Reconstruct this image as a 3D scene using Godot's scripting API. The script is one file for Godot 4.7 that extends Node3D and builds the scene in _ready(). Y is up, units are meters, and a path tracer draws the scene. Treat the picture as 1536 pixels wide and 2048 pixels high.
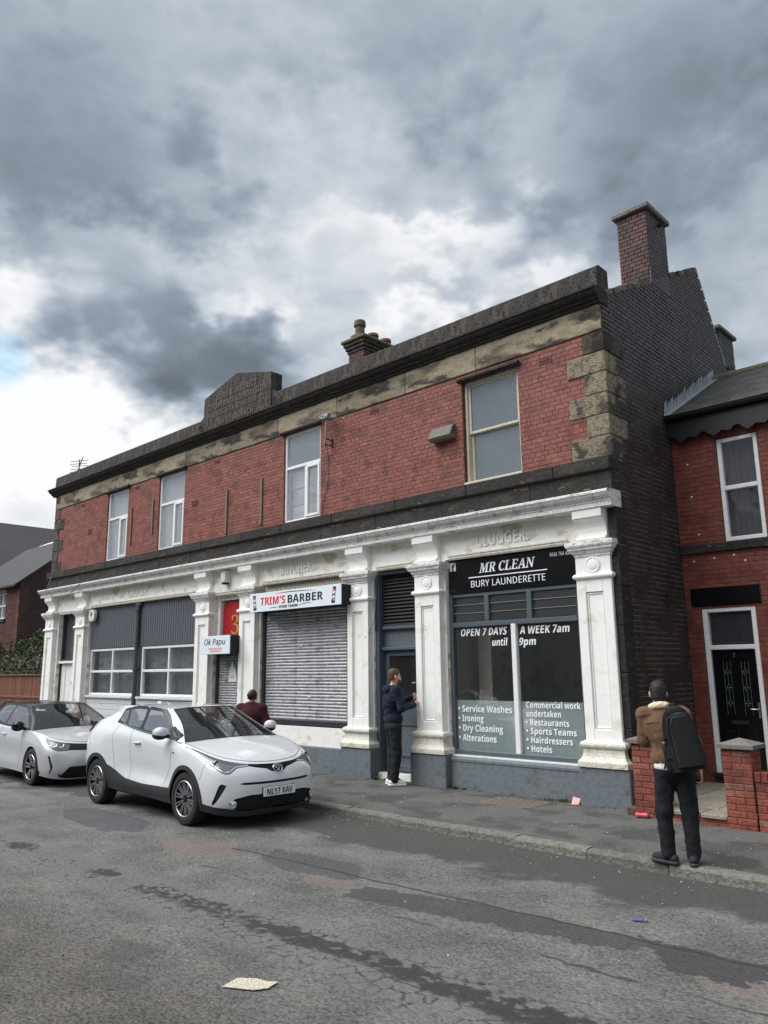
extends Node3D
# A corner parade of Victorian shops on a cloudy day. Camera at x = z = 0, the shop front runs along x near z = -10, the road lies at y = 0.

const EYE := Vector3(0.0, 1.93, 0.0)
const ZB := -10.10           # face of the upper brickwork
const PAVE := 0.10           # pavement height
const XR := -4.98            # right-hand corner of the shop building (plane of its gable)
const XL := -23.4            # left-hand corner
var M := {}                  # materials
var rng := RandomNumberGenerator.new()
var taken := {}

func _ready() -> void:
	rng.seed = 20240417
	# ---------------------------------------------------------------- camera
	var p := deg_to_rad(11.547)
	var yw := deg_to_rad(43.236)
	var rl := deg_to_rad(-0.681)
	var fw := Vector3(-sin(yw) * cos(p), sin(p), -cos(yw) * cos(p))
	var rt := Vector3(cos(yw), 0, -sin(yw))
	var up := rt.cross(fw)
	var cam := Camera3D.new()
	cam.name = "camera"
	cam.fov = rad_to_deg(2.0 * atan(1024.0 / 1547.5))
	cam.far = 900.0
	cam.near = 0.05
	add_child(cam)
	cam.transform = Transform3D(Basis(rt * cos(rl) + up * sin(rl), up * cos(rl) - rt * sin(rl), -fw), EYE)
	cam.current = true
	# ---------------------------------------------------------------- sky, sun, exposure
	var env := Environment.new()
	env.background_mode = Environment.BG_SKY
	var sky := Sky.new()
	var sm := PanoramaSkyMaterial.new()
	sm.panorama = cloud_panorama(rt, fw)
	sm.energy_multiplier = 1.0
	sky.sky_material = sm
	env.sky = sky
	env.background_energy_multiplier = 1.0
	env.tonemap_mode = Environment.TONE_MAPPER_LINEAR
	env.tonemap_exposure = 2.75
	env.sdfgi_enabled = true
	env.ssao_enabled = true
	env.ssil_enabled = true
	var we := WorldEnvironment.new()
	we.name = "environment"
	we.environment = env
	add_child(we)
	var sun := DirectionalLight3D.new()
	sun.name = "sun"
	sun.light_energy = 0.5
	sun.light_angular_distance = 56.0
	sun.light_color = Color(1.0, 0.998, 0.992)
	sun.shadow_enabled = true
	add_child(sun)
	sun.look_at_from_position(Vector3.ZERO, -Vector3(-0.36, 0.82, 0.52), Vector3.UP)
	# ---------------------------------------------------------------- the place
	make_materials()
	make_ground()
	make_shop_building()
	make_terraced_house()
	make_left_background()
	make_opposite_terrace()
	make_garden()
	make_cars()
	make_people()
	make_signs()
	make_fittings()
	make_litter()

# ==================================================================== helpers
func lin(r: float, g: float, b: float) -> Color:
	return Color(r, g, b).linear_to_srgb()

func numbered(called: String) -> String:
	if not taken.has(called):
		taken[called] = 0
		return called
	taken[called] += 1
	return "%s_%03d" % [called, taken[called]]

func thing(called: String, label: String, category: String, at := Vector3.ZERO, turn := 0.0, group := "") -> Node3D:
	var o := Node3D.new()
	o.name = numbered(called)
	add_child(o)
	o.position = at
	o.rotation.y = turn
	o.set_meta("label", label)
	o.set_meta("category", category)
	if group != "":
		o.set_meta("group", group)
	return o

func part(called: String, parent: Node3D) -> Node3D:
	var o := Node3D.new()
	o.name = called
	parent.add_child(o, true)
	return o

# Collects faces. Corners are given anticlockwise as seen from outside.
class MB:
	var v := PackedVector3Array()
	var n := PackedVector3Array()
	var c := PackedColorArray()
	var u := PackedVector2Array()
	var i := PackedInt32Array()
	var col := Color(1, 1, 1)
	var xf := Transform3D.IDENTITY
	func tri(a: Vector3, b: Vector3, d: Vector3) -> void:
		a = xf * a; b = xf * b; d = xf * d
		var nn := (b - a).cross(d - a).normalized()
		var k := v.size()
		v.append(a); v.append(b); v.append(d)
		for q in 3:
			n.append(nn); c.append(col); u.append(Vector2.ZERO)
		i.append(k); i.append(k + 2); i.append(k + 1)
	func quad(a: Vector3, b: Vector3, d: Vector3, e: Vector3) -> void:
		a = xf * a; b = xf * b; d = xf * d; e = xf * e
		var nn := (d - a).cross(e - b).normalized()
		var k := v.size()
		v.append(a); v.append(b); v.append(d); v.append(e)
		for q in 4:
			n.append(nn); c.append(col)
		u.append(Vector2(0, 1)); u.append(Vector2(1, 1)); u.append(Vector2(1, 0)); u.append(Vector2(0, 0))
		i.append(k); i.append(k + 2); i.append(k + 1)
		i.append(k); i.append(k + 3); i.append(k + 2)
	func box(lo: Vector3, hi: Vector3) -> void:
		var x0 := lo.x; var x1 := hi.x; var y0 := lo.y; var y1 := hi.y; var z0 := lo.z; var z1 := hi.z
		quad(Vector3(x0, y0, z1), Vector3(x1, y0, z1), Vector3(x1, y1, z1), Vector3(x0, y1, z1))
		quad(Vector3(x1, y0, z0), Vector3(x0, y0, z0), Vector3(x0, y1, z0), Vector3(x1, y1, z0))
		quad(Vector3(x1, y0, z1), Vector3(x1, y0, z0), Vector3(x1, y1, z0), Vector3(x1, y1, z1))
		quad(Vector3(x0, y0, z0), Vector3(x0, y0, z1), Vector3(x0, y1, z1), Vector3(x0, y1, z0))
		quad(Vector3(x0, y1, z1), Vector3(x1, y1, z1), Vector3(x1, y1, z0), Vector3(x0, y1, z0))
		quad(Vector3(x0, y0, z0), Vector3(x1, y0, z0), Vector3(x1, y0, z1), Vector3(x0, y0, z1))
	# a box with bevelled edges
	func bbox(lo: Vector3, hi: Vector3, b: float) -> void:
		var m := (lo + hi) * 0.5
		var h := (hi - lo) * 0.5
		b = minf(b, minf(h.x, minf(h.y, h.z)) * 0.95)
		var sx := Vector3(h.x, h.y - b, h.z - b)
		var sy := Vector3(h.x - b, h.y, h.z - b)
		var sz := Vector3(h.x - b, h.y - b, h.z)
		for s in [-1.0, 1.0]:
			_face(m, Vector3(s, 0, 0), Vector3(0, 0, -s), Vector3(0, 1, 0), sx)
			_face(m, Vector3(0, s, 0), Vector3(1, 0, 0), Vector3(0, 0, -s), sy)
			_face(m, Vector3(0, 0, s), Vector3(s, 0, 0), Vector3(0, 1, 0), sz)
		for a in [-1.0, 1.0]:
			for d in [-1.0, 1.0]:
				_edge(m + Vector3(sx.x * a, sx.y * d, sx.z), m + Vector3(sy.x * a, sy.y * d, sy.z), m + Vector3(sy.x * a, sy.y * d, -sy.z), m + Vector3(sx.x * a, sx.y * d, -sx.z), a * d < 0)
				_edge(m + Vector3(sx.x * a, sx.y, sx.z * d), m + Vector3(sz.x * a, sz.y, sz.z * d), m + Vector3(sz.x * a, -sz.y, sz.z * d), m + Vector3(sx.x * a, -sx.y, sx.z * d), a * d > 0)
				_edge(m + Vector3(sy.x, sy.y * a, sy.z * d), m + Vector3(sz.x, sz.y * a, sz.z * d), m + Vector3(-sz.x, sz.y * a, sz.z * d), m + Vector3(-sy.x, sy.y * a, sy.z * d), a * d < 0)
				for e in [-1.0, 1.0]:
					var p0 := m + Vector3(sx.x * a, sx.y * d, sx.z * e)
					var p1 := m + Vector3(sy.x * a, sy.y * d, sy.z * e)
					var p2 := m + Vector3(sz.x * a, sz.y * d, sz.z * e)
					if a * d * e > 0: tri(p0, p1, p2)
					else: tri(p0, p2, p1)
	func _face(m: Vector3, nn: Vector3, r: Vector3, up: Vector3, s: Vector3) -> void:
		var o := m + nn * s
		var rr := r * s
		var uu := up * s
		quad(o - rr - uu, o + rr - uu, o + rr + uu, o - rr + uu)
	func _edge(a: Vector3, b: Vector3, d: Vector3, e: Vector3, flip: bool) -> void:
		if flip: quad(a, b, d, e)
		else: quad(e, d, b, a)
	# a closed outline (z, y) anticlockwise seen from +x, swept from x0 to x1
	func sweep_x(prof: PackedVector2Array, x0: float, x1: float, caps := true) -> void:
		var k := prof.size()
		for j in k:
			var a := prof[j]
			var b := prof[(j + 1) % k]
			quad(Vector3(x1, a.y, a.x), Vector3(x0, a.y, a.x), Vector3(x0, b.y, b.x), Vector3(x1, b.y, b.x))
		if caps:
			var t := Geometry2D.triangulate_polygon(prof)
			for j in range(0, t.size(), 3):
				var a := prof[t[j]]; var b := prof[t[j + 1]]; var d := prof[t[j + 2]]
				if (b - a).cross(d - a) > 0:
					var s := b; b = d; d = s
				tri(Vector3(x1, a.y, a.x), Vector3(x1, b.y, b.x), Vector3(x1, d.y, d.x))
				tri(Vector3(x0, a.y, a.x), Vector3(x0, d.y, d.x), Vector3(x0, b.y, b.x))
	# an outline (x, y) given a depth from z0 (back) to z1 (front)
	func slab(poly: PackedVector2Array, z0: float, z1: float) -> void:
		if Geometry2D.is_polygon_clockwise(poly):
			poly = poly.duplicate()
			poly.reverse()
		var k := poly.size()
		for j in k:
			var a := poly[j]
			var b := poly[(j + 1) % k]
			quad(Vector3(a.x, a.y, z1), Vector3(a.x, a.y, z0), Vector3(b.x, b.y, z0), Vector3(b.x, b.y, z1))
		var t := Geometry2D.triangulate_polygon(poly)
		for j in range(0, t.size(), 3):
			var a := poly[t[j]]; var b := poly[t[j + 1]]; var d := poly[t[j + 2]]
			if (b - a).cross(d - a) < 0:
				var s := b; b = d; d = s
			tri(Vector3(a.x, a.y, z1), Vector3(b.x, b.y, z1), Vector3(d.x, d.y, z1))
			tri(Vector3(a.x, a.y, z0), Vector3(d.x, d.y, z0), Vector3(b.x, b.y, z0))
	# rectangular rings: width and face stand out by prof[k].x at height prof[k].y; open at the back
	func moulded(cx: float, hw: float, zf: float, zb: float, prof: Array) -> void:
		for k in prof.size() - 1:
			var a: Vector2 = prof[k]
			var b: Vector2 = prof[k + 1]
			quad(Vector3(cx - hw - a.x, a.y, zf + a.x), Vector3(cx + hw + a.x, a.y, zf + a.x), Vector3(cx + hw + b.x, b.y, zf + b.x), Vector3(cx - hw - b.x, b.y, zf + b.x))
			quad(Vector3(cx + hw + a.x, a.y, zf + a.x), Vector3(cx + hw + a.x, a.y, zb), Vector3(cx + hw + b.x, b.y, zb), Vector3(cx + hw + b.x, b.y, zf + b.x))
			quad(Vector3(cx - hw - a.x, a.y, zb), Vector3(cx - hw - a.x, a.y, zf + a.x), Vector3(cx - hw - b.x, b.y, zf + b.x), Vector3(cx - hw - b.x, b.y, zb))
		var t: Vector2 = prof[prof.size() - 1]
		quad(Vector3(cx - hw - t.x, t.y, zf + t.x), Vector3(cx + hw + t.x, t.y, zf + t.x), Vector3(cx + hw + t.x, t.y, zb), Vector3(cx - hw - t.x, t.y, zb))
		t = prof[0]
		quad(Vector3(cx - hw - t.x, t.y, zb), Vector3(cx + hw + t.x, t.y, zb), Vector3(cx + hw + t.x, t.y, zf + t.x), Vector3(cx - hw - t.x, t.y, zf + t.x))
	# smooth tube along points
	func tube(pts: Array, r: float, sides := 8, caps := true, r_end := -1.0) -> void:
		var m := pts.size()
		var k0 := v.size()
		var prev_x := Vector3.ZERO
		for j in m:
			var d: Vector3 = (pts[mini(j + 1, m - 1)] - pts[maxi(j - 1, 0)]).normalized()
			var x := prev_x
			if j == 0: x = d.cross(Vector3.UP if absf(d.y) < 0.9 else Vector3.RIGHT).normalized()
			else: x = (prev_x - d * prev_x.dot(d)).normalized()
			prev_x = x
			var y := d.cross(x)
			var rr := r if r_end < 0 else lerpf(r, r_end, float(j) / maxf(1, m - 1))
			for s in sides:
				var a := TAU * s / sides
				var nn := x * cos(a) + y * sin(a)
				v.append(xf * (pts[j] + nn * rr)); n.append((xf.basis * nn).normalized()); c.append(col); u.append(Vector2.ZERO)
		for j in m - 1:
			for s in sides:
				var a := k0 + j * sides + s
				var b := k0 + j * sides + (s + 1) % sides
				i.append(a); i.append(a + sides); i.append(b)
				i.append(b); i.append(a + sides); i.append(b + sides)
		if caps:
			for e in 2:
				var j := 0 if e == 0 else m - 1
				var q: Vector3 = pts[j]
				for s in sides:
					var w0 := v[k0 + j * sides + s]
					var w1 := v[k0 + j * sides + (s + 1) % sides]
					var keep := xf
					xf = Transform3D.IDENTITY
					if e == 0: tri(keep * q, w1, w0)
					else: tri(keep * q, w0, w1)
					xf = keep
	# turned shape about an axis through "at"; prof = (radius, height) from bottom to top
	func lathe(at: Vector3, prof: Array, sides := 24, axis := Vector3.UP) -> void:
		var x := axis.cross(Vector3.RIGHT if absf(axis.x) < 0.9 else Vector3.FORWARD).normalized()
		var y := x.cross(axis)
		for k in prof.size() - 1:
			var a: Vector2 = prof[k]
			var b: Vector2 = prof[k + 1]
			var slope := Vector2(b.y - a.y, a.x - b.x).normalized()
			var k0 := v.size()
			for s in sides + 1:
				var t := TAU * s / sides
				var dir := x * cos(t) - y * sin(t)
				var nn := (xf.basis * (dir * slope.x + axis * slope.y)).normalized()
				v.append(xf * (at + dir * a.x + axis * a.y)); n.append(nn); c.append(col); u.append(Vector2.ZERO)
				v.append(xf * (at + dir * b.x + axis * b.y)); n.append(nn); c.append(col); u.append(Vector2.ZERO)
			for s in sides:
				var q := k0 + s * 2
				i.append(q); i.append(q + 3); i.append(q + 2)
				i.append(q); i.append(q + 1); i.append(q + 3)
	func mesh(mat: Material) -> ArrayMesh:
		var a := []
		a.resize(Mesh.ARRAY_MAX)
		a[Mesh.ARRAY_VERTEX] = v
		a[Mesh.ARRAY_NORMAL] = n
		a[Mesh.ARRAY_COLOR] = c
		a[Mesh.ARRAY_TEX_UV] = u
		a[Mesh.ARRAY_INDEX] = i
		var m := ArrayMesh.new()
		m.add_surface_from_arrays(Mesh.PRIMITIVE_TRIANGLES, a)
		m.surface_set_material(0, mat)
		return m

func put(called: String, mb: MB, mat: Material, parent: Node3D = null) -> MeshInstance3D:
	return put_mesh(called, mb.mesh(mat), parent)

func put_mesh(called: String, mesh: Mesh, parent: Node3D = null) -> MeshInstance3D:
	var o := MeshInstance3D.new()
	o.mesh = mesh
	if parent == null:
		o.name = numbered(called)
		add_child(o)
	else:
		o.name = called
		parent.add_child(o, true)
	return o

func tag(o: Node, label: String, category: String, group := "") -> Node:
	o.set_meta("label", label)
	o.set_meta("category", category)
	if group != "":
		o.set_meta("group", group)
	return o

func setting(o: Node) -> Node:
	o.set_meta("kind", "structure")
	return o

func put_box(called: String, lo: Vector3, hi: Vector3, mat: Material, parent: Node3D = null, bevel := 0.0) -> MeshInstance3D:
	var m := MB.new()
	if bevel > 0.0: m.bbox(lo, hi, bevel)
	else: m.box(lo, hi)
	return put(called, m, mat, parent)

# wall slab in the plane z with rectangular holes: boxes between the holes' edges
func holed(m: MB, r: Rect2, holes: Array, z0: float, z1: float) -> void:
	var xs := [r.position.x, r.end.x]
	var ys := [r.position.y, r.end.y]
	for h: Rect2 in holes:
		for q in [h.position.x, h.end.x]:
			if q > r.position.x and q < r.end.x and not xs.has(q): xs.append(q)
		for q in [h.position.y, h.end.y]:
			if q > r.position.y and q < r.end.y and not ys.has(q): ys.append(q)
	xs.sort()
	ys.sort()
	for b in xs.size() - 1:
		var start := -1.0
		var open := false
		for a in ys.size():
			var solid := false
			if a < ys.size() - 1:
				var mid := Vector2((xs[b] + xs[b + 1]) * 0.5, (ys[a] + ys[a + 1]) * 0.5)
				solid = true
				for h: Rect2 in holes:
					if h.has_point(mid): solid = false
			if solid and not open:
				open = true
				start = ys[a]
			elif not solid and open:
				open = false
				m.box(Vector3(xs[b], start, z0), Vector3(xs[b + 1], ys[a], z1))

# Bricks laid on a plane: o + u*s + up*t, standing out along nrm. span(t) gives the intervals of s that are wall at height t.
# The bricks that show largest become parts of their own, the others one joined part.
func lay_bricks(parent: Node3D, called: String, mat: Material, o: Vector3, u: Vector3, nrm: Vector3, h: float, span: Callable, tones: Array, opt := {}) -> void:
	var course: float = opt.get("course", 0.075)
	var length: float = opt.get("length", 0.225)
	var joint: float = opt.get("joint", 0.008)
	var proud: float = opt.get("proud", 0.008)
	var limit: int = opt.get("limit", 300)
	var header_every: int = opt.get("header_every", 4)
	var phase: float = opt.get("phase", 0.0)
	var list := []
	var rows := int(ceil(h / course - 0.001))
	for r in rows:
		var t0 := r * course
		var t1 := minf(t0 + course, h)
		if t1 - t0 < 0.02: continue
		var head := header_every > 0 and (r % header_every) == header_every - 1
		var L := length * 0.5 if head else length
		var shift := (length * 0.25 if head else (0.0 if r % 2 == 0 else length * 0.5)) + phase
		for iv in span.call((t0 + t1) * 0.5):
			var a: float = iv.x
			var b: float = iv.y
			var k := floorf((a - shift) / L)
			while shift + k * L < b - 0.012:
				var s0 := maxf(shift + k * L, a)
				var s1 := minf(shift + (k + 1) * L, b)
				k += 1
				if s1 - s0 < 0.025: continue
				list.append([s0 + joint * 0.5, s1 - joint * 0.5, t0 + joint * 0.5, t1 - joint * 0.5, rng.randf(), rng.randf()])
	for q in list:
		var mid: Vector3 = o + u * ((q[0] + q[1]) * 0.5) + Vector3.UP * ((q[2] + q[3]) * 0.5)
		q.append(mid.distance_squared_to(EYE))
	if limit > 0 and list.size() > limit:
		list.sort_custom(func(x, y): return x[6] < y[6])
	var rest := MB.new()
	var bas := Basis(u, Vector3.UP, nrm)
	var cache := {}
	for j in list.size():
		var q: Array = list[j]
		var tone: Color = tones[int(q[4] * tones.size()) % tones.size()]
		var out: float = proud + (q[5] - 0.5) * 0.004
		var mid: Vector3 = o + u * ((q[0] + q[1]) * 0.5) + Vector3.UP * ((q[2] + q[3]) * 0.5)
		var w: float = q[1] - q[0]
		var hh: float = q[3] - q[2]
		if j < limit:
			var key := "%d_%d_%s" % [roundi(w * 500), roundi(hh * 500), tone.to_html()]
			if not cache.has(key):
				var m := MB.new()
				m.col = tone
				brick_faces(m, w, hh, 0.02)
				cache[key] = m.mesh(mat)
			var b := put_mesh(called, cache[key], parent)
			b.transform = Transform3D(bas, mid + nrm * out)
		else:
			rest.col = tone
			rest.xf = Transform3D(bas, mid + nrm * out)
			brick_faces(rest, w, hh, 0.02)
	if rest.v.size() > 0:
		var o2 := put(called + "work", rest, mat, parent)
		o2.set_meta("kind", "stuff")

# brick centred on its face, the face at z = 0, open behind, with a small arris
func brick_faces(m: MB, w: float, h: float, d: float) -> void:
	var x := w * 0.5
	var y := h * 0.5
	var b := 0.004
	var a0 := Vector3(-x + b, -y + b, 0); var a1 := Vector3(x - b, -y + b, 0); var a2 := Vector3(x - b, y - b, 0); var a3 := Vector3(-x + b, y - b, 0)
	var b0 := Vector3(-x, -y, -b); var b1 := Vector3(x, -y, -b); var b2 := Vector3(x, y, -b); var b3 := Vector3(-x, y, -b)
	var z := Vector3(0, 0, -d)
	m.quad(a0, a1, a2, a3)
	m.quad(b0, b1, a1, a0); m.quad(b1, b2, a2, a1); m.quad(b2, b3, a3, a2); m.quad(b3, b0, a0, a3)
	m.quad(b0 + z, b1 + z, b1, b0); m.quad(b1 + z, b2 + z, b2, b1); m.quad(b2 + z, b3 + z, b3, b2); m.quad(b3 + z, b0 + z, b0, b3)

# intervals of s in [a, b] that are outside the holes (Rect2 in s, t) at height t
func spans(a: float, b: float, holes: Array, t: float) -> Array:
	var out := [Vector2(a, b)]
	for h: Rect2 in holes:
		if t <= h.position.y or t >= h.end.y: continue
		var nxt := []
		for iv in out:
			if h.end.x <= iv.x or h.position.x >= iv.y:
				nxt.append(iv)
				continue
			if h.position.x > iv.x: nxt.append(Vector2(iv.x, h.position.x))
			if h.end.x < iv.y: nxt.append(Vector2(h.end.x, iv.y))
		out = nxt
	return out

# lettering as a solid mesh; facing +z, its middle (or left edge) at the origin; shear slants it
func letters(called: String, text: String, height: float, mat: Material, parent: Node3D, at: Vector3, opt := {}) -> MeshInstance3D:
	var f := SystemFont.new()
	f.font_names = PackedStringArray([opt.get("font", "Droid Sans")])
	f.font_weight = opt.get("weight", 400)
	var t := TextMesh.new()
	t.font = f
	t.text = text
	t.font_size = 64
	t.pixel_size = 0.01
	t.depth = 0.05
	t.curve_step = 2.0
	t.horizontal_alignment = HORIZONTAL_ALIGNMENT_CENTER
	var arr := t.get_mesh_arrays()
	var v: PackedVector3Array = arr[Mesh.ARRAY_VERTEX]
	var lo := Vector2(1e9, 1e9)
	var hi := Vector2(-1e9, -1e9)
	for q in v:
		lo = Vector2(minf(lo.x, q.x), minf(lo.y, q.y))
		hi = Vector2(maxf(hi.x, q.x), maxf(hi.y, q.y))
	# cap height: scale from a capital's share of the font
	var k: float = height / (0.64 * 0.714)
	var kx: float = k * opt.get("stretch", 1.0)
	if opt.has("width"): kx = opt.width / (hi.x - lo.x)
	var ox := (lo.x + hi.x) * 0.5
	if opt.get("align", 0) < 0: ox = lo.x
	elif opt.get("align", 0) > 0: ox = hi.x
	var base := 0.0
	# the baseline: bottom of the text without descenders
	var desc := 0.0
	for ch in "gjpqy,Q":
		if text.contains(ch): desc = 1.0
	base = lo.y + (0.64 * 0.21 if desc > 0 else 0.0)
	if opt.has("base"): base = lo.y + 0.64 * float(opt.base)
	var sh: float = opt.get("shear", 0.0)
	var depth: float = opt.get("depth", 0.003)
	for q in v.size():
		var x := (v[q].x - ox) * kx
		var y := (v[q].y - base) * k
		v[q] = Vector3(x + y * sh, y, (v[q].z + 0.025) / 0.05 * depth)
	arr[Mesh.ARRAY_VERTEX] = v
	var clean := []
	clean.resize(Mesh.ARRAY_MAX)
	clean[Mesh.ARRAY_VERTEX] = v
	clean[Mesh.ARRAY_NORMAL] = arr[Mesh.ARRAY_NORMAL]
	clean[Mesh.ARRAY_INDEX] = arr[Mesh.ARRAY_INDEX]
	var m := ArrayMesh.new()
	m.add_surface_from_arrays(Mesh.PRIMITIVE_TRIANGLES, clean)
	m.surface_set_material(0, mat)
	var o := put_mesh(called, m, parent)
	o.position = at
	return o

# ==================================================================== sky
func cloud_panorama(rt: Vector3, fw: Vector3) -> ImageTexture:
	# broad masses of cloud, placed by direction: where in the photograph, half-sizes, change of brightness
	var up := rt.cross(fw)
	var masses := [
		[330, 690, 250, 95, -0.27], [500, 740, 150, 80, -0.16], [130, 620, 120, 50, -0.10], [430, 800, 180, 60, -0.12], [60, 280, 230, 110, -0.17], [260, 390, 150, 60, -0.12], [150, 120, 260, 90, -0.09], [330, 540, 100, 30, -0.06],
		[1190, 370, 150, 70, -0.13], [1450, 100, 130, 80, -0.17], [1290, 220, 110, 60, -0.08], [950, 535, 130, 30, -0.15], [1450, 560, 220, 240, -0.10], [1380, 330, 120, 90, -0.08], [880, 90, 200, 80, -0.07], [1100, 130, 200, 90, -0.04], [1080, 450, 120, 35, -0.06],
		[20, 590, 100, 40, 0.40], [20, 860, 150, 110, 0.52], [230, 900, 150, 60, 0.36], [60, 700, 70, 30, 0.22], [500, 600, 90, 34, 0.27], [590, 640, 50, 26, 0.26], [700, 500, 200, 55, 0.15], [940, 470, 110, 28, 0.26], [840, 610, 120, 36, 0.30], [1080, 575, 120, 34, 0.20], [640, 300, 200, 80, 0.05], [420, 520, 120, 34, 0.12], [660, 730, 80, 40, 0.14], [-200, 880, 260, 200, 0.25], [1010, 520, 60, 22, 0.16],
	]
	var LW := 720
	var LH := 180
	var low := PackedFloat32Array()
	low.resize(LW * LH)
	var broad := FastNoiseLite.new()
	broad.seed = 11
	broad.frequency = 1.0
	broad.fractal_octaves = 3
	var at := []
	for b in masses:
		var d: Vector3 = (fw + rt * ((b[0] - 768.0) / 1547.5) - up * ((b[1] - 1024.0) / 1547.5)).normalized()
		at.append([rad_to_deg(atan2(d.x, -d.z)), rad_to_deg(asin(d.y)), b[2] / 27.0 / d.dot(fw), b[3] / 27.0 / d.dot(fw), b[4]])
	for y in LH:
		var el := 90.0 - (y + 0.5) * 90.0 / LH
		for x in LW:
			var az := wrapf((x + 0.5) * 360.0 / LW, -180.0, 180.0)
			var dir := Vector3(sin(deg_to_rad(az)) * cos(deg_to_rad(el)), sin(deg_to_rad(el)), -cos(deg_to_rad(az)) * cos(deg_to_rad(el)))
			var s := 0.50 + 0.09 * broad.get_noise_3dv(dir * 1.6 + Vector3(0, dir.y, 0))
			for b in at:
				var ex: float = (wrapf(az - b[0], -180.0, 180.0)) * cos(deg_to_rad(el)) / b[2]
				if absf(ex) > 2.6: continue
				var ey: float = (el - b[1]) / b[3]
				var q := ex * ex + ey * ey
				if q < 6.5: s += b[4] * exp(-q * 0.8)
			low[y * LW + x] = s
	var W := 3072
	var H := 1536
	var n1 := FastNoiseLite.new()
	n1.seed = 5
	n1.noise_type = FastNoiseLite.TYPE_SIMPLEX_SMOOTH
	n1.frequency = 1.0
	n1.fractal_octaves = 6
	n1.fractal_gain = 0.63
	var n2 := FastNoiseLite.new()
	n2.seed = 77
	n2.noise_type = FastNoiseLite.TYPE_SIMPLEX_SMOOTH
	n2.frequency = 1.0
	n2.fractal_octaves = 4
	# a small gap low on the left where blue shows through
	var gap := (fw + rt * ((0.0 - 768.0) / 1547.5) - up * ((700.0 - 1024.0) / 1547.5)).normalized()
	var rows := []
	rows.resize(16)
	parallel(16, func(ci: int) -> void:
		var bytes := PackedFloat32Array()
		bytes.resize(W * H / 16 * 3)
		for yy in H / 16:
			var y := ci * (H / 16) + yy
			var el := PI * 0.5 - (y + 0.5) * PI / H
			for x in W:
				var k := (yy * W + x) * 3
				if el < 0.0:
					bytes[k] = 0.05; bytes[k + 1] = 0.05; bytes[k + 2] = 0.05
					continue
				var az := (x + 0.5) * TAU / W
				# the part of the sky behind the camera is worked out at a third of the detail
				if x % 3 > 0 and az > 0.12 and az < 4.66:
					bytes[k] = bytes[k - 3]; bytes[k + 1] = bytes[k - 2]; bytes[k + 2] = bytes[k - 1]
					continue
				var ce := cos(el)
				var d := Vector3(sin(az) * ce, sin(el), -cos(az) * ce)
				var q := Vector3(d.x, d.y * 1.7, d.z)
				var a := n1.get_noise_3dv(q * 4.2)
				var b := n2.get_noise_3dv(q * 9.0 + Vector3(9, 3, 1))
				# look the masses up at a place pushed about by the finer billows
				var fx := fposmod(x * LW / float(W) + b * 12.0 + a * 6.0, LW)
				var fy := clampf(y * 2.0 * LH / float(H) + a * 10.0 - b * 5.0, 0, LH - 1.01)
				var ix := int(fx)
				var iy := int(fy)
				var tx := fx - ix
				var ty := fy - iy
				var i1 := (ix + 1) % LW
				ix = ix % LW
				var s := lerpf(lerpf(low[iy * LW + ix], low[iy * LW + i1], tx), lerpf(low[(iy + 1) * LW + ix], low[(iy + 1) * LW + i1], tx), ty)
				s += a * 0.15 + (0.28 - absf(b)) * 0.11
				s = s if s > 0.30 else 0.30 - (0.30 - s) * 0.6
				s = clampf(s * 1.17, 0.15, 0.99)
				var blue := smoothstep(0.9992, 0.9999, d.dot(gap) + a * 0.0006 + b * 0.0003)
				# thin cloud is near white, thick cloud blue-grey
				var w := smoothstep(0.25, 0.92, s)
				s = s / 2.75
				bytes[k] = s * lerpf(0.82, 0.98, w) * (1.0 - 0.34 * blue)
				bytes[k + 1] = s * lerpf(0.98, 1.0, w) * (1.0 - 0.14 * blue)
				bytes[k + 2] = s * lerpf(1.19, 1.035, w)
		rows[ci] = bytes.to_byte_array())
	var bytes := PackedByteArray()
	for r in rows: bytes.append_array(r)
	var img := Image.create_from_data(W, H, false, Image.FORMAT_RGBF, bytes)
	return ImageTexture.create_from_image(img)

# ==================================================================== materials
func noise(seed_: int, freq: float, oct := 4, kind := FastNoiseLite.TYPE_SIMPLEX_SMOOTH) -> FastNoiseLite:
	var f := FastNoiseLite.new()
	f.seed = seed_
	f.frequency = freq
	f.noise_type = kind
	f.fractal_octaves = oct
	return f

func warped(seed_: int, freq: float, oct: int, amount: float) -> FastNoiseLite:
	var f := noise(seed_, freq, oct)
	f.domain_warp_enabled = true
	f.domain_warp_amplitude = amount
	f.domain_warp_frequency = freq * 1.6
	f.domain_warp_fractal_octaves = 4
	return f

func field(f: FastNoiseLite, w: int, h: int) -> PackedByteArray:
	var im := f.get_seamless_image(w, h, false, false, 0.12)
	im.convert(Image.FORMAT_L8)
	return im.get_data()

func rgb8(r: int, g: int, b: int) -> Color:
	return Color8(r, g, b)

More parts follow.
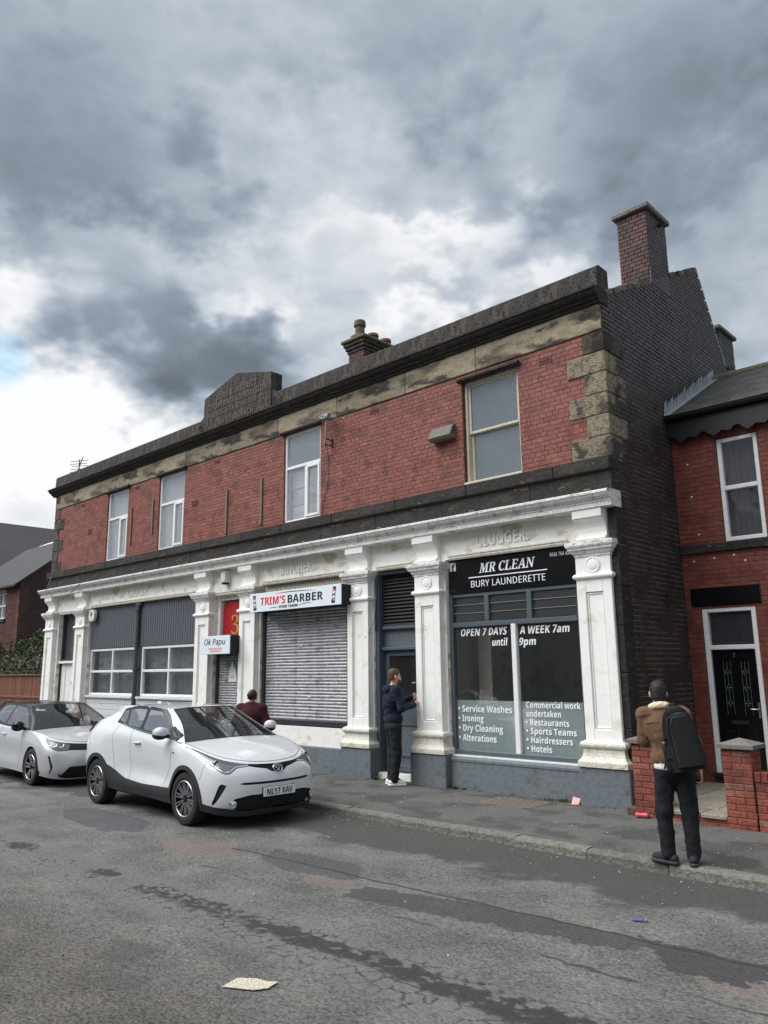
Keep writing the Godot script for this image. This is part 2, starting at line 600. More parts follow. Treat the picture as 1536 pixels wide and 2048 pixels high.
# base colour (sRGB), then layers [field bytes, from, to, colour, strength]
func layered(w: int, h: int, base: Color, layers: Array) -> ImageTexture:
	var luts := []
	for L in layers:
		var lut := PackedFloat32Array()
		for q in 256: lut.append(smoothstep(L[1], L[2], q / 255.0) * L[4])
		luts.append(lut)
	var rows := []
	rows.resize(8)
	parallel(8, func(ci: int) -> void:
		var n := w * h / 8
		var at := ci * n
		var r := PackedFloat32Array(); var g := PackedFloat32Array(); var b := PackedFloat32Array()
		r.resize(n); g.resize(n); b.resize(n)
		r.fill(base.r * 255); g.fill(base.g * 255); b.fill(base.b * 255)
		for j in layers.size():
			var f: PackedByteArray = layers[j][0]
			var lut: PackedFloat32Array = luts[j]
			var c: Color = layers[j][3]
			var cr := c.r * 255
			var cg := c.g * 255
			var cb := c.b * 255
			for q in n:
				var t := lut[f[at + q]]
				if t > 0.0:
					r[q] += (cr - r[q]) * t
					g[q] += (cg - g[q]) * t
					b[q] += (cb - b[q]) * t
		var out := PackedByteArray()
		out.resize(n * 3)
		var k := 0
		for q in n:
			out[k] = int(r[q]); out[k + 1] = int(g[q]); out[k + 2] = int(b[q])
			k += 3
		rows[ci] = out)
	var all := PackedByteArray()
	for r in rows: all.append_array(r)
	return ImageTexture.create_from_image(Image.create_from_data(w, h, false, Image.FORMAT_RGB8, all))

func parallel(n: int, job: Callable) -> void:
	WorkerThreadPool.wait_for_group_task_completion(WorkerThreadPool.add_group_task(job, n))

func normal_of(f: PackedByteArray, w: int, h: int, strength: float) -> ImageTexture:
	var im := Image.create_from_data(w, h, false, Image.FORMAT_L8, f)
	im.convert(Image.FORMAT_RGBA8)
	im.bump_map_to_normal_map(strength)
	return ImageTexture.create_from_image(im)

func plain(c: Color, rough: float, metal := 0.0) -> StandardMaterial3D:
	var m := StandardMaterial3D.new()
	m.albedo_color = c
	m.roughness = rough
	m.metallic = metal
	return m

func textured(tex: Texture2D, size: Vector3, rough: float, nrm: Texture2D = null, nscale := 1.0, tint := Color.WHITE) -> StandardMaterial3D:
	var m := StandardMaterial3D.new()
	m.albedo_color = tint
	m.albedo_texture = tex
	m.uv1_triplanar = true
	m.uv1_world_triplanar = true
	m.uv1_scale = Vector3(1.0 / size.x, 1.0 / size.y, 1.0 / size.z)
	m.roughness = rough
	m.vertex_color_use_as_albedo = true
	if nrm:
		m.normal_enabled = true
		m.normal_texture = nrm
		m.normal_scale = nscale
	return m

func glass(c: Color, alpha: float, rough := 0.03) -> StandardMaterial3D:
	var m := StandardMaterial3D.new()
	m.albedo_color = Color(c.r, c.g, c.b, alpha)
	m.transparency = BaseMaterial3D.TRANSPARENCY_ALPHA
	m.roughness = rough
	m.metallic_specular = 0.6
	return m

func make_materials() -> void:
	var S := 256
	var fa := field(warped(1, 0.014, 6, 30.0), S, S)      # large blotches
	var fb := field(noise(2, 0.055, 5), S, S)       # medium blotches
	var fc := field(noise(3, 0.2, 3), S, S)       # fine grain
	var fd := field(warped(4, 0.02, 6, 26.0), S, S)
	var fe := field(noise(5, 0.42, 2), S, S)       # speckle
	var n_fine := normal_of(fc, S, S, 3.0)
	var n_speck := normal_of(fe, S, S, 4.0)
	var n_mid := normal_of(fb, S, S, 5.0)
	var n_soft := normal_of(field(noise(8, 0.02, 2), S, S), S, S, 5.0)
	# brick: vertex colour gives the tone, the texture grain and smuts
	var t_brick := layered(S, S, Color(0.93, 0.93, 0.93), [[fc, 0.4, 0.8, Color(0.78, 0.76, 0.76), 0.9], [fe, 0.66, 0.85, Color(0.66, 0.63, 0.63), 0.6], [fd, 0.58, 0.9, Color(0.60, 0.56, 0.56), 0.8], [fa, 0.6, 0.9, Color(0.72, 0.72, 0.74), 0.7], [fe, 0.3, 0.2, Color(1, 0.98, 0.96), 0.5]])
	M.brick = textured(t_brick, Vector3(3.1, 3.1, 3.1), 0.66, n_speck, 0.08)
	M.soot_brick = textured(t_brick, Vector3(3.4, 3.4, 3.4), 0.55, n_speck, 0.1)
	var t_mortar := layered(S, S, rgb8(98, 62, 54), [[fc, 0.4, 0.7, rgb8(112, 76, 66), 1.0], [fd, 0.6, 0.85, rgb8(60, 48, 45), 0.8]])
	M.mortar = textured(t_mortar, Vector3(1.5, 1.5, 1.5), 0.95, n_fine, 0.6)
	var t_mortar2 := layered(S, S, rgb8(140, 137, 124), [[fa, 0.42, 0.70, rgb8(60, 59, 58), 0.9], [fc, 0.4, 0.7, rgb8(120, 116, 104), 0.5]])
	M.mortar_gable = textured(t_mortar2, Vector3(2.6, 2.6, 2.6), 0.95, n_fine, 0.6)
	var t_mortar3 := layered(S, S, rgb8(160, 150, 140), [[fc, 0.4, 0.7, rgb8(120, 110, 102), 1.0]])
	M.mortar_pale = textured(t_mortar3, Vector3(1.5, 1.5, 1.5), 0.95, n_fine, 0.6)
	# sandstone, in three states of soot
	var t_frieze := layered(S, S, rgb8(160, 149, 126), [[fb, 0.4, 0.75, rgb8(142, 125, 96), 0.8], [fc, 0.45, 0.75, rgb8(172, 163, 144), 0.6], [fa, 0.50, 0.85, rgb8(88, 80, 68), 0.85], [fd, 0.58, 0.84, rgb8(50, 47, 43), 0.9], [fe, 0.66, 0.85, rgb8(84, 74, 60), 0.5]])
	M.frieze = textured(t_frieze, Vector3(4.6, 1.7, 4.6), 0.9, n_fine, 0.5)
	var t_soot := layered(S, S, rgb8(46, 44, 43), [[fb, 0.42, 0.7, rgb8(64, 60, 55), 0.9], [fc, 0.45, 0.72, rgb8(34, 33, 33), 0.9], [fd, 0.80, 0.90, rgb8(140, 122, 90), 0.8], [fa, 0.35, 0.2, rgb8(80, 75, 66), 0.5]])
	M.soot = textured(t_soot, Vector3(2.1, 0.9, 2.1), 0.92, n_fine, 0.8)
	var t_streak := layered(S, S, rgb8(66, 62, 58), [[fb, 0.42, 0.62, rgb8(46, 44, 44), 0.95], [fd, 0.52, 0.66, rgb8(92, 85, 75), 0.8], [fe, 0.62, 0.8, rgb8(36, 35, 34), 0.7]])
	M.parapet = textured(t_streak, Vector3(0.9, 3.2, 0.9), 0.92, n_fine, 0.8)
	var t_quoin := layered(S, S, rgb8(140, 130, 109), [[fb, 0.42, 0.72, rgb8(100, 90, 72), 0.8], [fa, 0.50, 0.74, rgb8(58, 55, 50), 0.9], [fc, 0.55, 0.8, rgb8(70, 64, 56), 0.5]])
	M.quoin = textured(t_quoin, Vector3(1.9, 1.9, 1.9), 0.9, n_fine, 0.5)
	# white masonry paint with damp stains
	var t_white := layered(S, S, rgb8(238, 238, 234), [[fb, 0.6, 0.9, rgb8(232, 231, 225), 0.8], [fa, 0.62, 0.95, rgb8(212, 203, 176), 0.7], [fd, 0.72, 0.95, rgb8(196, 182, 146), 0.5], [fe, 0.76, 0.9, rgb8(176, 175, 170), 0.5]])
	M.white = textured(t_white, Vector3(3.1, 2.4, 3.1), 0.72)
	var t_fascia := layered(S, S, rgb8(234, 233, 228), [[fb, 0.5, 0.8, rgb8(226, 224, 215), 0.8], [fa, 0.64, 0.86, rgb8(204, 190, 150), 0.7], [fd, 0.70, 0.86, rgb8(168, 146, 98), 0.5], [fe, 0.76, 0.9, rgb8(170, 166, 156), 0.5]])
	M.fascia_white = textured(t_fascia, Vector3(4.2, 2.2, 4.2), 0.75)
	var t_whitegrub := layered(S, S, rgb8(216, 214, 206), [[fb, 0.48, 0.8, rgb8(202, 192, 168), 0.7], [fc, 0.58, 0.85, rgb8(170, 162, 142), 0.6], [fd, 0.66, 0.85, rgb8(178, 160, 122), 0.55], [fe, 0.72, 0.88, rgb8(128, 122, 110), 0.5]])
	M.white_base = textured(t_whitegrub, Vector3(1.3, 1.3, 1.3), 0.8, n_mid, 0.3)
	var t_cornice := layered(S, S, rgb8(232, 232, 229), [[fc, 0.56, 0.72, rgb8(176, 172, 162), 0.8], [fd, 0.72, 0.86, rgb8(120, 116, 108), 0.6], [fe, 0.72, 0.86, rgb8(132, 128, 120), 0.6]])
	M.cornice = textured(t_cornice, Vector3(1.7, 1.7, 1.7), 0.8, n_mid, 0.5)
	var t_plinth := layered(S, S, rgb8(104, 111, 117), [[fb, 0.45, 0.85, rgb8(93, 100, 106), 0.8], [fc, 0.6, 0.85, rgb8(112, 119, 124), 0.5], [fd, 0.70, 0.9, rgb8(74, 77, 74), 0.6], [fe, 0.72, 0.88, rgb8(70, 73, 74), 0.6]])
	M.plinth = textured(t_plinth, Vector3(1.6, 1.6, 1.6), 0.82, n_mid, 0.12)
	var t_paint := layered(S, S, rgb8(92, 102, 110), [[fb, 0.45, 0.75, rgb8(82, 91, 98), 0.8], [fe, 0.72, 0.84, rgb8(58, 62, 66), 0.6]])
	M.grey_paint = textured(t_paint, Vector3(1.4, 1.4, 1.4), 0.5, n_fine, 0.2)
	M.grey_frame = plain(rgb8(78, 88, 96), 0.45)
	M.blue_frame = plain(rgb8(30, 48, 62), 0.5)
	M.upvc = textured(layered(S, S, rgb8(232, 233, 234), [[fb, 0.5, 0.8, rgb8(222, 222, 220), 0.9], [fe, 0.74, 0.86, rgb8(196, 195, 190), 0.5]]), Vector3(1, 1, 1), 0.35)
	M.cream_wood = textured(layered(S, S, rgb8(214, 206, 186), [[fb, 0.5, 0.72, rgb8(190, 180, 158), 0.9], [fc, 0.62, 0.74, rgb8(140, 128, 108), 0.7], [fe, 0.68, 0.8, rgb8(108, 98, 84), 0.7]]), Vector3(0.8, 0.8, 0.8), 0.7)
	M.cladding = plain(rgb8(88, 90, 98), 0.5)
	M.cladding_dark = plain(rgb8(40, 42, 47), 0.7)
	M.board_white = textured(layered(S, S, rgb8(206, 208, 210), [[fb, 0.5, 0.8, rgb8(192, 194, 196), 0.9]]), Vector3(2, 2, 2), 0.45)
	M.cream_board = plain(rgb8(205, 200, 184), 0.6)
	M.shutter = textured(layered(S, S, rgb8(172, 174, 176), [[fb, 0.45, 0.8, rgb8(152, 154, 158), 0.9], [fd, 0.64, 0.72, rgb8(108, 106, 102), 0.7], [fe, 0.7, 0.84, rgb8(92, 92, 92), 0.6]]), Vector3(1.5, 0.6, 1.5), 0.42)
	M.shutter.metallic = 0.4
	M.shutter_dark = plain(rgb8(44, 45, 48), 0.5, 0.3)
	M.louvre = plain(rgb8(52, 50, 50), 0.55, 0.2)
	M.red_board = plain(rgb8(168, 22, 34), 0.4)
	M.gold = plain(rgb8(196, 160, 84), 0.4, 0.2)
	M.black_gloss = plain(rgb8(14, 15, 19), 0.18)
	M.black_matt = plain(rgb8(20, 20, 22), 0.75)
	M.white_vinyl = plain(rgb8(238, 240, 242), 0.5)
	M.sign_white = plain(rgb8(222, 230, 236), 0.35)
	M.red_vinyl = plain(rgb8(214, 36, 46), 0.45)
	M.ink = plain(rgb8(22, 24, 28), 0.5)
	M.glass = glass(rgb8(196, 204, 210), 0.03)
	M.glass.metallic = 0.5
	M.glass_shop = glass(rgb8(150, 160, 165), 0.02)
	M.glass_shop.metallic = 0.03
	M.glass_dark = glass(rgb8(150, 158, 165), 0.04)
	M.glass_dark.metallic = 0.09
	M.glass_sash = glass(rgb8(176, 186, 194), 0.04)
	M.glass_sash.metallic = 0.42
	M.film = glass(rgb8(150, 164, 165), 0.72, 0.22)
	M.room = plain(rgb8(150, 144, 134), 0.9)
	M.room_dark = M.room
	M.net = plain(rgb8(222, 220, 212), 0.9)
	M.lead = textured(layered(S, S, rgb8(150, 158, 166), [[fb, 0.45, 0.7, rgb8(118, 126, 134), 0.9], [fe, 0.6, 0.8, rgb8(190, 194, 198), 0.6]]), Vector3(0.7, 0.7, 0.7), 0.5)
	var t_slate := layered(S, S, Color(0.92, 0.92, 0.92), [[fb, 0.4, 0.7, Color(0.66, 0.68, 0.66), 0.9], [fc, 0.56, 0.72, Color(0.78, 0.78, 0.62), 0.7], [fe, 0.64, 0.8, Color(0.45, 0.45, 0.44), 0.7]])
	M.slate = textured(t_slate, Vector3(1.1, 1.1, 1.1), 0.7, n_fine, 0.6)
	M.clay = textured(layered(S, S, rgb8(150, 96, 72), [[fb, 0.4, 0.62, rgb8(104, 92, 72), 0.9], [fc, 0.55, 0.7, rgb8(66, 60, 54), 0.8]]), Vector3(0.6, 0.6, 0.6), 0.85)
	M.mossy = textured(layered(S, S, rgb8(112, 106, 84), [[fb, 0.4, 0.66, rgb8(82, 80, 62), 0.9], [fe, 0.6, 0.8, rgb8(54, 52, 46), 0.7]]), Vector3(0.8, 0.8, 0.8), 0.95)
	M.fascia_black = plain(rgb8(24, 26, 30), 0.4)
	M.galv = plain(rgb8(150, 150, 146), 0.5, 0.6)
	M.rust = textured(layered(S, S, rgb8(122, 112, 104), [[fb, 0.45, 0.7, rgb8(104, 82, 66), 0.9]]), Vector3(0.5, 0.5, 0.5), 0.8)
	M.cast_iron = plain(rgb8(70, 71, 78), 0.55)
	M.box_white = plain(rgb8(214, 214, 204), 0.5)
	M.flag = textured(layered(S, S, rgb8(158, 150, 138), [[fb, 0.45, 0.7, rgb8(134, 126, 114), 0.9], [fc, 0.5, 0.7, rgb8(116, 110, 102), 0.7]]), Vector3(0.9, 0.9, 0.9), 0.9, n_fine, 0.5)
	M.kerb = textured(layered(S, S, rgb8(132, 130, 125), [[fb, 0.42, 0.75, rgb8(108, 106, 100), 0.9], [fc, 0.5, 0.7, rgb8(104, 100, 94), 0.7], [fe, 0.62, 0.8, rgb8(76, 74, 70), 0.7], [fd, 0.62, 0.7, rgb8(92, 96, 76), 0.6]]), Vector3(0.8, 0.8, 0.8), 0.9, n_mid, 0.5)
	M.concrete_cap = textured(layered(S, S, rgb8(122, 118, 112), [[fb, 0.45, 0.7, rgb8(100, 96, 90), 0.9], [fe, 0.64, 0.8, rgb8(72, 69, 64), 0.7]]), Vector3(0.6, 0.6, 0.6), 0.9, n_fine, 0.5)
	var t_fence := layered(S, S, rgb8(120, 76, 58), [[fb, 0.4, 0.7, rgb8(96, 60, 46), 0.9], [fc, 0.5, 0.72, rgb8(140, 96, 74), 0.7]])
	M.fence = textured(t_fence, Vector3(0.5, 2.6, 0.5), 0.85)
	# pavement: dark, worn asphalt with damp and lichen
	var t_pave := layered(S, S, rgb8(90, 90, 87), [[fa, 0.40, 0.70, rgb8(76, 76, 73), 0.9], [fb, 0.55, 0.85, rgb8(98, 97, 92), 0.6], [fd, 0.60, 0.70, rgb8(62, 61, 58), 0.7], [fe, 0.66, 0.85, rgb8(74, 73, 71), 0.5], [fe, 0.26, 0.18, rgb8(114, 113, 109), 0.4]])
	M.pave = textured(t_pave, Vector3(3.9, 3.9, 3.9), 0.88, n_speck, 0.3)
	M.soil = plain(rgb8(74, 66, 54), 0.95)
	M.leaf = plain(rgb8(58, 78, 36), 0.7)
	M.leaf.vertex_color_use_as_albedo = true
	M.leaf.albedo_color = Color.WHITE
	M.leaf.backlight_enabled = true
	M.leaf.backlight = Color(0.25, 0.3, 0.1)
	for g in [M.glass, M.glass_sash, M.glass_shop, M.glass_dark]:     # old panes are not quite flat
		g.uv1_triplanar = true
		g.uv1_world_triplanar = true
		g.uv1_scale = Vector3(0.45, 0.45, 0.45)
		g.normal_enabled = true
		g.normal_texture = n_soft
		g.normal_scale = 0.1
	make_road_material()

func make_road_material() -> void:
	# 15 m x 6 m of carriageway: x from -16 to -1, z from -7.7 to -1.7
	var w := 1536
	var h := 768
	var grain := noise(21, 0.83, 2, FastNoiseLite.TYPE_VALUE).get_image(w, h)
	grain.convert(Image.FORMAT_L8)
	var g := grain.get_data()
	var blot := noise(22, 0.0107, 5).get_image(w, h)
	blot.convert(Image.FORMAT_L8)
	var bl := blot.get_data()
	var wob := noise(23, 0.0187, 5).get_image(w, h)
	wob.convert(Image.FORMAT_L8)
	var wb := wob.get_data()
	var wob2 := noise(29, 0.067, 3).get_image(w, h)
	wob2.convert(Image.FORMAT_L8)
	var wc := wob2.get_data()
	var cel := noise(24, 0.068, 1, FastNoiseLite.TYPE_CELLULAR)
	cel.cellular_return_type = FastNoiseLite.RETURN_DISTANCE2_SUB
	cel.cellular_jitter = 1.0
	cel.domain_warp_enabled = true
	cel.domain_warp_amplitude = 10.0
	cel.domain_warp_frequency = 0.03
	cel.domain_warp_fractal_octaves = 3
	var cim := cel.get_image(w, h)
	cim.convert(Image.FORMAT_L8)
	var ce := cim.get_data()
	# patches: [polygon in x, z], colour, strength, height
	var shapes := [
		[PackedVector2Array([Vector2(-8.6, -5.66), Vector2(-7.75, -5.72), Vector2(-7.3, -5.36), Vector2(-7.5, -5.0), Vector2(-8.1, -4.98), Vector2(-8.5, -5.2)]), rgb8(114, 100, 94), 0.6, 6],
		[PackedVector2Array([Vector2(-6.2, -5.40), Vector2(-5.55, -5.42), Vector2(-5.3, -5.2), Vector2(-5.9, -5.12)]), rgb8(118, 102, 96), 0.55, 4],
		[PackedVector2Array([Vector2(-2.4, -5.45), Vector2(-1.75, -5.42), Vector2(-1.7, -5.15), Vector2(-2.2, -5.14)]), rgb8(118, 104, 99), 0.55, 4],
		[PackedVector2Array([Vector2(-5.35, -5.42), Vector2(-4.0, -5.66), Vector2(-2.75, -5.72), Vector2(-2.8, -5.42), Vector2(-4.4, -5.12), Vector2(-5.3, -5.0)]), rgb8(62, 61, 62), 0.8, -4],
		[PackedVector2Array([Vector2(-2.9, -5.75), Vector2(-1.9, -5.75), Vector2(-2.0, -5.32), Vector2(-2.45, -5.28)]), rgb8(58, 57, 58), 0.85, -8],
		[PackedVector2Array([Vector2(-7.15, -5.85), Vector2(-5.9, -5.9), Vector2(-5.55, -5.5), Vector2(-6.4, -5.3), Vector2(-7.0, -5.45)]), rgb8(68, 68, 69), 0.7, -3],
		[PackedVector2Array([Vector2(-11.3, -5.8), Vector2(-9.7, -5.75), Vector2(-9.2, -5.3), Vector2(-9.6, -5.02), Vector2(-10.9, -5.12), Vector2(-11.6, -5.45)]), rgb8(66, 67, 70), 0.7, 8],
		[PackedVector2Array([Vector2(-5.75, -3.2), Vector2(-5.3, -3.26), Vector2(-5.15, -2.96), Vector2(-5.5, -2.86)]), rgb8(70, 69, 67), 0.5, -3],
		[PackedVector2Array([Vector2(-5.3, -2.86), Vector2(-4.85, -2.96), Vector2(-4.75, -2.74), Vector2(-5.05, -2.64)]), rgb8(72, 71, 69), 0.5, -3],
		[PackedVector2Array([Vector2(-4.95, -3.62), Vector2(-4.66, -3.66), Vector2(-4.58, -3.44), Vector2(-4.8, -3.4)]), rgb8(74, 72, 70), 0.45, -3],
		[PackedVector2Array([Vector2(-15.5, -5.6), Vector2(-12.4, -5.7), Vector2(-12.2, -5.3), Vector2(-13.9, -5.1), Vector2(-15.4, -5.2)]), rgb8(112, 112, 110), 0.5, 3],
	]
	var LW := 512
	var LH := 256
	var mask := PackedByteArray()
	mask.resize(LW * LH)
	for s in shapes.size():
		var poly: PackedVector2Array = shapes[s][0]
		var lo := poly[0]
		var hi := poly[0]
		for q in poly:
			lo = lo.min(q)
			hi = hi.max(q)
		for y in range(maxi(0, int((lo.y + 7.7) / 6.0 * LH) - 1), mini(LH, int((hi.y + 7.7) / 6.0 * LH) + 2)):
			for x in range(maxi(0, int((lo.x + 16.0) / 15.0 * LW) - 1), mini(LW, int((hi.x + 16.0) / 15.0 * LW) + 2)):
				if Geometry2D.is_point_in_polygon(Vector2(-16.0 + (x + 0.5) * 15.0 / LW, -7.7 + (y + 0.5) * 6.0 / LH), poly):
					mask[y * LW + x] = s + 1
	var lut_ce := PackedFloat32Array()
	for q in 256: lut_ce.append(1.0 - smoothstep(0.015, 0.11, q / 255.0))
	var cols := []
	cols.resize(16)
	var heis := []
	heis.resize(16)
	parallel(16, func(ci: int) -> void:
		var col := PackedByteArray()
		col.resize(w * h / 16 * 3)
		var hei := PackedByteArray()
		hei.resize(w * h / 16)
		for yy in h / 16:
			var y := ci * (h / 16) + yy
			var z := -7.7 + (y + 0.5) * 6.0 / h
			for x in w:
				var k := y * w + x
				var o := yy * w + x
				var wx := -16.0 + (x + 0.5) * 15.0 / w
				var a := (wb[k] - 128) / 128.0
				var a2 := (wc[k] - 128) / 128.0
				var b := (bl[k] - 128) / 128.0
				var gr := (g[k] - 128) / 128.0
				if gr < -0.45: gr *= 1.5
				var r := 96.0 + b * 17.0 + gr * 38.0
				var gg := 95.0 + b * 17.0 + gr * 38.0
				var bb := 92.0 + b * 15.0 + gr * 38.0
				var hh := 128.0 + gr * 34.0 + b * 6.0
				var zz := z + a * 0.22 + a2 * 0.05
				# dark, oily and damp margin along the kerb
				var e := smoothstep(-6.45, -6.80, zz + b * 0.45 - maxf(0.0, -6.0 - wx) * 0.07)
				# old tyre-worn crest: the stone shows brown and pale nearer the camera
				var t2 := smoothstep(-3.4, -2.6, zz + b * 0.5)
				r -= t2 * (14.0 - maxf(0.0, gr) * 26.0); gg -= t2 * (16.0 - maxf(0.0, gr) * 25.0); bb -= t2 * (20.0 - maxf(0.0, gr) * 24.0)
				if gr > 0.42:
					r -= 26.0 * t2; gg -= 26.0 * t2; bb -= 26.0 * t2
				hh += t2 * gr * 30.0
				r += (64.0 - r + gr * 13.0) * e * 0.86; gg += (63.0 - gg + gr * 13.0) * e * 0.86; bb += (61.0 - bb + gr * 13.0) * e * 0.86
				# patches of other surfacing
				var px := int((wx + 16.0 + a2 * 0.07 + a * 0.05) / 15.0 * LW)
				var py := int((z + 7.7 + a * 0.06 + a2 * 0.04) / 6.0 * LH)
				if px >= 0 and py >= 0 and px < LW and py < LH:
					var s := mask[py * LW + px]
					if s > 0:
						var sh: Array = shapes[s - 1]
						var c: Color = sh[1]
						var st: float = sh[2]
						r += (c.r * 255 - r + gr * 12.0) * st; gg += (c.g * 255 - gg + gr * 12.0) * st; bb += (c.b * 255 - bb + gr * 12.0) * st
						hh += sh[3] * 2.0
				# edges of a long trench: two wandering dark joints
				var j1 := absf(z + 5.62 + 0.03 * (wx + 5.0) + a * 0.035)
				var j2 := absf(z + 4.92 + 0.025 * (wx + 5.0) + a * 0.06)
				var j := 0.0
				if wx > -7.6: j = maxf(j, (1.0 - smoothstep(0.006, 0.026, j1)) * 0.8)
				if wx > -7.2: j = maxf(j, (1.0 - smoothstep(0.004, 0.03, j2)) * 0.65 * clampf(0.5 + b * 2.0, 0.0, 1.0))
				# crazed strip: blocks parted by cracks, the worst of it crumbled away
				var cz := z + 3.98 + (wx + 5.0) * 0.012
				var in_strip := clampf(1.0 - absf(cz + 0.02 - a * 0.12) / 0.44, 0.0, 1.0)
				var grow := clampf(0.68 + a2 * 0.3 + b * 0.4 + (wx + 4.6) * 0.12, 0.0, 1.0)
				if wx < -7.0: grow = clampf(b * 1.2 + 0.25, 0.0, 1.0)
				var crack := lut_ce[clampi(ce[k] + int(maxf(0.0, a2 + b * 0.6) * 40.0), 0, 255)] * smoothstep(0.15, 0.55, in_strip * (0.3 + grow))
				var crumb := smoothstep(0.50, 0.78, clampf(1.0 - absf(cz + 0.10 + a * 0.10 + a2 * 0.06) / 0.28, 0.0, 1.0) * (0.45 + grow * 0.75) + a2 * 0.30 + gr * 0.12)
				var smooth_strip := smoothstep(0.0, 0.4, in_strip) * 0.7
				r += (103.0 - r + gr * 14.0) * smooth_strip * (1.0 - t2 * 0.5); gg += (103.0 - gg + gr * 14.0) * smooth_strip; bb += (102.0 - bb + gr * 14.0) * smooth_strip
				j = maxf(j, maxf(crack * 0.85, crumb * 0.86))
				if j > 0.0:
					r += (42.0 - r + gr * 12.0) * j; gg += (42.0 - gg + gr * 12.0) * j; bb += (42.0 - bb + gr * 12.0) * j
					hh -= j * 62.0
				col[o * 3] = clampi(int(r), 0, 255); col[o * 3 + 1] = clampi(int(gg), 0, 255); col[o * 3 + 2] = clampi(int(bb), 0, 255)
				hei[o] = clampi(int(hh), 0, 255)
		cols[ci] = col
		heis[ci] = hei)
	var col := PackedByteArray()
	var hei := PackedByteArray()
	for q in 16:
		col.append_array(cols[q])
		hei.append_array(heis[q])
	var m := StandardMaterial3D.new()
	m.albedo_texture = ImageTexture.create_from_image(Image.create_from_data(w, h, false, Image.FORMAT_RGB8, col))
	m.normal_enabled = true
	m.normal_texture = normal_of(hei, w, h, 2.2)
	m.normal_scale = 1.0
	m.roughness = 0.86
	M.road = m

# ==================================================================== ground
func kerb_z(x: float) -> float:
	return -7.52 + (x + 2.5) * 0.032 if x > -14.0 else -7.52 - 11.5 * 0.032

func make_ground() -> void:
	# one wide sheet of asphalt to the horizon; the carriageway itself a little above it
	var m := MB.new()
	m.quad(Vector3(-420, -0.06, 420), Vector3(420, -0.06, 420), Vector3(420, -0.06, -420), Vector3(-420, -0.06, -420))
	setting(put("ground", m, M.pave))
	var a := []
	a.resize(Mesh.ARRAY_MAX)
	var v := PackedVector3Array(); var n := PackedVector3Array(); var u := PackedVector2Array(); var ix := PackedInt32Array()
	var xs := []
	var x := -90.0
	while x < 46.0:
		xs.append(x)
		x += 0.25 if x > -16.0 and x < 0.0 else 2.0
	var zs := []
	var z := -8.1
	while z < 1.6:
		zs.append(z)
		z += 0.125
	var f := noise(31, 0.35, 3)
	for zz in zs:
		for xx in xs:
			v.append(Vector3(xx, f.get_noise_2d(xx, zz) * 0.012, zz))
			n.append(Vector3.UP)
			u.append(Vector2((xx + 16.0) / 15.0, (zz + 7.7) / 6.0))
	var c := xs.size()
	for j in zs.size() - 1:
		for i in c - 1:
			var k := j * c + i
			ix.append_array([k, k + 1, k + c, k + 1, k + c + 1, k + c])
	for k in v.size():
		var q := v[k]
		var e := 0.1
		n[k] = Vector3(-(f.get_noise_2d(q.x + e, q.z) - f.get_noise_2d(q.x - e, q.z)) * 0.012 / (2 * e), 1, -(f.get_noise_2d(q.x, q.z + e) - f.get_noise_2d(q.x, q.z - e)) * 0.012 / (2 * e)).normalized()
	a[Mesh.ARRAY_VERTEX] = v; a[Mesh.ARRAY_NORMAL] = n; a[Mesh.ARRAY_TEX_UV] = u; a[Mesh.ARRAY_INDEX] = ix
	var am := ArrayMesh.new()
	am.add_surface_from_arrays(Mesh.PRIMITIVE_TRIANGLES, a)
	am.surface_set_material(0, M.road)
	setting(put_mesh("road", am))
	# kerb: single stones with open joints
	var kerb := Node3D.new()
	kerb.name = "kerb"
	add_child(kerb)
	setting(kerb)
	var kx := 6.0
	while kx > -30.0:
		var L := rng.randf_range(0.84, 0.98)
		var s := MB.new()
		var x1 := kx - 0.008
		var x0 := kx - L
		var dy := rng.randf_range(-0.006, 0.006)
		var t := rng.randf_range(0.72, 1.12)
		s.col = Color(t, t, t)
		var z1 := kerb_z((x0 + x1) * 0.5) + rng.randf_range(-0.006, 0.006)
		s.sweep_x(PackedVector2Array([Vector2(z1, -0.1), Vector2(z1 - 0.006, PAVE - 0.03 + dy), Vector2(z1 - 0.022, PAVE - 0.006 + dy), Vector2(z1 - 0.045, PAVE + dy), Vector2(z1 - 0.14, PAVE + 0.002 + dy), Vector2(z1 - 0.14, -0.1)]), x0, x1)
		put("kerb_stone", s, M.kerb, kerb)
		kx -= L + rng.randf_range(0.004, 0.014)
	# pavement behind it, worn and slightly uneven
	var p := MB.new()
	var fp := noise(33, 0.3, 2)
	var step := 0.5
	var px := -30.0
	while px < 6.0:
		var zq := -10.6
		var e1 := px + step
		for j in 7:
			var t0 := j / 7.0
			var t1 := (j + 1) / 7.0
			var pts := []
			for q in [[px, t1], [e1, t1], [e1, t0], [px, t0]]:
				var zf := lerpf(zq, kerb_z(q[0]) - 0.141, q[1])
				pts.append(Vector3(q[0], PAVE - 0.004 + fp.get_noise_2d(q[0] * 2.0, zf * 2.0) * 0.008, zf))
			p.quad(pts[0], pts[1], pts[2], pts[3])
		px = e1
	setting(put("pavement", p, M.pave))
	# far side of the road
	var f2 := MB.new()
	f2.box(Vector3(-90, -0.1, 1.5), Vector3(46, 0.1, 4.6))
	setting(put("far_pavement", f2, M.pave))

# ==================================================================== the parade of shops
const PIL := [-23.05, -21.10, -15.10, -13.43, -10.10, -8.44, -5.34]

func red_tones() -> Array:
	return [Color(0.315, 0.092, 0.066), Color(0.33, 0.099, 0.070), Color(0.295, 0.087, 0.064), Color(0.345, 0.107, 0.073), Color(0.30, 0.092, 0.069), Color(0.265, 0.081, 0.064), Color(0.365, 0.119, 0.078), Color(0.30, 0.088, 0.064), Color(0.32, 0.095, 0.067), Color(0.235, 0.076, 0.062)]

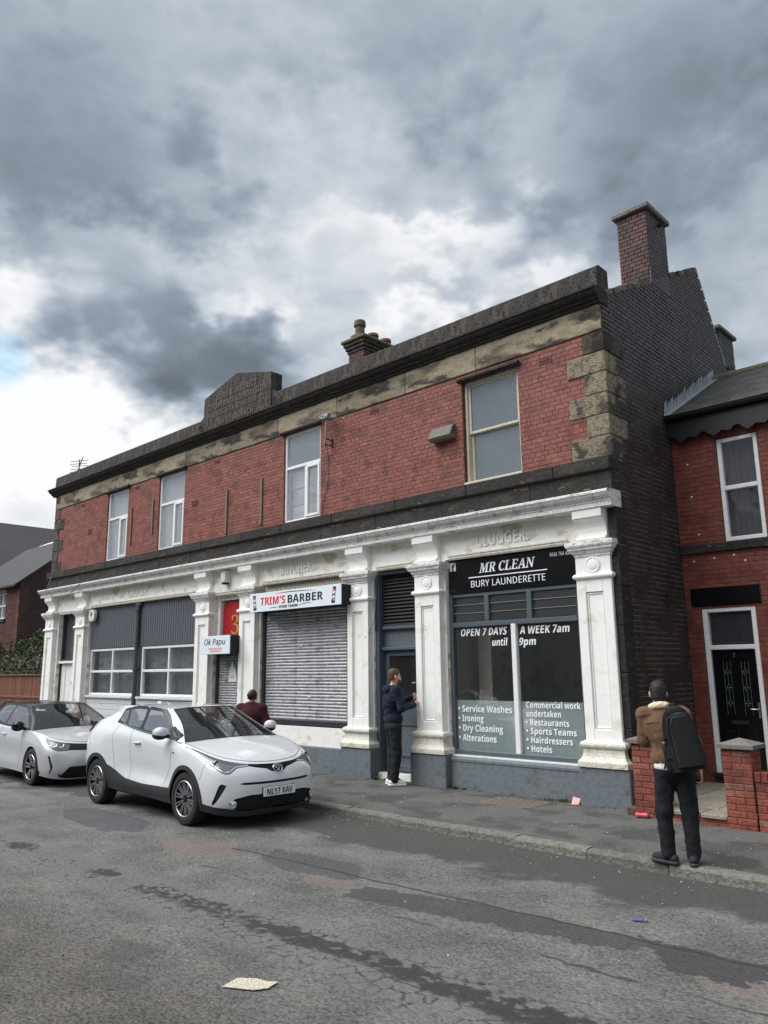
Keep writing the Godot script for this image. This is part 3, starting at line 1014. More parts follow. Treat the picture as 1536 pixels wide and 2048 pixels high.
func soot_tones() -> Array:
	return [Color(0.042, 0.036, 0.036), Color(0.050, 0.041, 0.040), Color(0.036, 0.032, 0.033), Color(0.064, 0.047, 0.042), Color(0.045, 0.038, 0.038), Color(0.082, 0.052, 0.044), Color(0.053, 0.042, 0.041), Color(0.040, 0.037, 0.039)]

func stones(parent: Node3D, called: String, mat: Material, x0: float, x1: float, y0: float, y1: float, z0: float, z1: float, L: float, bevel := 0.008, lo := 0.8, hi := 1.12) -> void:
	var x := x0
	while x < x1 - 0.05:
		var e := minf(x + L * rng.randf_range(0.8, 1.25), x1)
		if x1 - e < L * 0.4: e = x1
		var m := MB.new()
		var t := rng.randf_range(lo, hi)
		m.col = Color(t, t * rng.randf_range(0.97, 1.0), t * rng.randf_range(0.93, 1.0))
		m.bbox(Vector3(x + 0.002, y0, z0), Vector3(e - 0.002, y1, z1 + rng.randf_range(-0.003, 0.003)), bevel)
		put(called, m, mat, parent)
		x = e

func make_shop_building() -> void:
	var B := thing("shop_building", "two storey red brick parade of shops with white painted pilasters and sooty stone parapet", "building")
	var wins := [Rect2(-20.08, 4.91, 1.16, 1.95), Rect2(-17.38, 4.91, 1.20, 1.95), Rect2(-12.40, 4.92, 1.17, 1.95), Rect2(-7.63, 4.93, 1.13, 1.83)]
	# --- upper brickwork
	var fw := part("front_wall", B)
	var m := MB.new()
	holed(m, Rect2(XL, 4.42, XR - 0.02 - XL, 3.06), wins, ZB - 0.35, ZB - 0.004)
	put("mortar_bed", m, M.mortar, fw)
	var holes := []
	for w: Rect2 in wins: holes.append(Rect2(w.position.x - XL, w.position.y - 4.92 - 0.1, w.size.x, w.size.y + 0.1))
	for k in 6:
		var wq := 0.62 if k % 2 == 0 else 0.34
		holes.append(Rect2(XR - XL - wq, k * 0.325, 1.0, 0.325))
		holes.append(Rect2(-0.5, k * 0.325, 0.5 + (0.62 if k % 2 == 0 else 0.34), 0.325))
	# air bricks in the brickwork
	for q in [Vector2(-5.98, 6.62), Vector2(-9.72, 6.70), Vector2(-14.85, 6.72), Vector2(-18.5, 6.72), Vector2(-15.72, 5.82), Vector2(-21.05, 5.83), Vector2(-21.6, 6.72)]:
		var ab := MB.new()
		var hgt := 0.075 if q.y > 6.5 else 0.15
		ab.col = Color(0.17, 0.05, 0.04)
		holed(ab, Rect2(q.x - 0.115, q.y, 0.23, hgt), air_holes(q, hgt), ZB - 0.003, ZB + 0.006)
		put("air_brick", ab, M.brick, fw)
		holes.append(Rect2(q.x - 0.115 - XL, q.y - 4.92, 0.23, hgt))
	lay_bricks(fw, "brick", M.brick, Vector3(XL, 4.92, ZB - 0.008), Vector3.RIGHT, Vector3(0, 0, 1), 1.96, func(t): return spans(0.0, XR - XL, holes, t), red_tones(), {"header_every": 4, "joint": 0.007, "proud": 0.006})
	# --- dressed stone: sill course, band, frieze, mouldings, parapet
	var sc := part("sill_course", B)
	stones(sc, "sill_stone", M.soot, XL - 0.03, XR + 0.02, 4.72, 4.915, ZB - 0.2, -9.97, 1.35, 0.014)
	var bd := part("stone_band", B)
	stones(bd, "band_stone", M.soot, XL - 0.01, XR + 0.005, 4.385, 4.72, ZB - 0.2, -10.03, 1.6, 0.008, 0.8, 1.25)
	var fz := part("frieze", B)
	stones(fz, "frieze_stone", M.frieze, XL + 0.0, XR - 0.004, 6.88, 7.30, ZB - 0.3, -10.075, 1.5, 0.01, 0.72, 1.12)
	for w: Rect2 in wins:   # moulded heads over the windows
		var hm := MB.new()
		hm.col = Color(1, 1, 1)
		hm.sweep_x(PackedVector2Array([Vector2(-10.08, w.end.y - 0.03), Vector2(-10.02, w.end.y + 0.0), Vector2(-10.02, w.end.y + 0.03), Vector2(-10.045, w.end.y + 0.05), Vector2(-10.08, w.end.y + 0.06)]), w.position.x - 0.06, w.end.x + 0.06)
		put("window_head", hm, M.soot, fz)
	var cm := MB.new()
	var prof := PackedVector2Array([Vector2(-10.3, 7.30), Vector2(-10.04, 7.30), Vector2(-10.03, 7.335), Vector2(-9.985, 7.35), Vector2(-9.975, 7.385), Vector2(-9.93, 7.40), Vector2(-9.90, 7.43), Vector2(-9.885, 7.465), Vector2(-9.86, 7.475), Vector2(-9.86, 7.505), Vector2(-9.90, 7.52), Vector2(-10.03, 7.545), Vector2(-10.3, 7.545)])
	var xx := XL - 0.16
	var cor := part("upper_cornice", B)
	while xx < XR - 0.1:
		var e := minf(xx + rng.randf_range(1.6, 2.2), XR + 0.02)
		if XR - e < 0.8: e = XR + 0.02
		cm = MB.new()
		var t := rng.randf_range(0.7, 1.1)
		cm.col = Color(t, t, t)
		cm.sweep_x(prof, xx + 0.002, e - 0.002)
		put("cornice_stone", cm, M.soot, cor)
		xx = e
	var pp := part("parapet", B)
	var px := XL - 0.02
	while px < XR - 0.05:
		var e := minf(px + rng.randf_range(1.7, 2.3), XR)
		if XR - e < 0.9: e = XR
		if px < -15.3 and e > -15.3: e = -15.3
		elif px < -12.75 and px > -15.35: e = -12.75
		var s := MB.new()
		var t := rng.randf_range(0.78, 1.15)
		s.col = Color(t, t, t)
		s.sweep_x(PackedVector2Array([Vector2(-10.40, 7.50), Vector2(-10.03, 7.50), Vector2(-10.045, 7.88), Vector2(-10.07, 7.905), Vector2(-10.12, 7.93), Vector2(-10.38, 7.93), Vector2(-10.40, 7.9)]), px + 0.003, e - 0.003)
		put("parapet_stone", s, M.parapet, pp)
		px = e
	# name stone over the middle
	var pd := part("name_stone", B)
	var ps := MB.new()
	ps.slab(PackedVector2Array([Vector2(-15.30, 7.51), Vector2(-12.74, 7.51), Vector2(-12.74, 8.38), Vector2(-14.02, 8.70), Vector2(-15.30, 8.38)]), -10.30, -9.995)
	put("tablet", ps, M.parapet, pd)
	for s in [-1.0, 1.0]:
		var sx := -15.30 if s < 0 else -12.74
		var sp := PackedVector2Array()
		for k in 13:
			var a := k / 12.0 * PI * 0.5
			sp.append(Vector2(sx + s * (0.10 + 0.20 * cos(a) + 0.03 * sin(a * 4.0)), 7.51 + 0.06 + 0.34 * sin(a)))
		sp.append(Vector2(sx, 7.97))
		sp.append(Vector2(sx, 7.51))
		sp.append(Vector2(sx + s * 0.32, 7.51))
		var cs := MB.new()
		cs.slab(sp, -10.28, -10.02)
		put("scroll", cs, M.parapet, pd)
		var rg := MB.new()
		var ring := []
		for k in 22:
			var a := k / 21.0 * TAU * 1.35
			var r := 0.10 - 0.06 * k / 21.0
			ring.append(Vector3(sx + s * (0.13 + r * cos(a)), 7.68 + r * sin(a), -10.018))
		rg.tube(ring, 0.012, 6)
		put("scroll_volute", rg, M.parapet, pd)
	var carve := plain(rgb8(98, 92, 82), 0.95)
	for L in [["BURY & DISTRICT", 8.22, 0.135, 1.55], ["CO-OPERATIVE PROVISION", 8.02, 0.135, 2.3], ["SOCIETY, LIMITED", 7.82, 0.125, 1.55], ["No 17 BRANCH", 7.60, 0.125, 1.35]]:
		letters("lettering", L[0], L[2], carve, pd, Vector3(-14.02, L[1], -9.996), {"font": "Droid Sans", "weight": 700, "width": L[3], "depth": 0.012, "base": 0.02})
	letters("lettering", "18", 0.20, carve, pd, Vector3(-15.05, 7.68, -9.996), {"depth": 0.012})
	letters("lettering", "91", 0.20, carve, pd, Vector3(-12.98, 7.74, -9.996), {"depth": 0.012})
	# quoins
	var qn := part("quoins", B)
	for k in 6:
		var y0 := 4.925 + k * 0.325
		var front := 0.63 if k % 2 == 0 else 0.35
		var side := 0.35 if k % 2 == 0 else 0.60
		for right in [true, false]:
			var q := MB.new()
			var t := rng.randf_range(0.72, 1.15) if right else rng.randf_range(0.28, 0.4)
			if right and k == 5: t = 0.3
			if right and k == 4: t = 1.25
			q.col = Color(t, t, t)
			if right: q.bbox(Vector3(XR - front, y0 + 0.004, ZB - side), Vector3(XR + 0.012, y0 + 0.321, ZB + 0.014), 0.012)
			else: q.bbox(Vector3(XL - 0.02, y0 + 0.004, ZB - side), Vector3(XL + front, y0 + 0.321, ZB + 0.014), 0.012)
			put("quoin", q, M.quoin, qn)
	# --- gable wall
	var gw := part("gable_wall", B)
	var gp := PackedVector2Array([Vector2(10.10, 0.0), Vector2(15.30, 0.0), Vector2(15.30, 7.65), Vector2(14.15, 9.42), Vector2(10.2, 7.46), Vector2(10.10, 7.46)])
	var gm := MB.new()
	gm.xf = Transform3D(Basis(Vector3(0, 0, -1), Vector3.UP, Vector3.RIGHT), Vector3.ZERO)
	gm.slab(gp, XR - 0.3, XR - 0.006)
	put("mortar_bed", gm, M.mortar_gable, gw)
	var gspan := func(t: float) -> Array:
		var y := t + PAVE
		var a := 0.0
		var b := 5.2
		if y < 4.4: a = 0.27
		if y < 5.75: b = 2.24
		elif y < 7.3: b = minf(5.2, 2.0 + (y - 5.75) / 0.54 + 0.35)
		if y > 7.46: a = 0.05 + (y - 7.46) / 0.495
		if y > 7.65: b = 5.2 - (y - 7.65) * 0.65
		if y > 4.9 and y < 6.87: a = 0.34 if int((y - 4.925) / 0.325) % 2 == 0 else 0.59
		return [Vector2(a, b)] if b > a + 0.06 else []
	lay_bricks(gw, "sooty_brick", M.soot_brick, Vector3(XR, PAVE, ZB), Vector3(0, 0, -1), Vector3.RIGHT, 9.3, gspan, soot_tones(), {"proud": 0.004, "header_every": 4, "joint": 0.013})
	var cn := part("corner_stones", B)
	var cy := PAVE
	while cy < 4.36:
		var h2 := minf(cy + rng.randf_range(0.45, 0.75), 4.384)
		var q := MB.new()
		var t := rng.randf_range(0.7, 1.1)
		q.col = Color(t, t, t)
		q.bbox(Vector3(XR - 0.1, cy + 0.003, ZB - 0.27), Vector3(XR + 0.012 + rng.randf() * 0.01, h2 - 0.003, ZB + 0.04), 0.008)
		put("corner_stone", q, M.soot, cn)
		cy = h2
	# verge of the gable: bedding slates and mortar, ragged
	var vg := part("verge", B)
	var z := -10.2
	while z > -14.1:
		var y := 7.46 + (-10.2 - z) * 0.496
		if z < -11.95 and z > -12.85:
			z -= 0.2
			continue
		var w := rng.randf_range(0.14, 0.26)
		var q := MB.new()
		var t := rng.randf_range(0.5, 1.25)
		q.col = Color(t, t * 0.97, t * 0.9)
		q.xf = Transform3D(Basis(Vector3.RIGHT, -0.46 + rng.randf_range(-0.08, 0.08)) , Vector3(XR - 0.1, y + 0.03, z))
		q.xf = Transform3D(Basis(Vector3.RIGHT, 0.46 + rng.randf_range(-0.08, 0.08)), Vector3(XR - 0.1, y + 0.02 + rng.randf_range(-0.01, 0.02), z))
		q.box(Vector3(-0.2, -0.04, -w * 0.5), Vector3(0.115 + rng.randf_range(-0.03, 0.02), 0.045, w * 0.5))
		put("verge_stone", q, M.concrete_cap if rng.randf() < 0.7 else M.mossy, vg)
		z -= w + 0.004
	for k in 9:
		var tq := k / 9.0
		var q := MB.new()
		q.col = Color(0.5, 0.5, 0.5)
		q.xf = Transform3D(Basis(Vector3.RIGHT, -0.99 + rng.randf_range(-0.06, 0.06)), Vector3(XR - 0.1, 9.40 - tq * 1.72, -14.2 - tq * 1.12))
		q.box(Vector3(-0.2, -0.02, -0.1), Vector3(0.11, 0.03, 0.1))
		put("verge_slate", q, M.slate, vg)
	# --- roof, back, sides, floors: the closed shell behind the front
	var rf := MB.new()
	rf.col = Color(0.07, 0.075, 0.08)
	rf.sweep_x(PackedVector2Array([Vector2(-10.38, 7.42), Vector2(-10.38, 7.52), Vector2(-14.15, 9.44), Vector2(-15.5, 7.4), Vector2(-15.5, 7.3), Vector2(-14.15, 9.30)]), XL + 0.1, XR - 0.25)
	put("roof", rf, M.slate, B)
	var sh := MB.new()
	sh.box(Vector3(XL, 0, -15.5), Vector3(XR - 0.3, 7.5, -15.25))
	sh.box(Vector3(XL, 0, -15.25), Vector3(XL + 0.25, 7.5, -10.45))
	put("rear_walls", sh, M.mortar, B)
	var fl := MB.new()
	fl.box(Vector3(XL + 0.25, 4.2, -15.25), Vector3(XR - 0.3, 4.4, -10.46))
	fl.box(Vector3(XL + 0.25, 0.02, -15.25), Vector3(XR - 0.3, 0.18, -10.36))
	put("floors", fl, M.room_dark, B)
	var dv := MB.new()
	for q in [-21.2, -15.2, -13.45, -10.15, -8.45]:
		dv.box(Vector3(q - 0.08, 0.18, -15.2), Vector3(q + 0.08, 4.2, -10.37))
	for q in [-18.2, -14.3, -9.4]:
		dv.box(Vector3(q - 0.08, 4.4, -15.2), Vector3(q + 0.08, 7.4, -10.46))
	dv.box(Vector3(XL + 0.25, 0.18, -13.4), Vector3(XR - 0.3, 4.2, -13.3))
	dv.box(Vector3(XL + 0.25, 4.4, -13.4), Vector3(XR - 0.3, 7.4, -13.3))
	put("partitions", dv, M.room, B)
	# --- chimneys
	chimney_gable(B)
	chimney_rear(B)
	chimney_middle(B)
	# --- upper windows
	upvc_window(B, wins[0], 0)
	upvc_window(B, wins[1], 1)
	upvc_window(B, wins[2], 2)
	sash_window(B, wins[3])
	# old sign battens
	for q in [[-18.70, 5.25, 6.25], [-17.62, 5.40, 6.30], [-14.40, 4.98, 6.02], [-13.12, 5.02, 6.05]]:
		put_box("batten", Vector3(q[0] - 0.03, q[1], ZB + 0.002), Vector3(q[0] + 0.03, q[2], ZB + 0.03), M.rust, fw, 0.006)
	shop_fronts(B)

func air_holes(q: Vector2, hgt: float) -> Array:
	var out := []
	var rows := 1 if hgt < 0.1 else 2
	for r in rows:
		for k in 5:
			out.append(Rect2(q.x - 0.095 + k * 0.04, q.y + 0.018 + r * 0.07, 0.024, 0.04))
	return out

func chimney_gable(B: Node3D) -> void:
	var c := part("chimney", B)
	var x0 := -5.52
	var z0 := -12.84
	var z1 := -12.05
	put_box("mortar_core", Vector3(x0 + 0.005, 7.9, z0 + 0.005), Vector3(XR - 0.006, 9.76, z1 - 0.005), M.mortar, c)
	var tones := [Color(0.10, 0.035, 0.032), Color(0.13, 0.042, 0.036), Color(0.065, 0.032, 0.033), Color(0.16, 0.052, 0.042), Color(0.045, 0.030, 0.032), Color(0.085, 0.036, 0.035)]
	lay_bricks(c, "chimney_brick", M.brick, Vector3(x0, 8.40, z1), Vector3.RIGHT, Vector3(0, 0, 1), 1.35, func(t): return [Vector2(0, XR - x0 - (0.03 if t < 0.3 else 0.0))], tones, {"limit": 80, "header_every": 3, "proud": 0.006})
	lay_bricks(c, "sooty_brick", M.soot_brick, Vector3(XR, 8.40, z1), Vector3(0, 0, -1), Vector3.RIGHT, 1.35, func(t): return [Vector2(0, z1 - z0)], soot_tones(), {"limit": 90, "header_every": 3, "proud": 0.004})
	lay_bricks(c, "sooty_brick", M.soot_brick, Vector3(x0, 8.40, z0), Vector3(0, 0, 1), Vector3.LEFT, 1.35, func(t): return [Vector2(0, z1 - z0)], soot_tones(), {"limit": 0, "header_every": 3, "proud": 0.004})
	var cap := MB.new()
	cap.bbox(Vector3(x0 - 0.07, 9.77, z0 - 0.07), Vector3(-5.26, 9.86, z1 + 0.07), 0.015)
	cap.bbox(Vector3(-5.255, 9.775, z0 - 0.06), Vector3(XR + 0.07, 9.87, z1 + 0.075), 0.015)
	put("chimney_cap", cap, M.concrete_cap, c)
	weed(c, "chimney_weed", Vector3(XR + 0.03, 9.62, -12.55), 26, 0.13)

func chimney_rear(B: Node3D) -> void:
	var c := part("chimney", B)
	put_box("mortar_core", Vector3(-5.5, 6.9, -15.85), Vector3(XR - 0.006, 8.50, -15.05), M.mortar, c)
	lay_bricks(c, "sooty_brick", M.soot_brick, Vector3(-5.5, 7.0, -15.045), Vector3.RIGHT, Vector3(0, 0, 1), 1.5, func(t): return [Vector2(0, 0.52)], soot_tones(), {"limit": 40, "header_every": 3})
	lay_bricks(c, "sooty_brick", M.soot_brick, Vector3(XR, 7.0, -15.05), Vector3(0, 0, -1), Vector3.RIGHT, 1.5, func(t): return [Vector2(0, 0.8)], soot_tones(), {"limit": 40, "header_every": 3})
	put_box("chimney_cap", Vector3(-5.57, 8.50, -15.92), Vector3(XR + 0.07, 8.58, -14.98), M.concrete_cap, c, 0.015)
	weed(c, "chimney_weed", Vector3(XR + 0.02, 7.72, -15.4), 20, 0.14)

func chimney_middle(B: Node3D) -> void:
	var c := part("chimney", B)
	var x0 := -12.88
	var x1 := -12.36
	var z1 := -12.5
	var z0 := -13.75
	put_box("mortar_core", Vector3(x0 + 0.004, 8.0, z0 + 0.004), Vector3(x1 - 0.004, 9.56, z1 - 0.004), M.mortar, c)
	var tones := [Color(0.12, 0.045, 0.038), Color(0.15, 0.055, 0.045), Color(0.08, 0.038, 0.036), Color(0.10, 0.04, 0.036)]
	lay_bricks(c, "chimney_brick", M.brick, Vector3(x0, 8.75, z1), Vector3.RIGHT, Vector3(0, 0, 1), 0.8, func(t): return [Vector2(0, x1 - x0)], tones, {"limit": 60, "header_every": 3})
	lay_bricks(c, "chimney_brick", M.brick, Vector3(x1, 8.75, z1), Vector3(0, 0, -1), Vector3.RIGHT, 0.8, func(t): return [Vector2(0, z1 - z0)], tones, {"limit": 60, "header_every": 3})
	for k in 3:
		var o := 0.03 + k * 0.035
		put_box("corbel_course", Vector3(x0 - o, 9.56 + k * 0.085, z0 - o), Vector3(x1 + o, 9.56 + k * 0.085 + 0.078, z1 + o), M.parapet, c, 0.006)
	put_box("chimney_cap", Vector3(x0 - 0.15, 9.815, z0 - 0.15), Vector3(x1 + 0.15, 9.90, z1 + 0.15), M.mossy, c, 0.02)
	for k in 3:
		var zz := z1 - 0.12 - k * 0.46
		var pm := MB.new()
		var tall := 0.42 if k == 0 else 0.22
		pm.bbox(Vector3(-12.78, 9.89, zz - 0.17), Vector3(-12.44, 10.02, zz + 0.17), 0.02)
		pm.lathe(Vector3(-12.61, 9.98, zz), [Vector2(0.125, 0), Vector2(0.115, tall * 0.6), Vector2(0.115, tall * 0.62), Vector2(0.15, tall * 0.66), Vector2(0.145, tall * 0.9), Vector2(0.13, tall), Vector2(0.09, tall), Vector2(0.09, tall - 0.1)], 18)
		put("chimney_pot", pm, M.mossy if k == 0 else M.clay, c)

func weed(parent: Node3D, called: String, at: Vector3, n: int, size: float) -> MeshInstance3D:
	var m := MB.new()
	for k in n:
		var a := rng.randf() * TAU
		var d := Vector3(cos(a), rng.randf_range(0.2, 1.3), sin(a)).normalized()
		var L := size * rng.randf_range(0.5, 1.2)
		var s := d.cross(Vector3.UP).normalized() * L * 0.10
		var o := at + Vector3(rng.randf_range(-1, 1), 0, rng.randf_range(-1, 1)) * size * 0.25
		var g := rng.randf_range(0.6, 1.3)
		m.col = Color(0.055 * g, 0.085 * g, 0.025 * g)
		m.quad(o, o + d * L * 0.5 + s, o + d * L - Vector3(0, L * 0.15, 0), o + d * L * 0.5 - s)
	return put(called, m, M.leaf, parent)

# frame bar as a bevelled box
func bar(m: MB, x0: float, y0: float, x1: float, y1: float, z0: float, z1: float, b := 0.008) -> void:
	m.bbox(Vector3(x0, y0, z0), Vector3(x1, y1, z1), b)

func rect_frame(m: MB, r: Rect2, t: float, z0: float, z1: float, b := 0.008) -> void:
	bar(m, r.position.x, r.position.y, r.position.x + t, r.end.y, z0, z1, b)
	bar(m, r.end.x - t, r.position.y, r.end.x, r.end.y, z0, z1, b)
	bar(m, r.position.x + t, r.position.y, r.end.x - t, r.position.y + t, z0, z1 - 0.001, b)
	bar(m, r.position.x + t, r.end.y - t, r.end.x - t, r.end.y, z0, z1 - 0.001, b)

func pane(parent: Node3D, r: Rect2, z: float, mat: Material, tilt := 0.0, called := "pane") -> MeshInstance3D:
	var m := MB.new()
	var dz := tilt
	m.quad(Vector3(r.position.x, r.position.y, z - dz), Vector3(r.end.x, r.position.y, z + dz), Vector3(r.end.x, r.end.y, z + dz * 0.5), Vector3(r.position.x, r.end.y, z - dz * 0.5))
	return put(called, m, mat, parent)

func upvc_window(B: Node3D, r: Rect2, which: int) -> void:
	var w := part("window", B)
	var z := ZB - 0.06
	var m := MB.new()
	var f := r.grow(-0.01)
	rect_frame(m, f, 0.06, z - 0.07, z + 0.02)
	var ty := f.position.y + f.size.y * 0.595
	var mx := f.position.x + f.size.x * 0.54
	bar(m, f.position.x + 0.06, ty, f.end.x - 0.06, ty + 0.065, z - 0.07, z + 0.018)
	bar(m, mx, f.position.y + 0.06, mx + 0.06, ty, z - 0.07, z + 0.016)
	put("frame", m, M.upvc, w)
	var cs := MB.new()
	var cr := Rect2(mx + 0.062, f.position.y + 0.062, f.end.x - 0.062 - mx - 0.062, ty - f.position.y - 0.064)
	rect_frame(cs, cr, 0.055, z - 0.04, z + 0.035)
	put("casement", cs, M.upvc, w)
	pane(w, Rect2(f.position.x + 0.06, ty + 0.065, f.size.x - 0.12, f.end.y - 0.06 - ty - 0.065), z - 0.02, M.glass, 0.002)
	pane(w, Rect2(f.position.x + 0.06, f.position.y + 0.06, mx - f.position.x - 0.06, ty - f.position.y - 0.06), z - 0.02, M.glass, -0.003)
	pane(w, cr.grow(-0.055), z - 0.005, M.glass, 0.003)
	# reveals
	var rv := MB.new()
	rv.col = Color(0.33, 0.098, 0.068)
	rv.box(Vector3(r.position.x - 0.004, r.position.y, ZB - 0.2), Vector3(r.position.x + 0.009, r.end.y, ZB - 0.002))
	rv.box(Vector3(r.end.x - 0.009, r.position.y, ZB - 0.2), Vector3(r.end.x + 0.004, r.end.y, ZB - 0.002))
	put("reveal", rv, M.brick, w)
	# what hangs behind the glass
	var c := MB.new()
	if which == 2:
		var cols := [Color(0.75, 0.55, 0.62), Color(0.78, 0.76, 0.68), Color(0.70, 0.42, 0.52), Color(0.70, 0.68, 0.78), Color(0.78, 0.60, 0.66), Color(0.76, 0.74, 0.78)]
		for k in 6:
			for j in 2:
				var bm := MB.new()
				bm.col = cols[k]
				bm.bbox(Vector3(f.position.x + 0.05 + j * 0.54, f.position.y + 0.02 + k * 0.185, z - 0.42), Vector3(f.position.x + 0.58 + j * 0.54, f.position.y + 0.195 + k * 0.185, z - 0.14 - rng.randf() * 0.03), 0.01)
				var mm := plain(Color.WHITE, 0.8)
				mm.vertex_color_use_as_albedo = true
				put("stacked_carton", bm, mm, w)
	else:
		var x := f.position.x + 0.02
		var k := 0
		while x < f.end.x - 0.02:
			var d := 0.028
			var z0 := z - 0.16 + (d if k % 2 == 0 else -d)
			var z1 := z - 0.16 + (-d if k % 2 == 0 else d)
			var e := x + 0.045
			c.quad(Vector3(x, f.position.y, z0), Vector3(e, f.position.y, z1), Vector3(e, f.end.y, z1), Vector3(x, f.end.y, z0))
			x = e
			k += 1
		put("curtain", c, M.net, w)

func sash_window(B: Node3D, r: Rect2) -> void:
	var w := part("sash_window", B)
	var z := ZB - 0.10
	var m := MB.new()
	rect_frame(m, r.grow(-0.005), 0.05, z - 0.1, z + 0.035)
	put("box_frame", m, M.cream_wood, w)
	var up := Rect2(r.position.x + 0.055, r.position.y + 0.90, r.size.x - 0.11, 0.875)
	var lo := Rect2(r.position.x + 0.055, r.position.y + 0.05, r.size.x - 0.11, 0.895)
	var su := MB.new()
	rect_frame(su, up, 0.045, z - 0.05, z - 0.005, 0.006)
	put("upper_sash", su, M.cream_wood, w)
	var sl := MB.new()
	rect_frame(sl, lo, 0.05, z - 0.10, z - 0.055, 0.006)
	put("lower_sash", sl, M.cream_wood, w)
	pane(w, up.grow(-0.045), z - 0.025, M.glass_sash, 0.006)
	pane(w, lo.grow(-0.05), z - 0.075, M.glass_sash, -0.004)
	put_box("timber_sill", Vector3(r.position.x - 0.01, r.position.y - 0.012, z - 0.1), Vector3(r.end.x + 0.01, r.position.y + 0.05, ZB + 0.015), M.cream_wood, w, 0.01)

# ---------------------------------------------------------------- ground floor
func pilaster(B: Node3D, cx: float) -> void:
	var p := part("pilaster", B)
	var m := MB.new()
	m.bbox(Vector3(cx - 0.375, 0.03, -10.36), Vector3(cx + 0.375, 0.595, -9.93), 0.012)
	put("plinth", m, M.plinth, p)
	var b := MB.new()
	b.moulded(cx, 0.27, -10.0, -10.36, [Vector2(0.075, 0.597), Vector2(0.095, 0.605), Vector2(0.098, 0.635), Vector2(0.098, 0.67), Vector2(0.085, 0.69), Vector2(0.068, 0.705), Vector2(0.048, 0.74), Vector2(0.036, 0.785), Vector2(0.034, 0.825), Vector2(0.034, 0.845), Vector2(0.052, 0.852), Vector2(0.066, 0.872), Vector2(0.070, 0.895), Vector2(0.064, 0.918), Vector2(0.05, 0.935), Vector2(0.02, 0.945), Vector2(0.0, 0.96)])
	put("base", b, M.white_base, p)
	# shaft: a sunk panel inside a raised border
	var s := MB.new()
	var y0 := 0.955
	var y1 := 3.165
	s.box(Vector3(cx - 0.268, y0, -10.34), Vector3(cx + 0.268, y1, -10.032))
	put("shaft", s, M.white, p)
	var fr := MB.new()
	bar(fr, cx - 0.27, y0, cx - 0.135, y1, -10.035, -10.0, 0.006)
	bar(fr, cx + 0.135, y0, cx + 0.27, y1, -10.035, -10.0, 0.006)
	bar(fr, cx - 0.135, y0, cx + 0.135, 1.10, -10.035, -10.001, 0.006)
	bar(fr, cx - 0.135, 2.98, cx + 0.135, y1, -10.035, -10.001, 0.006)
	put("panel_border", fr, M.white, p)
	var inner := MB.new()
	rect_frame(inner, Rect2(cx - 0.125, 1.11, 0.25, 1.86), 0.022, -10.036, -10.016, 0.008)
	put("panel_moulding", inner, M.white, p)
	var ring := MB.new()
	ring.moulded(cx, 0.265, -10.0, -10.34, [Vector2(0.0, 3.16), Vector2(0.022, 3.168), Vector2(0.04, 3.185), Vector2(0.046, 3.205), Vector2(0.04, 3.225), Vector2(0.022, 3.242), Vector2(0.0, 3.25)])
	put("necking", ring, M.white, p)
	var die := MB.new()
	die.box(Vector3(cx - 0.268, 3.25, -10.34), Vector3(cx + 0.268, 3.50, -10.002))
	put("die", die, M.white, p)
	var rd := MB.new()
	rd.lathe(Vector3(cx, 3.365, -10.004), [Vector2(0.118, 0), Vector2(0.116, 0.018), Vector2(0.100, 0.026), Vector2(0.092, 0.018), Vector2(0.085, 0.018), Vector2(0.05, 0.030), Vector2(0.0, 0.034)], 24, Vector3(0, 0, 1))
	put("roundel", rd, M.white, p)
	var c := MB.new()
	c.moulded(cx, 0.268, -10.0, -10.34, [Vector2(0.0, 3.48), Vector2(0.012, 3.49), Vector2(0.014, 3.515), Vector2(0.03, 3.53), Vector2(0.045, 3.555), Vector2(0.05, 3.575), Vector2(0.075, 3.585), Vector2(0.08, 3.61), Vector2(0.095, 3.625), Vector2(0.105, 3.645), Vector2(0.108, 3.69), Vector2(0.09, 3.70)])
	put("capital", c, M.cornice, p)
	# console block above
	var k := MB.new()
	k.sweep_x(PackedVector2Array([Vector2(-10.34, 3.70), Vector2(-10.045, 3.70), Vector2(-9.985, 3.715), Vector2(-9.97, 3.735), Vector2(-9.985, 3.755), Vector2(-10.035, 3.775), Vector2(-10.04, 3.83), Vector2(-10.03, 3.90), Vector2(-9.995, 3.965), Vector2(-9.94, 4.0), Vector2(-9.925, 4.02), Vector2(-9.93, 4.035), Vector2(-9.905, 4.04), Vector2(-9.905, 4.165), Vector2(-10.34, 4.165)]), cx - 0.23, cx + 0.23)
	put("console", k, M.white, p)

func slats(parent: Node3D, called: String, mat: Material, r: Rect2, z: float, pitch: float) -> void:
	var prof := PackedVector2Array()
	for k in 7:
		var a := k / 6.0
		prof.append(Vector2(z + 0.010 * sin(a * PI), a * (pitch - 0.006)))
	prof.append(Vector2(z - 0.006, pitch - 0.004))
	prof.append(Vector2(z - 0.006, 0.0))
	var y := r.position.y
	var cache := []
	var sm := MB.new()
	sm.sweep_x(prof, r.position.x, r.end.x)
	cache.append(sm.mesh(mat))
	while y < r.end.y - pitch * 0.5:
		var o := put_mesh(called, cache[0], parent)
		o.position.y = y
		y += pitch

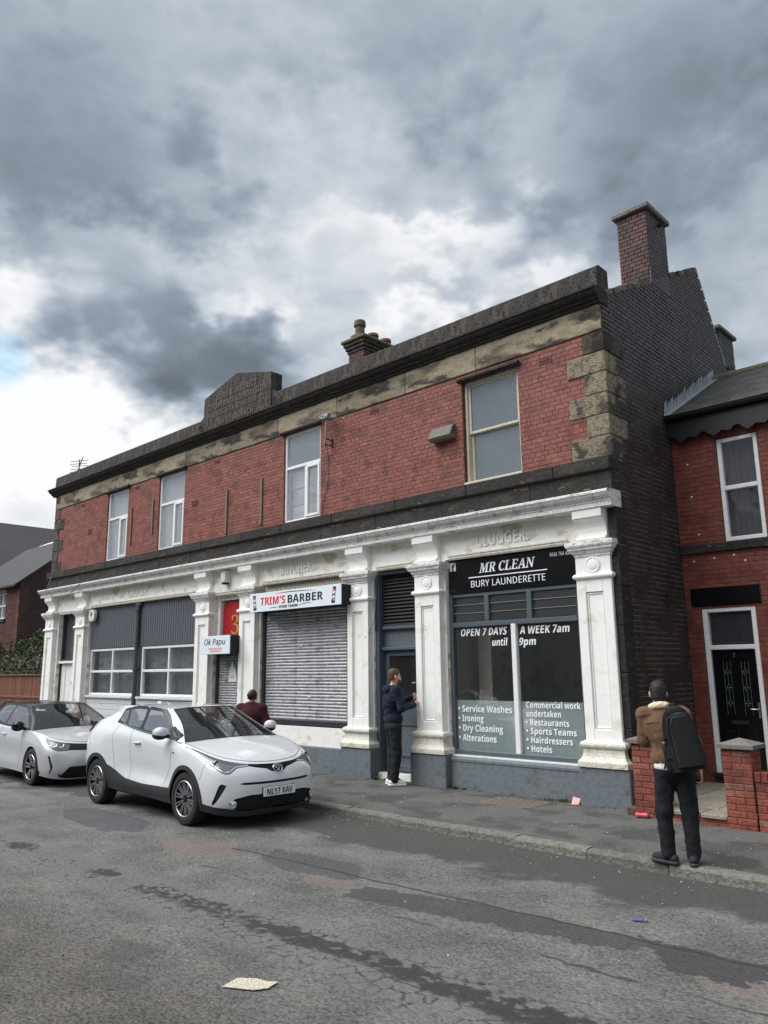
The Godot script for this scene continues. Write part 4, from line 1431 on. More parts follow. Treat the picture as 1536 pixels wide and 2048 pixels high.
func shop_fronts(B: Node3D) -> void:
	for cx in PIL: pilaster(B, cx)
	var op := [Rect2(-22.66, 0.17, 1.17, 3.47), Rect2(-20.78, 0.10, 5.28, 3.62), Rect2(-14.80, 0.10, 1.05, 3.52), Rect2(-13.10, 0.88, 2.62, 2.84), Rect2(-9.80, 0.20, 1.04, 3.51), Rect2(-8.12, 0.60, 2.44, 3.13)]
	var m := MB.new()
	holed(m, Rect2(XL, 0.0, XR - 0.105 - XL, 4.17), op, -10.36, -10.12)
	put("shopfront_wall", m, M.fascia_white, B)
	# cornice over the shops
	var cor := part("shop_cornice", B)
	var prof := PackedVector2Array([Vector2(-10.2, 4.165), Vector2(-9.885, 4.165), Vector2(-9.885, 4.225), Vector2(-9.872, 4.235), Vector2(-9.872, 4.255), Vector2(-9.85, 4.268), Vector2(-9.81, 4.30), Vector2(-9.785, 4.34), Vector2(-9.775, 4.345), Vector2(-9.775, 4.375), Vector2(-9.80, 4.388), Vector2(-10.0, 4.405), Vector2(-10.2, 4.405)])
	var x := XL - 0.13
	while x < XR:
		var e := minf(x + rng.randf_range(2.2, 3.2), XR + 0.045)
		if XR - e < 1.2: e = XR + 0.045
		var c := MB.new()
		var t := rng.randf_range(0.95, 1.03)
		c.col = Color(t, t, t)
		c.sweep_x(prof, x + 0.0015, e - 0.0015)
		put("cornice_length", c, M.cornice, cor)
		x = e
	# fascia lettering and lintel mouldings
	for q in [["GROCER.", -18.2, 3.86, 0.19, 1.05], ["BUTCHER.", -11.95, 3.87, 0.19, 1.02], ["CLOGGER.", -6.95, 3.87, 0.19, 1.0]]:
		letters("lettering", q[0], q[3], M.white, B, Vector3(q[1], q[2], -10.121), {"weight": 700, "width": q[4], "depth": 0.02})
	for o: Rect2 in op:
		if o.size.x < 0.8: continue
		var lm := MB.new()
		var a := o.position.x + 0.10
		var b := o.end.x - 0.10
		lm.sweep_x(PackedVector2Array([Vector2(-10.13, o.end.y - 0.02), Vector2(-10.085, o.end.y - 0.02), Vector2(-10.07, o.end.y + 0.01), Vector2(-10.085, o.end.y + 0.03), Vector2(-10.065, o.end.y + 0.04), Vector2(-10.065, o.end.y + 0.06), Vector2(-10.13, o.end.y + 0.075)]), a, b)
		put("lintel_moulding", lm, M.white_base, B)
	# plinth courses between the pilasters
	var pl := MB.new()
	pl.bbox(Vector3(-13.08, 0.0, -10.34), Vector3(-10.45, 0.54, -10.05), 0.015)
	put("stall_riser", pl, M.plinth, B)
	var pl2 := MB.new()
	pl2.sweep_x(PackedVector2Array([Vector2(-10.34, 0.0), Vector2(-10.055, 0.0), Vector2(-10.06, 0.50), Vector2(-10.05, 0.51), Vector2(-10.05, 0.545), Vector2(-10.19, 0.615), Vector2(-10.34, 0.615)]), -8.10, -5.70)
	put("stall_riser", pl2, M.plinth, B)
	launderette(B)
	louvre_door(B)
	barber_front(B)
	number_door(B)
	grocer_front(B)
	end_door(B)

func launderette(B: Node3D) -> void:
	var w := part("launderette_window", B)
	var x0 := -8.12
	var x1 := -5.68
	var z := -10.24
	var m := MB.new()
	bar(m, x0, 0.60, x0 + 0.07, 3.14, z - 0.05, z + 0.05)
	bar(m, x1 - 0.06, 0.60, x1, 3.14, z - 0.05, z + 0.05)
	bar(m, x0 + 0.07, 2.60, x1 - 0.06, 2.68, z - 0.05, z + 0.052)
	bar(m, x0 + 0.07, 0.60, x1 - 0.06, 0.67, z - 0.05, z + 0.06)
	bar(m, x0 + 0.07, 3.09, x1 - 0.06, 3.15, z - 0.05, z + 0.03)
	for q in [-7.36, -6.56]: bar(m, q - 0.045, 2.68, q + 0.045, 3.10, z - 0.04, z + 0.045)
	put("frame", m, M.grey_frame, w)
	put_box("mullion", Vector3(-6.905, 0.665, z - 0.03), Vector3(-6.815, 2.615, z + 0.06), M.upvc, w, 0.01)
	pane(w, Rect2(x0 + 0.07, 0.67, -6.905 - x0 - 0.07, 1.94), z, M.glass_shop, 0.002)
	pane(w, Rect2(-6.815, 0.67, x1 - 0.06 + 6.815, 1.94), z, M.glass_shop, -0.002)
	pane(w, Rect2(x0 + 0.07, 0.67, -6.905 - x0 - 0.07, 0.77), z - 0.004, M.film, 0.0, "frosted_film")
	pane(w, Rect2(-6.815, 0.67, x1 - 0.06 + 6.815, 0.77), z - 0.004, M.film, 0.0, "frosted_film")
	for q in [[x0 + 0.09, -7.415], [-7.305, -6.615], [-6.505, x1 - 0.08]]:
		for k in 3:
			var lm := MB.new()
			var y := 2.69 + k * 0.137
			lm.quad(Vector3(q[0], y, z + 0.012), Vector3(q[1], y, z + 0.012), Vector3(q[1], y + 0.142, z - 0.012), Vector3(q[0], y + 0.142, z - 0.012))
			put("louvre_pane", lm, M.glass_shop, w)
			if k > 0: put_box("louvre_clip", Vector3(q[0], y - 0.004, z + 0.0), Vector3(q[1], y + 0.004, z + 0.014), M.galv, w)
	# lettering on the glass
	var zt := z + 0.003
	var o := {"weight": 700, "shear": 0.16, "depth": 0.002}
	letters("lettering", "OPEN 7 DAYS", 0.115, M.white_vinyl, w, Vector3(-7.475, 2.455, zt), o.merged({"width": 0.90}))
	letters("lettering", "until", 0.11, M.white_vinyl, w, Vector3(-7.165, 2.285, zt), o.merged({"width": 0.28}))
	letters("lettering", "A WEEK 7am", 0.115, M.white_vinyl, w, Vector3(-6.345, 2.45, zt), o.merged({"width": 0.86}))
	letters("lettering", "9pm", 0.11, M.white_vinyl, w, Vector3(-6.65, 2.28, zt), o.merged({"width": 0.30, "base": 0.24}))
	o = {"weight": 700, "depth": 0.002, "align": -1}
	var yl := 1.255
	for t in [["• Service Washes", 1.04], ["• Ironing", 0.50], ["• Dry Cleaning", 0.86], ["• Alterations", 0.73]]:
		letters("lettering", t[0], 0.098, M.white_vinyl, w, Vector3(-8.02, yl, zt), o.merged({"width": t[1]}))
		yl -= 0.15
	yl = 1.345
	for t in [["Commercial work", 0.92, -6.72], ["undertaken", 0.59, -6.72], ["• Restaurants", 0.74, -6.74], ["• Sports Teams", 0.85, -6.74], ["• Hairdressers", 0.78, -6.74], ["• Hotels", 0.43, -6.74]]:
		letters("lettering", t[0], 0.088, M.white_vinyl, w, Vector3(t[2], yl, zt), o.merged({"width": t[1]}))
		yl -= 0.127
	# dark shop behind
	var r := part("launderette_interior", B)
	for k in 4:
		var q := MB.new()
		q.bbox(Vector3(-8.2 + k * 0.68, 0.18, -13.2), Vector3(-7.56 + k * 0.68, 1.15, -12.6), 0.02)
		q.lathe(Vector3(-7.88 + k * 0.68, 0.66, -12.6), [Vector2(0.2, 0), Vector2(0.19, 0.03), Vector2(0.13, 0.04), Vector2(0.0, 0.02)], 20, Vector3(0, 0, 1))
		put("washing_machine", q, M.room, r)
	put_box("counter", Vector3(-7.7, 0.18, -11.5), Vector3(-7.0, 1.12, -11.1), M.room_dark, r)
	put_box("carton", Vector3(-7.52, 1.12, -11.45), Vector3(-7.14, 1.28, -11.12), M.box_white, r, 0.01)
	put_box("blind_panel", Vector3(-8.04, 0.8, -10.9), Vector3(-7.78, 2.6, -10.86), M.room, r)

func louvre_door(B: Node3D) -> void:
	var d := part("louvred_entrance", B)
	var x0 := -9.80
	var x1 := -8.76
	var m := MB.new()
	bar(m, x0, 0.2, x0 + 0.09, 3.71, -10.40, -10.16)
	bar(m, x1 - 0.06, 0.2, x1, 3.71, -10.40, -10.16)
	bar(m, x0 + 0.09, 3.62, x1 - 0.06, 3.71, -10.40, -10.165)
	put("outer_frame", m, M.blue_frame if false else M.grey_frame, d)
	put_box("blue_trim", Vector3(x0 + 0.002, 2.62, -10.17), Vector3(x0 + 0.07, 3.70, -10.145), M.blue_frame, d, 0.006)
	var y := 2.72
	while y < 3.60:
		var s := MB.new()
		s.quad(Vector3(x0 + 0.10, y, -10.25), Vector3(x1 - 0.07, y, -10.25), Vector3(x1 - 0.07, y + 0.066, -10.32), Vector3(x0 + 0.10, y + 0.066, -10.32))
		s.quad(Vector3(x0 + 0.10, y - 0.012, -10.25), Vector3(x1 - 0.07, y - 0.012, -10.25), Vector3(x1 - 0.07, y, -10.25), Vector3(x0 + 0.10, y, -10.25))
		put("louvre_slat", s, M.louvre, d)
		y += 0.062
	put_box("panel", Vector3(x0 + 0.09, 2.33, -10.36), Vector3(x1 - 0.06, 2.66, -10.30), M.grey_paint, d)
	put_box("transom", Vector3(x0 + 0.09, 2.64, -10.36), Vector3(x1 - 0.06, 2.70, -10.22), M.grey_frame, d, 0.01)
	put_box("transom", Vector3(x0 + 0.09, 2.27, -10.36), Vector3(x1 - 0.06, 2.33, -10.22), M.grey_frame, d, 0.01)
	# the leaf: glazed above, panels below
	var lf := MB.new()
	rect_frame(lf, Rect2(x0 + 0.10, 0.22, x1 - x0 - 0.17, 2.05), 0.10, -10.36, -10.30)
	bar(lf, x0 + 0.2, 0.98, x1 - 0.17, 1.32, -10.355, -10.305)
	bar(lf, x0 + 0.2, 0.46, x1 - 0.17, 0.52, -10.355, -10.303)
	put("door_leaf", lf, M.grey_frame, d)
	put_box("door_panel", Vector3(x0 + 0.19, 0.3, -10.35), Vector3(x1 - 0.16, 1.0, -10.325), M.grey_paint, d)
	pane(d, Rect2(x0 + 0.19, 1.31, x1 - x0 - 0.35, 0.88), -10.33, M.glass_shop)
	put_box("letter_plate", Vector3(x1 - 0.30, 1.70, -10.30), Vector3(x1 - 0.19, 1.725, -10.285), M.galv, d)
	put_box("threshold", Vector3(x0, 0.10, -10.40), Vector3(x1, 0.20, -10.14), M.white_base, d, 0.01)
	put_box("entrance_ceiling", Vector3(x0, 3.62, -10.9), Vector3(x1, 3.71, -10.41), M.room_dark, d)

func barber_front(B: Node3D) -> void:
	var s := part("roller_shutter", B)
	slats(s, "slat", M.shutter, Rect2(-13.02, 0.99, 2.46, 2.22), -10.22, 0.0615)
	put_box("bottom_rail", Vector3(-13.03, 0.90, -10.235), Vector3(-10.55, 0.99, -10.19), M.shutter_dark, s, 0.006)
	put_box("guide", Vector3(-13.10, 0.88, -10.26), Vector3(-13.02, 3.5, -10.17), M.shutter_dark, s, 0.006)
	put_box("guide", Vector3(-10.56, 0.88, -10.26), Vector3(-10.48, 3.5, -10.17), M.shutter_dark, s, 0.006)
	put_box("shutter_housing", Vector3(-13.08, 3.15, -10.30), Vector3(-10.50, 3.46, -10.06), M.shutter_dark, s, 0.01)
	var x := -13.08
	while x < -10.5:
		put_box("cladding_board", Vector3(x, 3.46, -10.25), Vector3(x + 0.072, 3.715, -10.18), M.cream_board, s, 0.01)
		x += 0.078
	# torn sticker and scrapes on the shutter
	for q in [[-12.02, 2.44, 0.20, 0.025], [-11.98, 2.38, 0.05, 0.06], [-11.90, 2.39, 0.04, 0.05], [-11.70, 1.43, 0.10, 0.02], [-11.6, 1.75, 0.06, 0.012]]:
		put_box("sticker_remnant", Vector3(q[0], q[1], -10.207), Vector3(q[0] + q[2], q[1] + q[3], -10.204), M.white_base, s)

func number_door(B: Node3D) -> void:
	var d := part("shuttered_entrance", B)
	var x0 := -14.80
	var x1 := -13.75
	var fr := MB.new()
	bar(fr, x0, 2.6, x0 + 0.12, 3.62, -10.36, -10.20)
	bar(fr, x1 - 0.1, 2.6, x1, 3.62, -10.36, -10.20)
	bar(fr, x0 + 0.12, 3.50, x1 - 0.1, 3.62, -10.36, -10.2)
	put("frame", fr, M.white, d)
	var pg := PackedVector2Array([Vector2(x0 + 0.14, 2.55), Vector2(x1 - 0.11, 2.55), Vector2(x1 - 0.11, 3.34)])
	for k in 7:
		var a := k / 6.0 * PI * 0.5
		pg.append(Vector2(x1 - 0.24 + 0.11 * cos(a), 3.36 + 0.12 * sin(a)))
	for k in 7:
		var a := PI * 0.5 + k / 6.0 * PI * 0.5
		pg.append(Vector2(x0 + 0.27 + 0.11 * cos(a), 3.36 + 0.12 * sin(a)))
	pg.append(Vector2(x0 + 0.14, 3.34))
	var rb := MB.new()
	rb.slab(pg, -10.33, -10.28)
	put("red_board", rb, M.red_board, d)
	letters("lettering", "3", 0.42, M.gold, d, Vector3(-14.21, 2.74, -10.279), {"font": "Droid Serif", "depth": 0.012})
	slats(d, "slat", M.shutter, Rect2(x0 + 0.10, 0.15, 0.86, 2.25), -10.24, 0.055)
	put_box("guide", Vector3(x0 + 0.02, 0.1, -10.28), Vector3(x0 + 0.10, 2.6, -10.2), M.shutter_dark, d, 0.006)
	put_box("guide", Vector3(x1 - 0.09, 0.1, -10.28), Vector3(x1 - 0.01, 2.6, -10.2), M.shutter_dark, d, 0.006)
	put_box("shutter_box", Vector3(x0 + 0.02, 2.30, -10.34), Vector3(x1 - 0.01, 2.60, -10.16), M.shutter_dark, d, 0.01)
	var nt := MB.new()
	var pl := PackedVector2Array([Vector2(-14.33, 1.72), Vector2(-14.02, 1.72), Vector2(-14.06, 1.98), Vector2(-14.14, 2.08), Vector2(-14.20, 2.16), Vector2(-14.27, 2.05)])
	nt.slab(pl, -10.222, -10.219)
	put("paper_notice", nt, M.white_vinyl, d)
	put_box("notice_writing", Vector3(-14.26, 1.80, -10.219), Vector3(-14.12, 1.815, -10.2175), plain(rgb8(110, 120, 160), 0.7), d)
	put_box("notice_writing", Vector3(-14.26, 1.84, -10.219), Vector3(-14.14, 1.853, -10.2175), plain(rgb8(110, 120, 160), 0.7), d)

func grocer_front(B: Node3D) -> void:
	var g := part("grocer_front", B)
	var x0 := -20.78
	var x1 := -15.50
	var x := x0
	while x < x1 - 0.02:
		put_box("cladding_board", Vector3(x, 2.58, -10.25), Vector3(minf(x + 0.098, x1), 3.715, -10.19), M.cladding, g, 0.014)
		x += 0.105
	put_box("cladding_back", Vector3(x0, 2.56, -10.30), Vector3(x1, 3.72, -10.235), M.cladding_dark, g)
	for q in [[x0 + 0.03, -18.32], [-18.02, x1 - 0.03]]:
		var w := part("shop_window", B)
		var r := Rect2(q[0], 1.36, q[1] - q[0], 1.22)
		var f := MB.new()
		rect_frame(f, r, 0.062, -10.30, -10.21)
		var cx: float = (q[0] + q[1]) * 0.5
		bar(f, cx - 0.032, r.position.y + 0.062, cx + 0.032, r.end.y - 0.062, -10.30, -10.215)
		bar(f, q[0] + 0.062, 1.95, cx - 0.032, 2.012, -10.30, -10.214)
		bar(f, cx + 0.032, 1.95, q[1] - 0.062, 2.012, -10.30, -10.214)
		put_under("frame", f, M.upvc, w)
		for a in 2:
			for b in 2:
				var pr := Rect2(q[0] + 0.06 if a == 0 else cx + 0.03, 1.42 if b == 0 else 2.01, cx - 0.03 - q[0] - 0.06, 0.532 if b == 0 else 0.51)
				pane(w, pr, -10.255, M.glass_shop, 0.004 * (a - 0.5) + 0.003 * (b - 0.5))
		var bm := MB.new()
		var bx: float = q[0] + 0.05
		while bx < q[1] - 0.05:
			bm.box(Vector3(bx, 1.38, -10.43), Vector3(bx + 0.078, 2.55, -10.425))
			bx += 0.092
		put_under("vertical_blind", bm, plain(rgb8(84, 90, 92), 0.9), w)
		put_box("window_board", Vector3(q[0] - 0.05, 1.30, -10.28), Vector3(q[1] + 0.05, 1.355, -10.10), M.board_white, g, 0.008)
	var y := 0.12
	while y < 1.28:
		put_box("fascia_board", Vector3(x0, y, -10.24), Vector3(x1, minf(y + 0.142, 1.30), -10.16), M.board_white, g, 0.006)
		y += 0.148
	var dp := MB.new()
	dp.tube([Vector3(-18.17, 3.70, -10.14), Vector3(-18.17, 2.0, -10.13), Vector3(-18.17, 0.1, -10.13)], 0.055, 14)
	for q in [3.45, 1.98, 0.9]: dp.lathe(Vector3(-18.17, q, -10.132), [Vector2(0.055, 0), Vector2(0.075, 0.01), Vector2(0.075, 0.07), Vector2(0.055, 0.08)], 14)
	put("downpipe", dp, M.cast_iron, g)
	put_box("pipe_shoe", Vector3(-18.30, 3.60, -10.18), Vector3(-18.04, 3.72, -10.10), M.cast_iron, g, 0.02)
	put_box("pier", Vector3(-18.32, 0.1, -10.30), Vector3(-18.02, 2.58, -10.215), M.cladding, g)

func put_under(called: String, mb: MB, mat: Material, parent: Node3D) -> MeshInstance3D:
	return put(called, mb, mat, parent)

func end_door(B: Node3D) -> void:
	var d := part("end_entrance", B)
	var x0 := -22.66
	var x1 := -21.49
	var f := MB.new()
	rect_frame(f, Rect2(x0, 2.28, x1 - x0, 1.36), 0.07, -10.34, -10.24)
	put("fanlight_frame", f, M.cladding_dark, d)
	pane(d, Rect2(x0 + 0.07, 2.35, x1 - x0 - 0.14, 1.22), -10.30, M.glass_dark)
	put_box("transom", Vector3(x0, 2.22, -10.34), Vector3(x1, 2.29, -10.17), M.upvc, d, 0.01)
	var x := x0 + 0.05
	for k in 4:
		put_box("door_board", Vector3(x, 0.17, -10.34), Vector3(x + 0.255, 2.22, -10.26 - 0.012 * (k % 2)), M.upvc, d, 0.012)
		x += 0.27
	put_box("door_edge", Vector3(x0, 0.17, -10.34), Vector3(x0 + 0.05, 2.22, -10.22), M.cladding_dark, d)
	put_box("door_sticker", Vector3(-21.95, 1.62, -10.262), Vector3(-21.68, 1.72, -10.257), plain(rgb8(10, 120, 90), 0.5), d)

# ==================================================================== the house next door
func make_terraced_house() -> void:
	var H := thing("terraced_house", "red brick terraced house with white framed sash window and black panelled front door", "house")
	var zf := -12.25
	var x0 := XR
	var x1 := 0.4
	var win := Rect2(-4.27, 3.815, 0.62, 1.65)
	var win2 := Rect2(-2.1, 3.815, 1.1, 1.65)
	var door := Rect2(-4.74, 0.36, 0.81, 2.46)
	var win3 := Rect2(-2.4, 1.1, 1.6, 1.6)
	var fw := part("front_wall", H)
	var m := MB.new()
	holed(m, Rect2(x0, 0.0, x1 - x0, 5.95), [win, win2, door, win3], zf - 0.3, zf - 0.004)
	put("mortar_bed", m, M.mortar, fw)
	var holes := []
	for w: Rect2 in [win, win2, door, win3, Rect2(x0 - 1, 3.67, 9, 0.145), Rect2(-4.88, 2.84, 1.05, 0.29), Rect2(-4.88, 2.7, 0, 0)]:
		holes.append(Rect2(w.position.x - x0, w.position.y - PAVE, w.size.x, w.size.y))
	var tones := [Color(0.24, 0.058, 0.040), Color(0.26, 0.066, 0.044), Color(0.22, 0.054, 0.039), Color(0.275, 0.072, 0.047), Color(0.23, 0.058, 0.042), Color(0.25, 0.062, 0.042)]
	lay_bricks(fw, "brick", M.brick, Vector3(x0, PAVE, zf - 0.008), Vector3.RIGHT, Vector3(0, 0, 1), 5.6, func(t): return spans(0.0, x1 - x0, holes, t), tones, {"header_every": 0})
	var sb := part("sill_band", H)
	stones(sb, "sill_stone", M.soot, x0 + 0.01, x1, 3.675, 3.81, zf - 0.1, zf + 0.05, 0.9, 0.008, 0.7, 0.95)
	put_box("door_lintel", Vector3(-4.875, 2.845, zf - 0.1), Vector3(-3.83, 3.13, zf + 0.02), M.black_gloss, H, 0.008)
	# pale plugs where fixings were
	for q in [[-4.74, 5.14], [-4.72, 4.60], [-4.66, 3.98], [-4.78, 3.56], [-4.46, 3.58], [-4.16, 3.6], [-4.0, 3.5]]:
		var pm := MB.new()
		pm.lathe(Vector3(q[0], q[1], zf), [Vector2(0.018, 0), Vector2(0.016, 0.006), Vector2(0.0, 0.007)], 8, Vector3(0, 0, 1))
		put("wall_plug", pm, M.box_white, fw)
	# windows
	for r: Rect2 in [win, win2, win3]:
		var w := part("window", H)
		var f := MB.new()
		rect_frame(f, r.grow(-0.004), 0.065, zf - 0.12, zf - 0.02)
		var mid := r.position.y + r.size.y * 0.51
		bar(f, r.position.x + 0.06, mid - 0.035, r.end.x - 0.06, mid + 0.035, zf - 0.12, zf - 0.008)
		put("frame", f, M.upvc, w)
		pane(w, Rect2(r.position.x + 0.065, mid + 0.035, r.size.x - 0.13, r.end.y - 0.065 - mid - 0.035), zf - 0.06, M.glass_dark, 0.003)
		pane(w, Rect2(r.position.x + 0.065, r.position.y + 0.065, r.size.x - 0.13, mid - 0.035 - r.position.y - 0.065), zf - 0.085, M.glass_dark, -0.002)
		var bl := MB.new()
		var bx := r.position.x + 0.02
		while bx < r.end.x - 0.09:
			bl.xf = Transform3D(Basis(Vector3.UP, 0.6), Vector3(bx + 0.05, 0, zf - 0.22))
			bl.box(Vector3(-0.04, r.position.y, -0.002), Vector3(0.04, r.end.y, 0.002))
			bx += 0.085
		put("vertical_blind", bl, plain(rgb8(70, 62, 66), 0.9), w)
	# front door with leaded lights
	var d := part("front_door", H)
	var f := MB.new()
	bar(f, -4.735, 0.36, -4.66, 2.815, zf - 0.12, zf - 0.01)
	bar(f, -4.005, 0.36, -3.935, 2.815, zf - 0.12, zf - 0.01)
	bar(f, -4.66, 2.745, -4.005, 2.815, zf - 0.12, zf - 0.012)
	bar(f, -4.66, 2.175, -4.005, 2.245, zf - 0.12, zf - 0.012)
	put("door_frame", f, M.upvc, d)
	pane(d, Rect2(-4.66, 2.245, 0.655, 0.5), zf - 0.07, M.glass_dark, 0.0, "fanlight_pane")
	var leaf := MB.new()
	holed(leaf, Rect2(-4.655, 0.42, 0.645, 1.75), [Rect2(-4.53, 1.21, 0.145, 0.80), Rect2(-4.27, 1.21, 0.145, 0.80)], zf - 0.11, zf - 0.06)
	bar(leaf, -4.55, 0.55, -4.365, 0.98, zf - 0.07, zf - 0.048)
	bar(leaf, -4.29, 0.55, -4.105, 0.98, zf - 0.07, zf - 0.048)
	put("door_leaf", leaf, M.black_gloss, d)
	var gl := plain(rgb8(8, 22, 18), 0.12)
	for gx in [-4.53, -4.27]:
		put_box("leaded_glass", Vector3(gx, 1.21, zf - 0.095), Vector3(gx + 0.145, 2.01, zf - 0.085), gl, d)
		var lead := MB.new()
		var zl := zf - 0.083
		var cx: float = gx + 0.0725
		for q in [gx + 0.02, gx + 0.125]: lead.box(Vector3(q - 0.002, 1.21, zl - 0.003), Vector3(q + 0.002, 2.01, zl))
		for k in 3:
			var cy := 1.38 + k * 0.23
			lead.tube([Vector3(cx - 0.03, cy, zl), Vector3(cx, cy + 0.055, zl), Vector3(cx + 0.03, cy, zl), Vector3(cx, cy - 0.055, zl), Vector3(cx - 0.03, cy, zl)], 0.0028, 5)
			lead.box(Vector3(gx + 0.02, cy - 0.002, zl - 0.003), Vector3(gx + 0.125, cy + 0.002, zl))
			lead.box(Vector3(cx - 0.002, cy + 0.05, zl - 0.003), Vector3(cx + 0.002, cy + 0.18, zl))
		put("lead_came", lead, plain(rgb8(150, 156, 152), 0.35, 0.5), d)
	put_box("letter_box", Vector3(-4.46, 1.07, zf - 0.06), Vector3(-4.2, 1.13, zf - 0.045), M.black_matt, d, 0.006)
	var hd := MB.new()
	hd.bbox(Vector3(-4.06, 1.17, zf - 0.06), Vector3(-4.03, 1.4, zf - 0.045), 0.006)
	hd.tube([Vector3(-4.045, 1.3, zf - 0.05), Vector3(-4.045, 1.3, zf - 0.005), Vector3(-4.15, 1.3, zf - 0.005)], 0.009, 8)
	put("door_handle", hd, plain(rgb8(200, 200, 202), 0.2, 0.9), d)
	letters("lettering", "7", 0.06, M.galv, d, Vector3(-4.33, 2.06, zf - 0.058), {"font": "Droid Serif"})
	put_box("door_sill", Vector3(-4.76, 0.30, zf - 0.12), Vector3(-3.92, 0.37, zf + 0.06), M.black_matt, d, 0.01)
	# eaves: gutter and a scalloped fascia
	var fs := MB.new()
	var pts := PackedVector2Array([Vector2(x0 + 0.02, 5.92), Vector2(x0 + 0.02, 5.60)])
	var x := x0 + 0.02
	while x < x1:
		for k in 8:
			var a := k / 8.0
			pts.append(Vector2(x + a * 0.52, 5.60 - 0.075 * sin(a * PI) + 0.035 * sin(a * TAU * 2.0)))
		x += 0.52
	pts.append(Vector2(x1 + 0.4, 5.60))
	pts.append(Vector2(x1 + 0.4, 5.92))
	fs.slab(pts, zf + 0.10, zf + 0.125)
	put("fascia_board", fs, M.fascia_black, H)
	var sof := MB.new()
	sof.box(Vector3(x0 + 0.02, 5.64, zf - 0.02), Vector3(x1, 5.68, zf + 0.10))
	put("soffit", sof, M.fascia_black, H)
	var gt := MB.new()
	var half := PackedVector2Array()
	for k in 9: half.append(Vector2(zf + 0.19 - 0.06 * cos(k / 8.0 * PI), 5.93 - 0.06 * sin(k / 8.0 * PI)))
	for k in 9: half.append(Vector2(zf + 0.19 + 0.052 * cos(k / 8.0 * PI), 5.93 - 0.052 * sin(k / 8.0 * PI)))
	gt.sweep_x(half, x0 + 0.02, x1)
	put("gutter", gt, M.fascia_black, H)
	# slate roof
	var rf := part("roof", H)
	var e0 := Vector3(0, 5.95, zf + 0.20)
	var e1 := Vector3(0, 7.26, -14.5)
	var rm := MB.new()
	rm.col = Color(0.03, 0.03, 0.03)
	rm.sweep_x(PackedVector2Array([Vector2(e0.z, e0.y - 0.05), Vector2(e0.z, e0.y - 0.03), Vector2(e1.z, e1.y - 0.03), Vector2(-17.0, 5.9), Vector2(-17.0, 5.8)]), x0 + 0.01, x1)
	put("roof_deck", rm, M.slate, rf)
	var along := e1 - e0
	var L := along.length()
	var ang := atan2(along.y, -along.z)
	var rows := 14
	var meshes := []
	for k in 5:
		var sm := MB.new()
		var g := 0.034 + 0.008 * k
		sm.col = Color(g * 1.02, g * 1.03, g * 0.95)
		sm.box(Vector3(-0.123, 0, -0.32), Vector3(0.123, 0.012, 0.0))
		meshes.append(sm.mesh(M.slate))
	for r in rows:
		var o := e0 + along * (float(r) / rows)
		var sx := x0 + 0.15 + (0.125 if r % 2 else 0.0)
		while sx < -0.2:
			var s := put_mesh("slate", meshes[rng.randi() % 5], rf)
			s.transform = Transform3D(Basis(Vector3.RIGHT, ang + 0.035 + rng.randf_range(-0.006, 0.006)) * Basis(Vector3.UP, rng.randf_range(-0.008, 0.008)), o + Vector3(sx, 0.0 + rng.randf_range(0, 0.004), 0))
			sx += 0.25
	var rd := MB.new()
	rd.tube([Vector3(x0 + 0.02, 7.27, -14.52), Vector3(-3.6, 7.28, -14.52)], 0.09, 10)
	rd.tube([Vector3(-3.58, 7.27, -14.52), Vector3(x1, 7.27, -14.52)], 0.09, 10)
	put("ridge_tiles", rd, M.mossy, rf)
	# stepped lead flashing against the gable of the shops
	var n := 17
	for k in n:
		var o := e0 + along * ((k + 0.2) / n)
		var fm := MB.new()
		fm.xf = Transform3D(Basis.IDENTITY, o + Vector3(x0 + 0.012, 0.02, 0))
		var hgt := rng.randf_range(0.17, 0.24)
		fm.col = Color(1, 1, 1) * rng.randf_range(0.75, 1.1)
		var tk := rng.randf_range(0.004, 0.012)
		fm.quad(Vector3(tk, -0.02, 0.06), Vector3(tk, 0.07, -0.10), Vector3(0.004, 0.07 + hgt, -0.11), Vector3(0.004, hgt - 0.02, 0.0))
		fm.quad(Vector3(tk + 0.11, -0.02, 0.06), Vector3(tk + 0.11, 0.07, -0.10), Vector3(tk, 0.07, -0.10), Vector3(tk, -0.02, 0.06))
		put("flashing_piece", fm, M.lead, rf)
	# back of the house
	var sh := MB.new()
	sh.box(Vector3(x0, 0, -17.0), Vector3(x1, 5.9, -16.8))
	sh.box(Vector3(x1 - 0.2, 0, -16.8), Vector3(x1, 5.9, zf - 0.31))
	sh.box(Vector3(x0 + 0.02, 2.9, -16.7), Vector3(x1 - 0.2, 3.1, zf - 0.31))
	sh.box(Vector3(x0 + 0.02, 2.9, -14.6), Vector3(x1 - 0.2, 5.9, -14.5))
	put("inner_walls", sh, M.room_dark, H)

